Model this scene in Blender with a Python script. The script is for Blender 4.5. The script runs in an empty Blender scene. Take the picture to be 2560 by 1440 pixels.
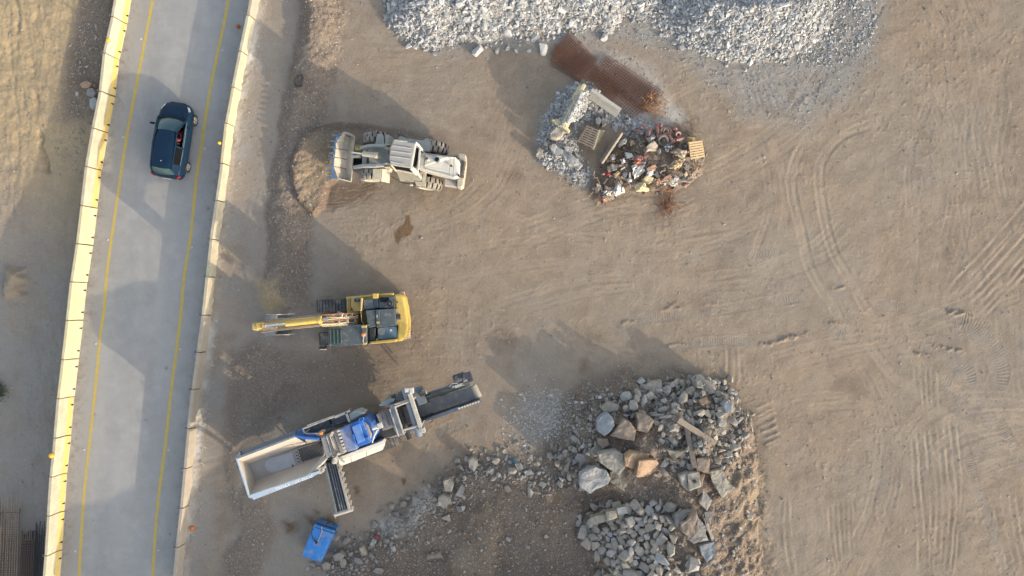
import bpy, math, random
import numpy as np
from mathutils import Vector, Matrix

random.seed(11)
R01 = random.random
def RU(a, b): return random.uniform(a, b)

# ------------------------------------------------------------------ camera, sky, sun, exposure
H, S = 37.0, 46.0          # flying height in metres, photograph pixels per metre on flat ground
SC = bpy.context.scene
COL = SC.collection
cd = bpy.data.cameras.new('camera')
cam = bpy.data.objects.new('camera', cd); COL.objects.link(cam)
cam.location = (0, 0, H)
cd.sensor_width = 36.0
cd.lens = 18.0 * H / (1280.0 / S)
cd.clip_start = 0.5; cd.clip_end = 4000
SC.camera = cam

SUN_AZ = (0.775, -0.632)    # ground direction towards the sun
SUN_EL = math.radians(14.5)
wd = bpy.data.worlds.new('World'); SC.world = wd; wd.use_nodes = True
nt = wd.node_tree; nt.nodes.clear()
sky = nt.nodes.new('ShaderNodeTexSky'); sky.sky_type = 'NISHITA'; sky.sun_disc = False
sky.sun_elevation = SUN_EL; sky.sun_rotation = math.atan2(SUN_AZ[0], SUN_AZ[1])
sky.air_density = 1.0; sky.dust_density = 3.5; sky.ozone_density = 0.8; sky.altitude = 600
bg = nt.nodes.new('ShaderNodeBackground'); bg.inputs['Strength'].default_value = 0.15
wo = nt.nodes.new('ShaderNodeOutputWorld')
hsw = nt.nodes.new('ShaderNodeHueSaturation'); hsw.inputs['Saturation'].default_value = 0.60
nt.links.new(sky.outputs[0], hsw.inputs['Color']); nt.links.new(hsw.outputs[0], bg.inputs[0]); nt.links.new(bg.outputs[0], wo.inputs[0])
sd_ = bpy.data.lights.new('sun', 'SUN'); sd_.energy = 1.55; sd_.angle = math.radians(0.5)
sd_.color = (1.0, 0.83, 0.62)
sun = bpy.data.objects.new('sun', sd_); COL.objects.link(sun)
to_sun = Vector((SUN_AZ[0]*math.cos(SUN_EL), SUN_AZ[1]*math.cos(SUN_EL), math.sin(SUN_EL)))
sun.rotation_euler = (-to_sun).to_track_quat('-Z', 'Y').to_euler()
sun.location = to_sun * 120
vs = SC.view_settings
vs.view_transform = 'Standard'; vs.look = 'None'; vs.gamma = 1; vs.exposure = 1.40
vs.use_curve_mapping = False

# ------------------------------------------------------------------ helpers
def W(px, py, z=0.0):
    k = (H - z) / H
    return Vector(((px - 1280) / S * k, (720 - py) / S * k, z))
def ZM(x0, y0, s):
    return lambda zx, zy, z=0.0: W(x0 + zx / s, y0 + zy / s, z)
def px_of(p):
    k = H / (H - p.z)
    return 1280 + p.x * k * S, 720 - p.y * k * S

class MB:
    """collects shapes in world coordinates, then links them as one mesh object"""
    def __init__(s): s.v = []; s.f = []; s.m = []
    def add(s, verts, faces, m=0):
        o = len(s.v); s.v += [Vector(p) for p in verts]
        s.f += [[o + i for i in f] for f in faces]; s.m += [m] * len(faces)
    def loft(s, rings, m=0, caps=True, closed=True):
        n = len(rings[0]); vs_ = [p for r in rings for p in r]; fs = []
        for i in range(len(rings) - 1):
            for j in range(n if closed else n - 1):
                k = (j + 1) % n
                fs.append([i*n + j, i*n + k, (i+1)*n + k, (i+1)*n + j])
        if caps:
            fs.append(list(range(n))[::-1]); fs.append([(len(rings)-1)*n + j for j in range(n)])
        s.add(vs_, fs, m)
    def prism(s, pts, zt, zb, Z=W, m=0):
        """vertical-sided solid whose top outline is given; zt a number or one per corner"""
        zts = zt if isinstance(zt, (list, tuple)) else [zt] * len(pts)
        top = [Z(p[0], p[1], z) for p, z in zip(pts, zts)]
        bot = [Vector((t.x, t.y, zb)) for t in top]
        s.loft([bot, top], m)
    def plate(s, pts, th=0.03, m=0):
        """a plate of thickness th through world points"""
        pts = [Vector(p) for p in pts]
        n = (pts[1]-pts[0]).cross(pts[2]-pts[0]).normalized() * (th/2)
        s.loft([[p - n for p in pts], [p + n for p in pts]], m)
    def bar(s, a, b, w, h, m=0, up=(0, 0, 1)):
        a = Vector(a); b = Vector(b); d = (b - a).normalized(); up = Vector(up)
        if abs(d.dot(up)) > 0.98: up = Vector((0, 1, 0))
        x = d.cross(up).normalized() * (w/2); y = x.cross(d).normalized() * (h/2)
        s.loft([[c - x - y, c + x - y, c + x + y, c - x + y] for c in (a, b)], m)
    def box(s, c, sx, sy, sz, ang=0.0, m=0):
        c = Vector(c); d = Vector((math.cos(ang), math.sin(ang), 0))
        s.bar(c - d*sx/2, c + d*sx/2, sy, sz, m)
    def tube(s, pts, r, n=8, m=0):
        pts = [Vector(p) for p in pts]; rings = []
        rs = r if isinstance(r, (list, tuple)) else [r] * len(pts)
        up = None
        for i, p in enumerate(pts):
            d = (pts[min(i+1, len(pts)-1)] - pts[max(i-1, 0)])
            if d.length < 1e-9: d = Vector((0, 0, 1))
            d.normalize()
            if up is None:
                up = Vector((0, 0, 1)) if abs(d.z) < 0.9 else Vector((1, 0, 0))
            x = d.cross(up).normalized(); y = x.cross(d).normalized(); up = y
            rings.append([p + (x*math.cos(2*math.pi*j/n) + y*math.sin(2*math.pi*j/n)) * rs[i] for j in range(n)])
        s.loft(rings, m)
    def lathe(s, c, axis, prof, n=24, m=0, caps=True):
        """prof: list of (offset along axis, radius)"""
        c = Vector(c); a = Vector(axis).normalized()
        u = a.cross(Vector((0, 0, 1)) if abs(a.z) < 0.9 else Vector((1, 0, 0))).normalized(); w = a.cross(u)
        s.loft([[c + a*o + (u*math.cos(2*math.pi*j/n) + w*math.sin(2*math.pi*j/n))*r for j in range(n)] for o, r in prof], m, caps)
    def build(s, name, mats, parent=None, loc=None, bevel=0.0, smooth=0.0, seg=1):
        me = bpy.data.meshes.new(name)
        o = bpy.data.objects.new(name, me); COL.objects.link(o)
        if parent is not None:
            org = Vector(parent['_o']); o.parent = parent
        else:
            if loc is None:
                xs = [p.x for p in s.v]; ys = [p.y for p in s.v]; zs = [p.z for p in s.v]
                loc = ((min(xs)+max(xs))/2, (min(ys)+max(ys))/2, min(zs))
            org = Vector(loc); o.location = org
        o['_o'] = list(org)
        me.from_pydata([p - org for p in s.v], [], s.f)
        if not isinstance(mats, (list, tuple)): mats = [mats]
        for m in mats: me.materials.append(m)
        if len(mats) > 1: me.polygons.foreach_set('material_index', s.m)
        import bmesh
        bm = bmesh.new(); bm.from_mesh(me); bmesh.ops.recalc_face_normals(bm, faces=bm.faces); bm.to_mesh(me); bm.free()
        if smooth:
            me.polygons.foreach_set('use_smooth', [True]*len(me.polygons)); me.set_sharp_from_angle(angle=smooth)
        me.update()
        if bevel:
            b = o.modifiers.new('bevel', 'BEVEL'); b.width = bevel; b.segments = seg; b.limit_method = 'ANGLE'; b.angle_limit = 0.6
        return o

def tag(o, label=None, cat=None, group=None, kind=None):
    if label: o['label'] = label
    if cat: o['category'] = cat
    if group: o['group'] = group
    if kind: o['kind'] = kind
    return o
def thing(name, label, cat, loc, group=None):
    o = bpy.data.objects.new(name, None); COL.objects.link(o)
    o.empty_display_size = 0.2
    o.location = loc; o['_o'] = list(loc)
    return tag(o, label, cat, group)

# ------------------------------------------------------------------ materials
def lin(r, g, b):
    f = lambda c: ((c/255 + 0.055)/1.055)**2.4 if c/255 > 0.04045 else c/255/12.92
    return (f(r), f(g), f(b))
DUST = (0.40, 0.335, 0.25)
def nmat(name, col, col2=None, rough=0.75, metal=0.0, scale=3.0, dust=0.0, bump=0.0, bscale=40, detail=6, island=0.0, objrand=0.0, lo=0.35, hi=0.65, spec=0.4, coat=0.0, dcol=None):
    m = bpy.data.materials.new(name); m.use_nodes = True
    t = m.node_tree; N = t.nodes; L = t.links
    b = N['Principled BSDF']
    b.inputs['Roughness'].default_value = rough; b.inputs['Metallic'].default_value = metal
    b.inputs['Specular IOR Level'].default_value = spec
    if coat: b.inputs['Coat Weight'].default_value = coat; b.inputs['Coat Roughness'].default_value = 0.08
    tc = N.new('ShaderNodeTexCoord')
    n1 = N.new('ShaderNodeTexNoise'); n1.inputs['Scale'].default_value = scale; n1.inputs['Detail'].default_value = detail; n1.inputs['Roughness'].default_value = 0.65
    L.new(tc.outputs['Object'], n1.inputs['Vector'])
    rp = N.new('ShaderNodeValToRGB'); rp.color_ramp.elements[0].position = lo; rp.color_ramp.elements[1].position = hi
    c2 = col2 or tuple(c*0.8 for c in col)
    rp.color_ramp.elements[0].color = (*c2, 1); rp.color_ramp.elements[1].color = (*col, 1)
    L.new(n1.outputs['Fac'], rp.inputs['Fac'])
    out = rp.outputs['Color']
    if dust:
        n2 = N.new('ShaderNodeTexNoise'); n2.inputs['Scale'].default_value = scale*0.7 + 0.6; n2.inputs['Detail'].default_value = 8; n2.inputs['Roughness'].default_value = 0.7
        mp = N.new('ShaderNodeMapping'); mp.inputs['Location'].default_value = (3.1, 7.7, 1.3)
        L.new(tc.outputs['Object'], mp.inputs['Vector']); L.new(mp.outputs[0], n2.inputs['Vector'])
        mr = N.new('ShaderNodeMapRange'); mr.inputs['From Min'].default_value = 0.62 - dust*0.5; mr.inputs['From Max'].default_value = 0.95 - dust*0.4
        L.new(n2.outputs['Fac'], mr.inputs['Value'])
        mx = N.new('ShaderNodeMix'); mx.data_type = 'RGBA'
        L.new(mr.outputs[0], mx.inputs['Factor']); L.new(out, mx.inputs['A']); mx.inputs['B'].default_value = (*(dcol or DUST), 1)
        out = mx.outputs['Result']
    if island or objrand:
        hs = N.new('ShaderNodeHueSaturation')
        v = None
        for amt, nd, sk in ((island, 'ShaderNodeNewGeometry', 'Random Per Island'), (objrand, 'ShaderNodeObjectInfo', 'Random')):
            if not amt: continue
            g = N.new(nd); r = N.new('ShaderNodeMapRange')
            r.inputs['To Min'].default_value = 1 - amt; r.inputs['To Max'].default_value = 1 + amt*0.7
            L.new(g.outputs[sk], r.inputs['Value'])
            if v is None: v = r.outputs[0]
            else:
                mu = N.new('ShaderNodeMath'); mu.operation = 'MULTIPLY'; L.new(v, mu.inputs[0]); L.new(r.outputs[0], mu.inputs[1]); v = mu.outputs[0]
        L.new(v, hs.inputs['Value']); L.new(out, hs.inputs['Color']); out = hs.outputs['Color']
    L.new(out, b.inputs['Base Color'])
    if bump:
        n3 = N.new('ShaderNodeTexNoise'); n3.inputs['Scale'].default_value = bscale; n3.inputs['Detail'].default_value = 4
        L.new(tc.outputs['Object'], n3.inputs['Vector'])
        bp = N.new('ShaderNodeBump'); bp.inputs['Strength'].default_value = bump; bp.inputs['Distance'].default_value = 0.03
        L.new(n3.outputs['Fac'], bp.inputs['Height']); L.new(bp.outputs[0], b.inputs['Normal'])
    return m

MT = {}
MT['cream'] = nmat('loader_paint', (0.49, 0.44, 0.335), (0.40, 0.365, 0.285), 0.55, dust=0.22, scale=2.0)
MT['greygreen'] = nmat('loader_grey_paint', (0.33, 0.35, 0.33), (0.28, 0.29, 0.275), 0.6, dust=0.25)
MT['tyre'] = nmat('tyre_rubber', (0.20, 0.19, 0.175), (0.13, 0.125, 0.12), 0.9, dust=0.45, scale=5)
MT['slot'] = nmat('tyre_groove', (0.025, 0.024, 0.023), None, 0.95)
MT['dark'] = nmat('dark_metal', (0.035, 0.037, 0.04), (0.055, 0.055, 0.055), 0.6, dust=0.18)
MT['black'] = nmat('black_void', (0.012, 0.012, 0.012), None, 0.8)
MT['steel'] = nmat('worn_steel', (0.20, 0.23, 0.27), (0.13, 0.15, 0.18), 0.45, 0.5, dust=0.12)
MT['bluesteel'] = nmat('bucket_edge_steel', (0.10, 0.17, 0.27), (0.07, 0.11, 0.17), 0.5, 0.2, dust=0.05)
MT['chrome'] = nmat('cylinder_rod', (0.62, 0.63, 0.65), None, 0.25, 0.9)
MT['yellow'] = nmat('excavator_yellow', (0.60, 0.41, 0.085), (0.50, 0.35, 0.09), 0.5, dust=0.22, scale=3)
MT['yellowdirty'] = nmat('dusty_yellow', (0.52, 0.36, 0.09), (0.40, 0.29, 0.10), 0.7, dust=0.4, scale=5)
MT['exdark'] = nmat('excavator_dark_panel', (0.075, 0.095, 0.105), (0.055, 0.07, 0.078), 0.45, dust=0.12)
MT['exgrey'] = nmat('excavator_grey_panel', (0.10, 0.122, 0.13), (0.07, 0.09, 0.097), 0.45, dust=0.15)
MT['exblue'] = nmat('excavator_blue_panel', (0.12, 0.19, 0.235), (0.095, 0.15, 0.19), 0.45, dust=0.12)
MT['glassdark'] = nmat('dark_glass', (0.007, 0.009, 0.010), None, 0.6, spec=0.05)
MT['hose'] = nmat('tan_pipes', (0.40, 0.32, 0.22), (0.25, 0.20, 0.15), 0.7, dust=0.2, scale=9)
MT['white'] = nmat('white_paint', (0.54, 0.53, 0.47), (0.46, 0.45, 0.41), 0.5, dust=0.12)
MT['cblue'] = nmat('crusher_blue', (0.035, 0.16, 0.50), (0.025, 0.11, 0.36), 0.5, dust=0.20, scale=2.5)
MT['cbluelt'] = nmat('crusher_pale_blue', (0.36, 0.47, 0.58), (0.46, 0.52, 0.56), 0.5, dust=0.15)
MT['cgrey'] = nmat('crusher_grey', (0.17, 0.20, 0.235), (0.13, 0.155, 0.18), 0.55, dust=0.15)
MT['clight'] = nmat('crusher_dusty_steel', (0.44, 0.41, 0.37), (0.36, 0.34, 0.32), 0.65, dust=0.35)
MT['hopper'] = nmat('hopper_worn_lining', (0.46, 0.40, 0.32), (0.36, 0.33, 0.30), 0.6, dust=0.35, scale=1.3)
MT['hopperfloor'] = nmat('hopper_floor_steel', (0.34, 0.34, 0.34), (0.29, 0.27, 0.25), 0.55, dust=0.25, scale=1.2)
MT['belt'] = nmat('dusty_belt', (0.19, 0.19, 0.185), (0.15, 0.15, 0.15), 0.9, dust=0.2)
MT['beltdark'] = nmat('dark_belt', (0.055, 0.065, 0.07), (0.04, 0.045, 0.05), 0.8, dust=0.08)
MT['tank'] = nmat('tank_blue', (0.045, 0.24, 0.62), (0.035, 0.19, 0.52), 0.55, dust=0.24, scale=2.5)
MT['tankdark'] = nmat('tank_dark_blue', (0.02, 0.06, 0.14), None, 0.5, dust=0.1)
MT['orange'] = nmat('orange_plastic', (0.85, 0.23, 0.03), None, 0.45)
MT['amber'] = nmat('amber_plastic', (0.9, 0.48, 0.03), None, 0.4)
MT['redlens'] = nmat('red_lens', (0.32, 0.02, 0.035), None, 0.25)
MT['carpaint'] = nmat('dark_blue_car_paint', (0.007, 0.024, 0.052), (0.006, 0.020, 0.044), 0.38, 0.0, spec=0.16)
MT['carglass'] = nmat('car_glass', (0.045, 0.10, 0.115), (0.028, 0.065, 0.075), 0.12, spec=0.4, scale=2)
MT['interior'] = nmat('car_interior', (0.022, 0.021, 0.022), None, 0.9)
MT['alloy'] = nmat('alloy_rim', (0.55, 0.55, 0.56), None, 0.35, 0.7)
MT['shirt'] = nmat('red_shirt', (0.20, 0.035, 0.045), None, 0.9)
MT['skin'] = nmat('skin', (0.42, 0.24, 0.17), None, 0.6)
MT['hair'] = nmat('hair', (0.02, 0.015, 0.012), None, 0.7)
MT['trouser'] = nmat('trousers', (0.04, 0.045, 0.06), None, 0.9)
MT['wood'] = nmat('pallet_wood', (0.56, 0.42, 0.23), (0.44, 0.33, 0.19), 0.85, scale=9)
MT['woodgrey'] = nmat('weathered_wood', (0.24, 0.20, 0.165), (0.17, 0.145, 0.12), 0.9, scale=9)
MT['conc'] = nmat('concrete', (0.47, 0.445, 0.38), (0.40, 0.38, 0.33), 0.85, dust=0.2, bump=0.2)
MT['concgrey'] = nmat('grey_concrete', (0.35, 0.35, 0.33), (0.27, 0.27, 0.26), 0.9, dust=0.2, bump=0.3)
MT['ochre'] = nmat('faded_yellow_paint', (0.50, 0.36, 0.10), (0.42, 0.31, 0.12), 0.8, dust=0.25)
MT['rebar'] = nmat('rusty_rebar', (0.13, 0.085, 0.06), (0.20, 0.13, 0.09), 0.8, scale=12)
MT['rebarpale'] = nmat('pale_rebar', (0.34, 0.28, 0.21), (0.26, 0.2, 0.15), 0.7, scale=12)
MT['rebardark'] = nmat('dark_rebar', (0.035, 0.04, 0.045), (0.05, 0.05, 0.05), 0.7, scale=12)
MT['rustmesh'] = nmat('rust', (0.17, 0.08, 0.05), (0.11, 0.06, 0.042), 0.9, scale=6)
MT['redpipe'] = nmat('red_pipe', (0.30, 0.055, 0.07), (0.22, 0.05, 0.055), 0.6, dust=0.35)
MT['sheet'] = nmat('white_plastic_sheet', (0.68, 0.66, 0.62), (0.55, 0.53, 0.5), 0.5, scale=6)
MT['canvas'] = nmat('dusty_canvas', (0.45, 0.37, 0.27), (0.33, 0.28, 0.22), 0.9, scale=4)
MT['bluecloth'] = nmat('blue_plastic', (0.045, 0.085, 0.16), None, 0.7, dust=.35)
MT['terracotta'] = nmat('terracotta', (0.40, 0.225, 0.145), (0.33, 0.19, 0.13), 0.85, dust=.35)
MT['wire'] = nmat('rusty_wire', (0.26, 0.11, 0.05), (0.18, 0.09, 0.05), 0.85)
# stone
MT['stone'] = nmat('crushed_stone', (0.43, 0.43, 0.42), (0.33, 0.335, 0.33), 0.9, scale=5, island=0.35, objrand=0.0, bump=0.25, bscale=25)
MT['stoneobj'] = nmat('crushed_stone_chunk', (0.46, 0.46, 0.445), (0.36, 0.36, 0.355), 0.9, scale=5, objrand=0.3, bump=0.25, bscale=25)
MT['boulder'] = nmat('rubble_stone', (0.37, 0.342, 0.295), (0.27, 0.25, 0.22), 0.9, scale=4, objrand=0.3, dust=0.2, bump=0.35, bscale=18)
MT['pebble'] = nmat('pebbles', (0.34, 0.31, 0.275), (0.25, 0.23, 0.205), 0.95, scale=5, island=0.45, bump=0.2)
def rockmat(nm, c, k=0.72): return nmat(nm, c, tuple(x*k for x in c), 0.9, scale=4.5, dust=0.15, bump=0.4, bscale=16)
MT['r_tan'] = rockmat('tan_rock', (0.36, 0.325, 0.27)); MT['r_blue'] = rockmat('bluish_rock', (0.27, 0.29, 0.305), .8)
MT['r_brown'] = rockmat('brown_rock', (0.30, 0.235, 0.18)); MT['r_orange'] = rockmat('orange_rock', (0.37, 0.255, 0.165))
MT['r_pale'] = rockmat('pale_rock', (0.37, 0.362, 0.345), .82); MT['r_olive'] = rockmat('olive_rock', (0.25, 0.225, 0.175))
MT['r_cream'] = rockmat('cream_rock', (0.40, 0.355, 0.28), .82); MT['r_grey'] = rockmat('grey_rock', (0.30, 0.285, 0.258))
# ------------------------------------------------------------------ the ground: one sheet of heights and soil kinds
STEP = 2.0
gx = np.arange(-90, 2652, STEP); gy = np.arange(-70, 1900, STEP)
def ext(a, lo):
    far = np.array([40, 110, 240, 500, 1000, 2200, 5000, 12000, 28000, 60000.0])
    return np.concatenate([(a[0] - far)[::-1], a, a[-1] + far])
NE = 10
ax = ext(gx, 0); ay = ext(gy, 0)
X, Y = np.meshgrid(ax, ay)            # photograph pixels on the flat datum, row = y
def vnoise(x, y, sc, seed):
    tb = np.random.default_rng(seed).random((256, 256)); u = x / sc; v = y / sc
    iu = np.floor(u).astype(np.int64); iv = np.floor(v).astype(np.int64); fu = u - iu; fv = v - iv
    fu = fu*fu*(3-2*fu); fv = fv*fv*(3-2*fv)
    a = tb[iv & 255, iu & 255]; b = tb[iv & 255, (iu+1) & 255]; c = tb[(iv+1) & 255, iu & 255]; d = tb[(iv+1) & 255, (iu+1) & 255]
    return (a*(1-fu)+b*fu)*(1-fv) + (c*(1-fu)+d*fu)*fv
def fbm(x, y, sc, octs, seed, gain=0.5):
    s = 0; a = 1; t = 0
    for k in range(octs):
        s = s + a*(vnoise(x + 17.3*k, y - 9.1*k, sc/2**k, seed+k) - 0.5); t += a; a *= gain
    return s / t * 2
def sstep(a, b, x):
    t = np.clip((x-a)/(b-a), 0, 1); return t*t*(3-2*t)
wx = X + 16*fbm(X, Y, 60, 3, 5) + 5*fbm(X, Y, 14, 2, 6); wy = Y + 16*fbm(X, Y, 60, 3, 15) + 5*fbm(X, Y, 14, 2, 16)
def win(x0, x1, y0, y1, pad):
    i0 = max(int(np.searchsorted(ax, x0-pad))-1, 0); i1 = int(np.searchsorted(ax, x1+pad))+1
    j0 = max(int(np.searchsorted(ay, y0-pad))-1, 0); j1 = int(np.searchsorted(ay, y1+pad))+1
    return slice(j0, j1), slice(i0, i1)
def crom(pts, n=8):
    p = [np.array(q, float) for q in pts]
    if len(p) < 3: return [p[0] + (p[1]-p[0])*t for t in np.linspace(0, 1, n)]
    p = [2*p[0]-p[1]] + p + [2*p[-1]-p[-2]]; o = []
    for i in range(1, len(p)-2):
        for t in np.linspace(0, 1, n, endpoint=False):
            o.append(0.5*((2*p[i]) + (p[i+1]-p[i-1])*t + (2*p[i-1]-5*p[i]+4*p[i+1]-p[i+2])*t*t + (3*p[i]-p[i-1]-3*p[i+1]+p[i+2])*t**3))
    o.append(p[-2]); return o
def polysd(poly, warp=1.0, pad=90):
    """signed distance (px, + inside) to a polygon on a window of the grid"""
    P = np.array(poly, float); w = win(P[:, 0].min(), P[:, 0].max(), P[:, 1].min(), P[:, 1].max(), pad)
    x = X[w] + (wx[w]-X[w])*warp; y = Y[w] + (wy[w]-Y[w])*warp
    d = np.full(x.shape, 1e9); ins = np.zeros(x.shape, bool)
    for i in range(len(P)):
        a = P[i]; b = P[(i+1) % len(P)]; e = b-a; L2 = (e**2).sum()
        t = np.clip(((x-a[0])*e[0]+(y-a[1])*e[1])/L2, 0, 1)
        d = np.minimum(d, np.hypot(x-a[0]-t*e[0], y-a[1]-t*e[1]))
        c = ((a[1] > y) != (b[1] > y))
        with np.errstate(divide='ignore', invalid='ignore'):
            xi = (b[0]-a[0])*(y-a[1])/(b[1]-a[1] if b[1] != a[1] else 1e-9)+a[0]
        ins ^= c & (x < xi)
    return w, np.where(ins, d, -d)
def stroke(path, hw, warp=0.0, n=8):
    """window, distance, length along, signed offset for a smooth path"""
    P = np.array(crom(path, n)); w = win(P[:, 0].min(), P[:, 0].max(), P[:, 1].min(), P[:, 1].max(), hw*2+10)
    x = X[w] + (wx[w]-X[w])*warp; y = Y[w] + (wy[w]-Y[w])*warp
    D = np.full(x.shape, 1e9); T = np.zeros(x.shape); O = np.zeros(x.shape); s0 = 0
    for a, b in zip(P[:-1], P[1:]):
        e = b-a; L = np.hypot(*e)
        if L < 1e-6: continue
        t = np.clip(((x-a[0])*e[0]+(y-a[1])*e[1])/L**2, 0, 1); qx = x-a[0]-t*e[0]; qy = y-a[1]-t*e[1]; d = np.hypot(qx, qy)
        m = d < D; D[m] = d[m]; T[m] = (s0+t*L)[m]; O[m] = ((e[0]*qy-e[1]*qx)/L)[m]; s0 += L
    return w, D, T, O, s0

Z0 = np.zeros(X.shape)
M = {k: np.zeros(X.shape) for k in ('grey', 'brown', 'ochre', 'rust', 'oil', 'white', 'peb', 'pale', 'moist_shade')}
def setmax(k, w, v): M[k][w] = np.maximum(M[k][w], v)

# barrier rows: (px, py) of the row's centre line on the road
LB = [(334, -33), (318, 58), (298, 147), (288, 240), (270, 330), (254, 424), (243, 519), (232, 612), (218, 705), (208, 799), (197, 895), (186, 990), (178, 1086), (168, 1181), (162, 1276), (156, 1373), (148, 1470)]
LB = [(x-12, y) for x, y in LB]
RB = [(632, -54), (615, 38), (596, 128), (578, 218), (561, 308), (550, 408), (537, 501), (523, 598), (513, 692), (503, 788), (490, 881), (477, 974), (467, 1072), (458, 1171), (449, 1270), (438, 1368), (429, 1465)]
RB = [(1280-(1280-x)*0.9757+5, 720+(y-720)*0.9757) for x, y in RB]
LX = np.interp(Y, [p[1] for p in LB], [p[0] for p in LB]); RX = np.interp(Y, [p[1] for p in RB], [p[0] for p in RB])
LX = np.where(Y < LB[0][1], LB[0][0] + (LB[0][1]-Y)*0.2, LX); LX = np.where(Y > LB[-1][1], LB[-1][0] - (Y-LB[-1][1])*0.08, LX)
RX = np.where(Y < RB[0][1], RB[0][0] + (RB[0][1]-Y)*0.2, RX); RX = np.where(Y > RB[-1][1], RB[-1][0] - (Y-RB[-1][1])*0.09, RX)

# --- right of the road: yard level, soil heaped against the right-hand barriers
yard = 0.05*fbm(X, Y, 420, 3, 31) + 0.026*fbm(X, Y, 90, 3, 41)
yard += 0.014*fbm(X, Y, 24, 3, 51)
right = X > RX
d = X - RX
yard += np.where(right, 0.28*np.exp(-np.clip(d, 0, None)/26.0) + 0.10*np.exp(-np.clip(d, 0, None)/90.0), 0)
Z0[:] = yard
# --- left of the road: a cutting that falls away towards the near end
dep = np.interp(Y, [-70, 0, 300, 430, 520, 620, 760, 1000, 1440], [0.28, 0.24, 0.05, -0.15, -0.40, -0.75, -1.30, -1.6, -1.85])
dl = LX - X
leftz = np.where(dl > 0, dep*sstep(0, 40, dl), 0) + 0.045*fbm(X, Y, 120, 4, 61) + (0.030+.022*sstep(470, 380, Y))*fbm(X, Y, 26, 3, 71) + 0.014*fbm(X, Y, 9, 2, 73) + 0.03*fbm(X*1.0, Y*0.25, 14, 3, 72)*sstep(40, 90, dl)
Z0 = np.where(dl > 6, leftz, Z0)
mid = (X > LX-2) & (X < RX+2)
setl = sstep(10, 40, dl)
M['ochre'] = np.maximum(M['ochre'], setl*np.clip(np.interp(Y, [0, 330, 520, 700], [1, .9, .25, 0]) + 0.35*fbm(X, Y, 130, 3, 81), 0, 1))
M['grey'] = np.maximum(M['grey'], setl*np.clip(np.interp(Y, [300, 560, 760, 1440], [0, .5, 0.95, .9]) + 0.3*fbm(X, Y, 150, 3, 82), 0, 1)*0.9)
M['brown'] = np.maximum(M['brown'], np.where(dl > 0, sstep(138, 92, dl)*sstep(345, 265, Y)*0.9, 0))
M['peb'] = np.maximum(M['peb'], np.where(dl > 0, sstep(138, 90, dl)*sstep(360, 260, Y), 0)*1.0)
M['moist_shade'] = np.maximum(M['moist_shade'], np.where(dl > 0, sstep(135, 95, dl)*sstep(345, 265, Y)*np.clip(.3+.8*fbm(X, Y, 50, 3, 84), 0, .8), 0))
M['ochre'] *= np.where(dl > 0, 1-.85*sstep(138, 92, dl)*sstep(345, 265, Y), 1)
M['peb'] = np.maximum(M['peb'], setl*np.clip(.25+.6*fbm(X, Y, 100, 3, 83), 0, .6)*sstep(620, 420, Y))
for px_, amp in ((32, .05), (52, .05), (96, .03), (118, .03)):
    w, D, T, O, L = stroke([(px_+10, -40), (px_-4, 120), (px_+16, 330), (px_-18, 560), (px_-30, 800)], 9, 0.5)
    Z0[w] -= amp*0.5*np.exp(-(D/5)**2)*np.clip(.6+fbm(X[w], Y[w], 18, 2, 74), 0, 1.2)
w, s = polysd([(0, 660), (34, 668), (38, 700), (10, 760), (-30, 770)], 1.6); Z0[w] += 0.55*sstep(-10, 26, s)+.06*sstep(-5, 10, s)*fbm(X[w], Y[w], 14, 3, 86); setmax('ochre', w, sstep(-14, 14, s)*0.4); setmax('brown', w, sstep(-14, 14, s)*0.4)
w, D, T, O, L = stroke([(48, -40), (56, 110), (88, 190), (95, 290), (108, 420)], 12, 0.8)      # eroded gully
Z0[w] -= 0.17*np.exp(-(D/7)**2)*np.clip(.55+1.6*fbm(X[w], Y[w], 60, 3, 85), 0, 1.3); setmax('brown', w, np.exp(-(D/9)**2)*0.6)

# --- long spoil bank between road and machines
bank = [(800, -60), (785, 60), (765, 180), (742, 290), (722, 400), (712, 520), (705, 640), (694, 770)]
w, D, T, O, L = stroke(bank, 90, 0.9)
prof = np.where(O < 0, sstep(1.0, 0.0, D/88), sstep(1.0, 0.0, D/46))
fade = sstep(0, 60, L-T+10)
Z0[w] += prof*fade*(np.interp(T, [0, 150, 400, 830], [0.62, 0.55, 0.36, 0.30]) + 0.10*fbm(X[w], Y[w], 40, 3, 91))
bm_ = sstep(92, 60, np.where(O < 0, D, D*1.9))*fade
setmax('brown', w, bm_*0.85); setmax('peb', w, bm_*0.9)
Z0[w] += bm_*0.05*fbm(X[w], Y[w], 9, 2, 93)
w, s = polysd([(595, 880), (640, 850), (700, 880), (735, 950), (690, 1010), (610, 1030), (570, 1180), (600, 1330), (560, 1440), (640, 1460), (690, 1330), (660, 1180), (580, 1250), (575, 1000)], 1.0)
setmax('brown', w, sstep(-25, 15, s)*0.8); setmax('peb', w, sstep(-30, 20, s)*0.85); Z0[w] += 0.16*sstep(-25, 25, s) + 0.05*sstep(-20, 10, s)*fbm(X[w], Y[w], 12, 2, 94)
w, s = polysd([(700, 880), (930, 900), (960, 960), (760, 1010), (620, 1130), (585, 1180), (600, 1050)], 1.0); setmax('brown', w, sstep(-30, 30, s)*0.6); setmax('peb', w, sstep(-30, 20, s)*0.45)
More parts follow.
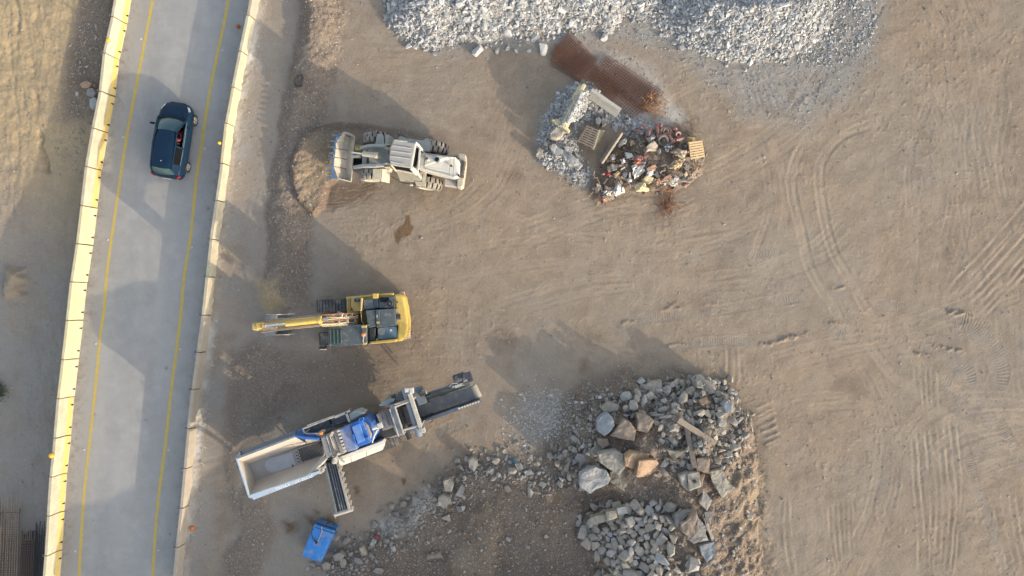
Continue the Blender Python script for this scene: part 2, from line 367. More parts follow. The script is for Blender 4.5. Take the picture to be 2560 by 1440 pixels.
# grey strip at the foot of the right-hand barriers, paler crumbs beside them
M['grey'] = np.maximum(M['grey'], np.where(right, np.exp(-((d-38)/40.0)**2)*sstep(-50, 120, Y)*0.85*np.clip(0.75+fbm(X, Y, 90, 3, 95), 0, 1), 0))
wn = np.clip(0.62 + 1.1*fbm(X, Y, 38, 3, 96), 0, 1)
M['white'] = np.maximum(M['white'], np.where(right, sstep(30, 12, d)*wn*np.interp(Y, [-60, 260, 330, 420, 640, 760, 930, 1180, 1330, 1440], [1, 1, .8, .2, .2, .55, .95, 1, .6, .4]), 0))
Z0 += np.where(right, sstep(30, 10, d)*0.05*fbm(X, Y, 9, 2, 97), 0)

# --- loader's fresh scrape and the soil it pushes
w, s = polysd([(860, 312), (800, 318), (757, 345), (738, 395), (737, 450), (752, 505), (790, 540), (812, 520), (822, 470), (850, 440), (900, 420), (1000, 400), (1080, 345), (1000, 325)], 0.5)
ed = sstep(1150, 780, X[w])
Z0[w] += ed*(0.42*sstep(-4, 9, s)*sstep(905, 780, X[w] + 0*s) + 0.06*fbm(X[w], Y[w], 14, 3, 101)*sstep(0, 10, s))
setmax('moist_shade', w, sstep(-7, 0, s)*sstep(24, 8, s)*1.0*ed); setmax('moist_shade', w, sstep(10, 24, s)*.45*ed*sstep(900, 780, X[w])); setmax('brown', w, sstep(-4, 5, s)*0.9*ed); setmax('ochre', w, sstep(-4, 5, s)*0.55*sstep(900, 780, X[w])*sstep(8, 26, s)); setmax('peb', w, sstep(-4, 8, s)*sstep(900, 800, X[w]))  # dark rim band: the mound's shade painted into the soil colour
w, s = polysd([(815, 450), (930, 455), (960, 470), (905, 500), (830, 525), (800, 510)], 0.7); setmax('moist_shade', w, sstep(-12, 14, s)*0.9); setmax('brown', w, sstep(-12, 14, s)*0.4)
for k in range(7):
    w, D, T, O, L = stroke([(812, 470+9*k), (860, 474+8*k), (905, 466+7*k), (940+RU(-25, 15), 450+6*k)], 5, 0.8); Z0[w] -= 0.030*np.exp(-(D/3)**2)*np.clip(.6+1.2*fbm(X[w], Y[w], 26, 2, 103+k), 0, 1.2)
# --- heaps: crushed stone at the top, demolition rubble, debris
def heap(poly, slope, hmax, keys, warp=1.0, rough=0.12, soft=18):
    w, s = polysd(poly, warp)
    h = hmax*(1-np.exp(-np.clip(s, 0, None)/46*slope/hmax)); Z0[w] += h + np.clip(s/25, 0, 1)*rough*fbm(X[w], Y[w], 30, 3, 111)
    for k, v in keys.items(): setmax(k, w, sstep(-soft, soft*0.6, s)*v)
HEAP_A = [(958, -70), (975, 60), (1030, 112), (1085, 128), (1150, 105), (1230, 100), (1300, 92), (1380, 88), (1450, 72), (1530, 80), (1560, 40), (1612, 55), (1650, -10), (1668, -70)]
HEAP_B = [(1672, -70), (1665, 30), (1690, 95), (1730, 122), (1800, 150), (1870, 160), (1960, 148), (2030, 118), (2070, 70), (2100, -70)]
w, s = polysd([(940, -70), (985, 75), (1090, 140), (1400, 110), (1560, 95), (1700, 150), (1880, 190), (2000, 170), (2190, 150), (2205, -70)], 1.5); setmax('grey', w, sstep(-22, 24, s)*.95); setmax('peb', w, sstep(-22, 24, s)*.8)
heap(HEAP_A, 0.80, 2.6, {'grey': 1.0, 'peb': 1})
heap(HEAP_B, 0.70, 2.6, {'grey': 1.0, 'peb': 1})
w, s = polysd([(1640, 80), (1720, 150), (1850, 260), (2010, 300), (2110, 220), (2180, 90), (2190, -60), (2040, -60), (2000, 90), (1850, 120)], 1.3); setmax('grey', w, sstep(-60, 30, s)*0.85); setmax('peb', w, sstep(-50, 30, s)*0.5)
for k in range(9):
    a = k/8; p0 = (2020+150*a, 210-130*a)
    w, D, T, O, L = stroke([(p0[0]+40, p0[1]-70), p0, (p0[0]-40, p0[1]+60)], 5, 0.6); Z0[w] -= 0.018*np.exp(-(D/4)**2)
for k in range(6):
    w, D, T, O, L = stroke([(1840+16*k, 180), (1875+17*k, 262)], 4, 0.5); Z0[w] -= 0.016*np.exp(-(D/3)**2)
HEAP_C = [(1358, 300), (1400, 235), (1440, 205), (1475, 215), (1550, 285), (1625, 310), (1640, 335), (1590, 350), (1540, 312), (1470, 300), (1440, 325), (1446, 385), (1480, 440), (1470, 470), (1420, 440), (1345, 405)]
heap(HEAP_C, 0.6, 0.8, {'grey': 1.0, 'peb': 1})
HEAP_D = [(1520, 370), (1580, 330), (1650, 320), (1720, 330), (1765, 380), (1750, 440), (1700, 475), (1640, 490), (1570, 480), (1500, 515), (1478, 480), (1500, 420)]
heap(HEAP_D, 0.5, 0.72, {'brown': 0.9, 'peb': 0.6})
HEAP_E = [(1430, 1000), (1480, 955), (1600, 945), (1700, 950), (1790, 945), (1860, 1030), (1880, 1090), (1905, 1180), (1895, 1340), (1900, 1600), (1420, 1640), (1430, 1480), (1450, 1340), (1470, 1270), (1400, 1200), (1375, 1130), (1410, 1060)]
heap(HEAP_E, 0.66, 2.1, {'brown': 0.95, 'moist_shade': .35, 'peb': 0.9}, 2.2, 0.24, 42)
for bx, by, br, bh in ((1605, 985, 30, .55), (1745, 965, 24, .85), (1665, 1050, 26, .7), (1800, 1010, 22, .6), (1540, 1040, 24, .45), (1720, 1110, 24, .6), (1600, 1110, 26, .5)): Z0 += bh*np.exp(-((wx-bx)**2+(wy-by)**2)/br**2)
w, s = polysd([(1800, 1120), (1860, 1130), (1930, 1180), (1940, 1450), (1810, 1450), (1840, 1300), (1800, 1200)], 1.2); setmax('ochre', w, sstep(-10, 20, s)*0.22*np.clip(.6+1.5*fbm(X[w], Y[w], 45, 3, 114), 0, 1.6)); Z0[w] += 0.07*sstep(-5, 15, s)*fbm(X[w], Y[w], 22, 3, 113)
w, s = polysd([(1300, 990), (1400, 985), (1440, 1040), (1400, 1110), (1320, 1100), (1285, 1050)], 1.6); setmax('grey', w, sstep(-30, 25, s)*0.75); setmax('peb', w, sstep(-30, 25, s))
w, s = polysd([(1420, 1230), (1640, 1170), (1700, 1200), (1640, 1250), (1470, 1290)], 1.4); Z0[w] -= 0.30*sstep(-20, 40, s)
# --- raised rough ground behind the row of rocks, bottom centre
# unseen ridge added past the near edge to shade the yard's bottom left
cres = np.interp(X, [452, 475, 537, 667, 750, 1000, 1300, 1560, 1585, 1630, 1660, 1840, 1900, 1980], [0, 2.7, 3.15, 3.65, 3.8, 4.4, 5.2, 5.1, 2.7, 2.6, 5.0, 5.1, 4.0, 0])*(1+0.05*fbm(X, Y, 90, 3, 119))
Z0 += cres*np.clip(1-np.abs(Y-1690)/225, 0, 1)
TERR = [(790, 1640), (840, 1390), (930, 1350), (1010, 1270), (1090, 1200), (1160, 1150), (1260, 1145), (1400, 1180), (1480, 1260), (1480, 1640)]
w, s = polysd(TERR, 1.2)
Z0[w] += 0.36*sstep(-14, 50, s) + sstep(-5, 25, s)*(0.08*fbm(X[w], Y[w], 75, 3, 121) + 0.035*fbm(X[w], Y[w], 15, 2, 122) + 0.05*fbm(X[w]*1.2+Y[w]*0.3, Y[w]*0.22, 26, 3, 123))
setmax('brown', w, sstep(-20, 30, s)*0.95); setmax('moist_shade', w, sstep(-10, 40, s)*np.clip(.45+.8*fbm(X[w], Y[w], 80, 3, 124), 0, .9)); setmax('peb', w, sstep(-20, 20, s)*1.0)
w, s = polysd([(1160, 1270), (1215, 1260), (1250, 1330), (1240, 1440), (1150, 1440), (1120, 1410), (1165, 1340)], 1.2); Z0[w] += 0.30*sstep(-12, 22, s); setmax('ochre', w, sstep(-14, 12, s)*0.3)  # raised streak, the sunlight on it painted in as ochre
w, s = polysd([(1010, 1280), (1060, 1225), (1095, 1225), (1080, 1275), (1010, 1330), (950, 1345), (945, 1310)], 1.2); setmax('white', w, sstep(-14, 14, s)*0.75); setmax('peb', w, sstep(-14, 14, s)); Z0[w] += 0.12*sstep(-12, 16, s)
# --- stains, and one painted patch of sunlight
def stain(poly, k, v, soft=5, warp=0.5):
    w, s = polysd(poly, warp, 40); setmax(k, w, sstep(-soft, soft, s)*v)
stain([(1012, 538), (1022, 540), (1026, 560), (1036, 572), (1028, 592), (1006, 596), (996, 612), (988, 606), (984, 584), (998, 570), (1010, 562)], 'oil', 0.85, 3, 0.35)
stain([(1046, 590), (1053, 590), (1052, 596), (1046, 595)], 'oil', .6, 3, 0)
stain([(883, 1217), (897, 1215), (899, 1232), (888, 1238)], 'oil', .8, 5, 0.2); stain([(1003, 1198), (1017, 1196), (1018, 1207), (1010, 1214)], 'oil', .9, 4, 0.2)
stain([(715, 1300), (745, 1295), (750, 1315), (730, 1325)], 'oil', 1.0, 14, 1); stain([(770, 1290), (835, 1290), (840, 1312), (800, 1318)], 'oil', 1.0, 12, 1)
stain([(785, 1275), (800, 1280), (795, 1290)], 'oil', .8, 7, 0)
stain([(1440, 910), (1470, 900), (1478, 925), (1450, 938)], 'oil', .55, 16, 1); stain([(1262, 435), (1300, 430), (1312, 446), (1280, 452)], 'rust', .75, 14, 1)
stain([(1425, 95), (1470, 90), (1515, 130), (1500, 180), (1530, 165), (1570, 160), (1665, 245), (1635, 290), (1590, 280), (1480, 205), (1385, 168)], 'rust', 0.55, 30, 2.4)
w, s = polysd([(1450, 60), (1510, 110), (1640, 170), (1700, 300), (1600, 320), (1470, 215), (1380, 160)], 1.2); setmax('white', w, sstep(-18, 30, s)*0.7); setmax('peb', w, sstep(-20, 30, s)*0.6)
w, s = polysd([(1600, 180), (1660, 225), (1720, 300), (1640, 320), (1600, 300), (1660, 262)], 1.3); setmax('white', w, sstep(-18, 18, s)*0.85)
stain([(660, 1085), (705, 1040), (735, 1045), (720, 1080), (690, 1095)], 'white', .3, 25, 1)
stain([(645, 700), (700, 690), (705, 760), (680, 800), (665, 790)], 'ochre', .9, 14, 1)  # sunlit patch at the bank's end, painted as an ochre tone
# --- wheel ruts, crawler prints, grooves on the open yard
def rut(path, hw, depth, pale=0.6, lines=2, warp=0.08):
    w, D, T, O, L = stroke(path, hw, warp); e = sstep(hw, hw*0.6, D)*sstep(-1, 40, T)*sstep(-1, 40, L-T); depth = depth*0.40*np.clip(0.55+1.3*fbm(X[w], Y[w], 55, 2, 130), 0.0, 1.2)
    Z0[w] += e*(-depth + depth*0.9*np.cos(O/hw*math.pi*lines)*0.5) + depth*0.7*np.exp(-((D-hw*1.05)/3.0)**2)*sstep(-1, 40, T)*sstep(-1, 40, L-T); setmax('pale', w, e*pale)
outer = [(2066, 312), (2012, 358), (1987, 408), (1979, 458), (1987, 517), (2002, 575), (2020, 658), (2046, 712), (2079, 758), (2105, 808), (2177, 870), (2239, 947), (2300, 988), (2388, 1055), (2455, 1080), (2560, 1140), (2640, 1180)]
inner = [(2192, 310), (2133, 325), (2087, 354), (2054, 400), (2048, 450), (2056, 517), (2067, 575), (2087, 637), (2117, 687), (2167, 771), (2188, 792), (2270, 880), (2352, 947), (2429, 998), (2506, 1034), (2580, 1066), (2650, 1100)]
rut(outer, 15, 0.028, .75); rut(inner, 15, 0.028, .75)
rut([(1300, 620), (1500, 540), (1750, 480), (1950, 380), (2100, 250)], 14, 0.014, .35); rut([(1290, 570), (1490, 500), (1700, 450), (1900, 350), (2040, 220)], 14, 0.014, .35)
rut([(1100, 700), (1350, 660), (1700, 640), (1900, 560)], 13, 0.010, .3); rut([(1060, 640), (1340, 600), (1680, 590)], 13, 0.010, .3)
rut([(2330, 230), (2270, 420), (2290, 640), (2250, 780)], 12, 0.012, .3); rut([(2450, 180), (2400, 420), (2420, 620)], 12, 0.012, .3)
for pth_ in ([(1240, 760), (1500, 700), (1800, 690), (2020, 620), (2160, 480)], [(1180, 480), (1330, 560), (1560, 600), (1850, 560)], [(1900, 900), (2060, 860), (2240, 820), (2560, 700)], [(1960, 1000), (2140, 1000), (2330, 1120), (2420, 1300)], [(2100, 1440), (2180, 1250), (2200, 1050), (2140, 900)], [(2200, 120), (2330, 260), (2380, 480), (2330, 700)], [(2480, 60), (2440, 260), (2470, 500)], [(1820, 260), (1900, 360), (1920, 520), (1860, 700)], [(1000, 560), (1120, 520), (1220, 420), (1280, 250)], [(1010, 250), (1120, 330), (1230, 360)], [(1320, 760), (1420, 840), (1560, 880)], [(2000, 1180), (2030, 1320), (2020, 1450)]):
    rut(pth_, 13, 0.012, .38, 2, .25); rut([(x+44, y+22) for x, y in pth_], 13, 0.011, .38, 2, .25)
def grooves(a, b, n, depth, hw=4.0, jit=3, warp=0.12):
    for k in range(n):
        t = k/(n-1); p = [((1-t)*q[0]+t*r[0]+RU(-jit, jit), (1-t)*q[1]+t*r[1]+RU(-jit, jit)) for q, r in zip(a, b)]
        w, D, T, O, L = stroke(p, hw*2.2, warp); e = sstep(0, 45, T)*sstep(0, 45, L-T)*RU(.4, 1.1)*0.34*np.clip(0.7+1.2*fbm(X[w], Y[w], 50, 2, 133+k), 0.05, 1.3)
        Z0[w] += e*depth*(-np.exp(-(D/hw)**2) + 0.7*np.exp(-((O-hw*1.7)/hw)**2))
grooves([(2640, 400), (2540, 540), (2370, 730)], [(2660, 590), (2600, 650), (2460, 800)], 8, 0.065, 4.5)
grooves([(2280, 1080), (2291, 1240), (2300, 1330), (2300, 1440)], [(2388, 1030), (2406, 1162), (2406, 1265), (2386, 1450)], 8, 0.05, 4)
grooves([(2290, 890), (2290, 960), (2300, 1040)], [(2345, 900), (2345, 970), (2350, 1040)], 5, 0.035, 4)
grooves([(2072, 1240), (2078, 1340), (2095, 1450)], [(2136, 1235), (2138, 1340), (2140, 1450)], 6, 0.04, 4)
grooves([(2480, 1230), (2500, 1330), (2530, 1450)], [(2600, 1200), (2610, 1330), (2640, 1450)], 7, 0.035, 4)
grooves([(1735, 850), (1738, 900), (1742, 960)], [(1850, 850), (1852, 910), (1850, 985)], 8, 0.04, 4)
grooves([(2400, 250), (2395, 380), (2405, 520)], [(2560, 230), (2530, 380), (2540, 500)], 8, 0.020, 4)
grooves([(1200, 560), (1225, 590), (1230, 640)], [(1330, 520), (1345, 560), (1340, 600)], 6, 0.018, 4)
grooves([(1460, 500), (1600, 520), (1740, 470)], [(1470, 560), (1620, 575), (1780, 510)], 5, 0.020, 4)
grooves([(1960, 1230), (1950, 1330), (1960, 1450)], [(1975, 1230), (1985, 1330), (1995, 1450)], 3, 0.05, 4)
grooves([(2230, 500), (2225, 570), (2230, 640)], [(2300, 490), (2300, 570), (2305, 650)], 4, 0.02, 4)
def tread(path, hw, sp, amp, sk=0.0, warp=0.12, tone=0.3):
    w, D, T, O, L = stroke(path, hw, warp); e = sstep(hw, hw*0.8, D)*sstep(0, 14, T)*sstep(0, 14, L-T)*np.clip(0.75+0.9*fbm(X[w], Y[w], 40, 2, 131), 0.15, 1)
    amp = amp*0.33*np.clip(.7+1.3*fbm(X[w], Y[w], 45, 2, 136), 0, 1.3)
    Z0[w] += e*(amp*np.sin((T + sk*np.abs(O))*2*math.pi/sp) - amp*0.8) + amp*0.5*np.exp(-((D-hw)/3.0)**2)*sstep(0, 14, T)*sstep(0, 14, L-T); setmax('grey', w, e*tone)
tread([(1520, 812), (1640, 793), (1800, 775), (1920, 755), (2045, 735)], 15, 6, 0.030); tread([(1610, 880), (1760, 855), (1920, 850), (2035, 840)], 13, 6, 0.026)
tread([(2065, 740), (2085, 738), (2112, 735)], 26, 6, 0.03, .25); tread([(2060, 832), (2085, 828), (2120, 835)], 22, 6, 0.03, .25)
tread([(2165, 760), (2250, 768), (2330, 785), (2420, 800)], 15, 6, 0.026); tread([(2400, 800), (2440, 815), (2480, 870), (2498, 930), (2480, 985)], 28, 7, 0.035, 0.2)
tread([(2300, 855), (2360, 880), (2410, 920), (2420, 970)], 24, 7, 0.035, .2); tread([(2350, 950), (2385, 975), (2420, 1010)], 22, 7, 0.03, .2)
tread([(2400, 1080), (2430, 1180), (2470, 1300), (2520, 1440)], 15, 6, 0.026); tread([(2490, 1040), (2540, 1130), (2590, 1240)], 16, 6, 0.026)
tread([(1040, 1110), (1110, 1075), (1190, 1040)], 17, 7, 0.03, .8); tread([(1060, 1150), (1130, 1120), (1210, 1080)], 17, 7, 0.03, .8)
tread([(960, 985), (1010, 965), (1060, 950)], 12, 6, 0.03); tread([(1600, 640), (1680, 650), (1760, 640)], 15, 7, 0.018, .5); tread([(1780, 600), (1880, 630), (1960, 620)], 15, 7, 0.018, .5)
tread([(30, 380), (10, 480), (5, 600)], 16, 7, 0.035); tread([(70, 560), (60, 700), (50, 820)], 14, 7, 0.02); tread([(100, 900), (85, 1050), (80, 1200)], 14, 7, 0.015)
tread([(1330, 1440), (1350, 1390), (1345, 1340)], 14, 8, 0.06, .6); tread([(1390, 1440), (1420, 1380), (1430, 1330)], 14, 8, 0.06, .6)
for (a, b, h) in [((1655, 770), (1705, 758), .09), ((2068, 718), (2112, 708), .10), ((2366, 780), (2436, 792), .16), ((2330, 865), (2412, 882), .16), ((2280, 882), (2330, 890), .12), ((1925, 852), (2028, 838), .14), ((1650, 868), (1718, 853), .09), ((2066, 812), (2100, 806), .08), ((1545, 815), (1600, 805), .05), ((1900, 862), (1935, 856), .1)]:
    w, D, T, O, L = stroke([a, b], 12, 0.8); Z0[w] += 0.42*h*np.clip(.7+1.5*fbm(X[w], Y[w], 9, 2, 134), 0, 1.7)*np.exp(-(D/5.0)**2)*sstep(0, 8, T)*sstep(0, 8, L-T); setmax('moist_shade', w, .35*np.exp(-(D/5)**2))
for k in range(8):
    y0 = 1010+15*k+RU(-5, 5); w, D, T, O, L = stroke([(1885+4*k, y0+12), (1935+3*k, y0-8)], 6, 0.3); Z0[w] += RU(.012, .04)*np.clip(.8+fbm(X[w], Y[w], 12, 2, 135), 0, 1.4)*np.exp(-(D/4)**2)*sstep(0, 8, T)*sstep(0, 8, L-T)
# small clods and hollows all over the yard, faint directional scrape marks
yd = (X > RX+20).astype(float)
Z0 += yd*0.034*np.clip(fbm(X, Y, 10, 2, 141)-0.25, 0, 1)*np.clip(0.4+1.5*fbm(X, Y, 120, 2, 142), 0, 1.3)
th = 0.5*fbm(X, Y, 900, 2, 143); rotx = X*np.cos(th)+Y*np.sin(th); roty = -X*np.sin(th)+Y*np.cos(th)
Z0 += yd*0.014*fbm(rotx*0.12, roty, 11, 2, 144)*np.clip(0.3+1.2*fbm(X, Y, 260, 2, 145), 0, 1)
Z0 += yd*0.008*fbm(rotx, roty*0.14, 11, 2, 146)*sstep(2150, 2400, X)
M['pale'] += yd*0.25*np.clip(fbm(rotx*0.10, roty, 22, 3, 147), 0, 1)
M['grey'] = np.maximum(M['grey'], yd*np.clip(0.15+1.0*fbm(X, Y, 330, 4, 148), 0, 1)*0.55*sstep(650, 900, X))
M['grey'] = np.maximum(M['grey'], yd*sstep(960, 700, X)*sstep(480, 640, X)*0.55)
M['moist_shade'] = np.maximum(M['moist_shade'], yd*np.clip(fbm(X, Y, 70, 3, 149)-0.28, 0, 1)*0.9)
# the road bed and the floor below things that stand level
Z0 = np.where(mid, -0.10, Z0)
far = np.maximum(np.maximum(-90-X, X-2652), np.maximum(-70-Y, Y-1900)); Z0 = np.where(far > 500, 0.0, Z0)
def gz(px, py):
    i = min(max(int((px-gx[0])/STEP+0.5), 0), len(gx)-1)+NE; j = min(max(int((py-gy[0])/STEP+0.5), 0), len(gy)-1)+NE
    return float(Z0[j, i])
def gzw(x, y): return gz(1280+x*S, 720-y*S)
def GP(px, py):
    """point of the ground seen at a pixel"""
    z = 0.0
    for _ in range(4):
        p = W(px, py, z); z = gzw(p.x, p.y)
    return W(px, py, z)
nx, ny = len(ax), len(ay)
co = np.empty((ny*nx, 3), np.float32); co[:, 0] = ((X-1280)/S).ravel(); co[:, 1] = ((720-Y)/S).ravel(); co[:, 2] = Z0.ravel()
idx = np.arange(ny*nx).reshape(ny, nx); q = np.stack([idx[1:, :-1], idx[1:, 1:], idx[:-1, 1:], idx[:-1, :-1]], -1).reshape(-1, 4)
gme = bpy.data.meshes.new('ground'); gme.vertices.add(len(co)); gme.vertices.foreach_set('co', co.ravel())
gme.loops.add(q.size); gme.loops.foreach_set('vertex_index', q.ravel().astype(np.int32))
gme.polygons.add(len(q)); gme.polygons.foreach_set('loop_start', np.arange(0, q.size, 4, dtype=np.int32)); gme.polygons.foreach_set('use_smooth', np.ones(len(q), bool))
gme.update(calc_edges=True)
for nm, ks in (('soil_a', ('grey', 'brown', 'ochre')), ('soil_b', ('rust', 'oil', 'white')), ('soil_c', ('peb', 'pale', 'moist_shade'))):
    at = gme.attributes.new(nm, 'FLOAT_COLOR', 'POINT'); arr = np.ones((ny*nx, 4), np.float32)
    for c, k in enumerate(ks): arr[:, c] = np.clip(M[k], 0, 1).ravel()
    at.data.foreach_set('color', arr.ravel())
ground = bpy.data.objects.new('ground', gme); COL.objects.link(ground); tag(ground, kind='structure')

def ground_mat():
    m = bpy.data.materials.new('soil'); m.use_nodes = True; t = m.node_tree; N = t.nodes; L = t.links; b = N['Principled BSDF']
    b.inputs['Roughness'].default_value = 0.95; b.inputs['Specular IOR Level'].default_value = 0.15
    tc = N.new('ShaderNodeTexCoord')
    def noise(sc, det=6, ro=0.6, st=(1, 1, 1)):
        mp = N.new('ShaderNodeMapping'); mp.inputs['Scale'].default_value = st; L.new(tc.outputs['Object'], mp.inputs[0])
        n = N.new('ShaderNodeTexNoise'); n.inputs['Scale'].default_value = sc; n.inputs['Detail'].default_value = det; n.inputs['Roughness'].default_value = ro; L.new(mp.outputs[0], n.inputs['Vector']); return n.outputs['Fac']
    def mix(f, a, c, mode='MIX'):
        x = N.new('ShaderNodeMix'); x.data_type = 'RGBA'; x.blend_type = mode
        for s_, v in (('Factor', f), ('A', a), ('B', c)):
            if isinstance(v, (int, float)): x.inputs[s_].default_value = v
            elif isinstance(v, tuple): x.inputs[s_].default_value = (*v, 1)
            else: L.new(v, x.inputs[s_])
        return x.outputs['Result']
    def mr(v, a, c, lo=0., hi=1.):
        r = N.new('ShaderNodeMapRange'); r.inputs[1].default_value = a; r.inputs[2].default_value = c; r.inputs[3].default_value = lo; r.inputs[4].default_value = hi; L.new(v, r.inputs[0]); return r.outputs[0]
    def mul(a, c):
        x = N.new('ShaderNodeMath'); x.operation = 'MULTIPLY'; L.new(a, x.inputs[0])
        if isinstance(c, float): x.inputs[1].default_value = c
        else: L.new(c, x.inputs[1])
        return x.outputs[0]
    def attr(nm):
        a = N.new('ShaderNodeAttribute'); a.attribute_name = nm; s_ = N.new('ShaderNodeSeparateColor'); L.new(a.outputs['Color'], s_.inputs[0]); return s_.outputs
    A, B_, C_ = attr('soil_a'), attr('soil_b'), attr('soil_c')
    n_big = noise(0.12, 5); n_mid = noise(0.9, 8, .65); n_fin = noise(7, 8, .7); n_grit = noise(38, 4, .7)
    n_blot = noise(2.6, 9, .72); n_str = noise(1.4, 8, .7, (1, .35, 1))
    base = mix(mr(n_big, .35, .65), (0.325, 0.246, 0.172), (0.285, 0.230, 0.174))
    base = mix(mr(n_mid, .42, .68), base, (0.335, 0.268, 0.196))
    base = mix(mul(mr(n_mid, .55, .36), 0.42), base, (0.235, 0.186, 0.138))
    base = mix(mul(mr(n_blot, .56, .70), 0.38), base, (0.36, 0.29, 0.215))
    base = mix(mul(mr(n_blot, .46, .32), 0.42), base, (0.215, 0.168, 0.124))
    base = mix(mul(mr(n_str, .52, .68), 0.35), base, (0.27, 0.245, 0.21))
    brk = mr(n_mid, .25, .75, .55, 1.25)
    base = mix(mul(A[0], brk), base, mix(mr(n_fin, .3, .7), (0.265, 0.262, 0.248), (0.33, 0.32, 0.295)))
    base = mix(mul(A[1], brk), base, mix(mr(n_fin, .3, .7), (0.145, 0.108, 0.080), (0.225, 0.17, 0.125)))
    base = mix(mul(A[2], brk), base, mix(mr(n_fin, .3, .7), (0.40, 0.295, 0.16), (0.51, 0.395, 0.23)))
    base = mix(mul(C_[1], 0.55), base, (0.385, 0.31, 0.232))
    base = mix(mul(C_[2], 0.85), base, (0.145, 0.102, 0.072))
    base = mix(mul(B_[2], brk), base, (0.54, 0.52, 0.475))
    base = mix(mul(B_[0], brk), base, mix(mr(n_fin, .3, .7), (0.145, 0.078, 0.054), (0.245, 0.145, 0.105)))
    base = mix(B_[1], base, mix(mr(n_fin, .3, .7), (0.115, 0.065, 0.028), (0.165, 0.095, 0.042)))
    # little stones lying in the soil
    for sc, th in ((9, .86), (18, .78), (34, .70), (60, .66)):
        v = N.new('ShaderNodeTexVoronoi'); v.inputs['Scale'].default_value = sc; L.new(tc.outputs['Object'], v.inputs['Vector'])
        sc_ = N.new('ShaderNodeSeparateColor'); L.new(v.outputs['Color'], sc_.inputs[0])
        f = mul(mr(v.outputs['Distance'], .42, .30), mr(sc_.outputs[0], th, th+.04)); f = mul(f, mr(C_[0], 0, 1, .42, 1.0))
        tone = N.new('ShaderNodeValToRGB'); tone.color_ramp.elements[0].color = (0.13, 0.115, 0.10, 1); tone.color_ramp.elements[1].color = (0.50, 0.46, 0.40, 1); L.new(sc_.outputs[1], tone.inputs[0])
        base = mix(f, base, tone.outputs[0])
    base = mix(mr(n_grit, .3, .7, 0., .5), base, mix(1.0, base, (0.62, 0.60, 0.57), 'MULTIPLY'))
    L.new(base, b.inputs['Base Color'])
    bp = N.new('ShaderNodeBump'); bp.inputs['Strength'].default_value = 0.7; bp.inputs['Distance'].default_value = 0.04; L.new(n_fin, bp.inputs['Height'])
    bp2 = N.new('ShaderNodeBump'); bp2.inputs['Strength'].default_value = 0.4; bp2.inputs['Distance'].default_value = 0.012; L.new(n_grit, bp2.inputs['Height']); L.new(bp.outputs[0], bp2.inputs['Normal'])
    L.new(bp2.outputs[0], b.inputs['Normal'])
    return m
gme.materials.append(ground_mat())

# ------------------------------------------------------------------ road slab, lane lines
def rowx(row, y):
    return np.interp(y, [p[1] for p in row], [p[0] for p in row]) if row[0][1] <= y <= row[-1][1] else (row[0][0]+(row[0][1]-y)*0.2 if y < row[0][1] else row[-1][0]-(y-row[-1][1])*0.09)
ys = np.arange(-2500, 3200, 12.0); nu = 24; rv = []; ruv = []
for y in ys:
    a = rowx(LB, y)-14; b_ = rowx(RB, y)+14
    for k in range(nu+1):
        x = a+(b_-a)*k/nu; rv.append(((x-1280)/S, (720-y)/S, 0.0)); ruv.append(k/nu)
rf = [[i*(nu+1)+k, i*(nu+1)+k+1, (i+1)*(nu+1)+k+1, (i+1)*(nu+1)+k][::-1] for i in range(len(ys)-1) for k in range(nu)]
rme = bpy.data.meshes.new('road'); rme.from_pydata(rv, [], rf)
ra = rme.attributes.new('across', 'FLOAT', 'POINT'); ra.data.foreach_set('value', ruv)
road = bpy.data.objects.new('road', rme); COL.objects.link(road); tag(road, kind='structure')
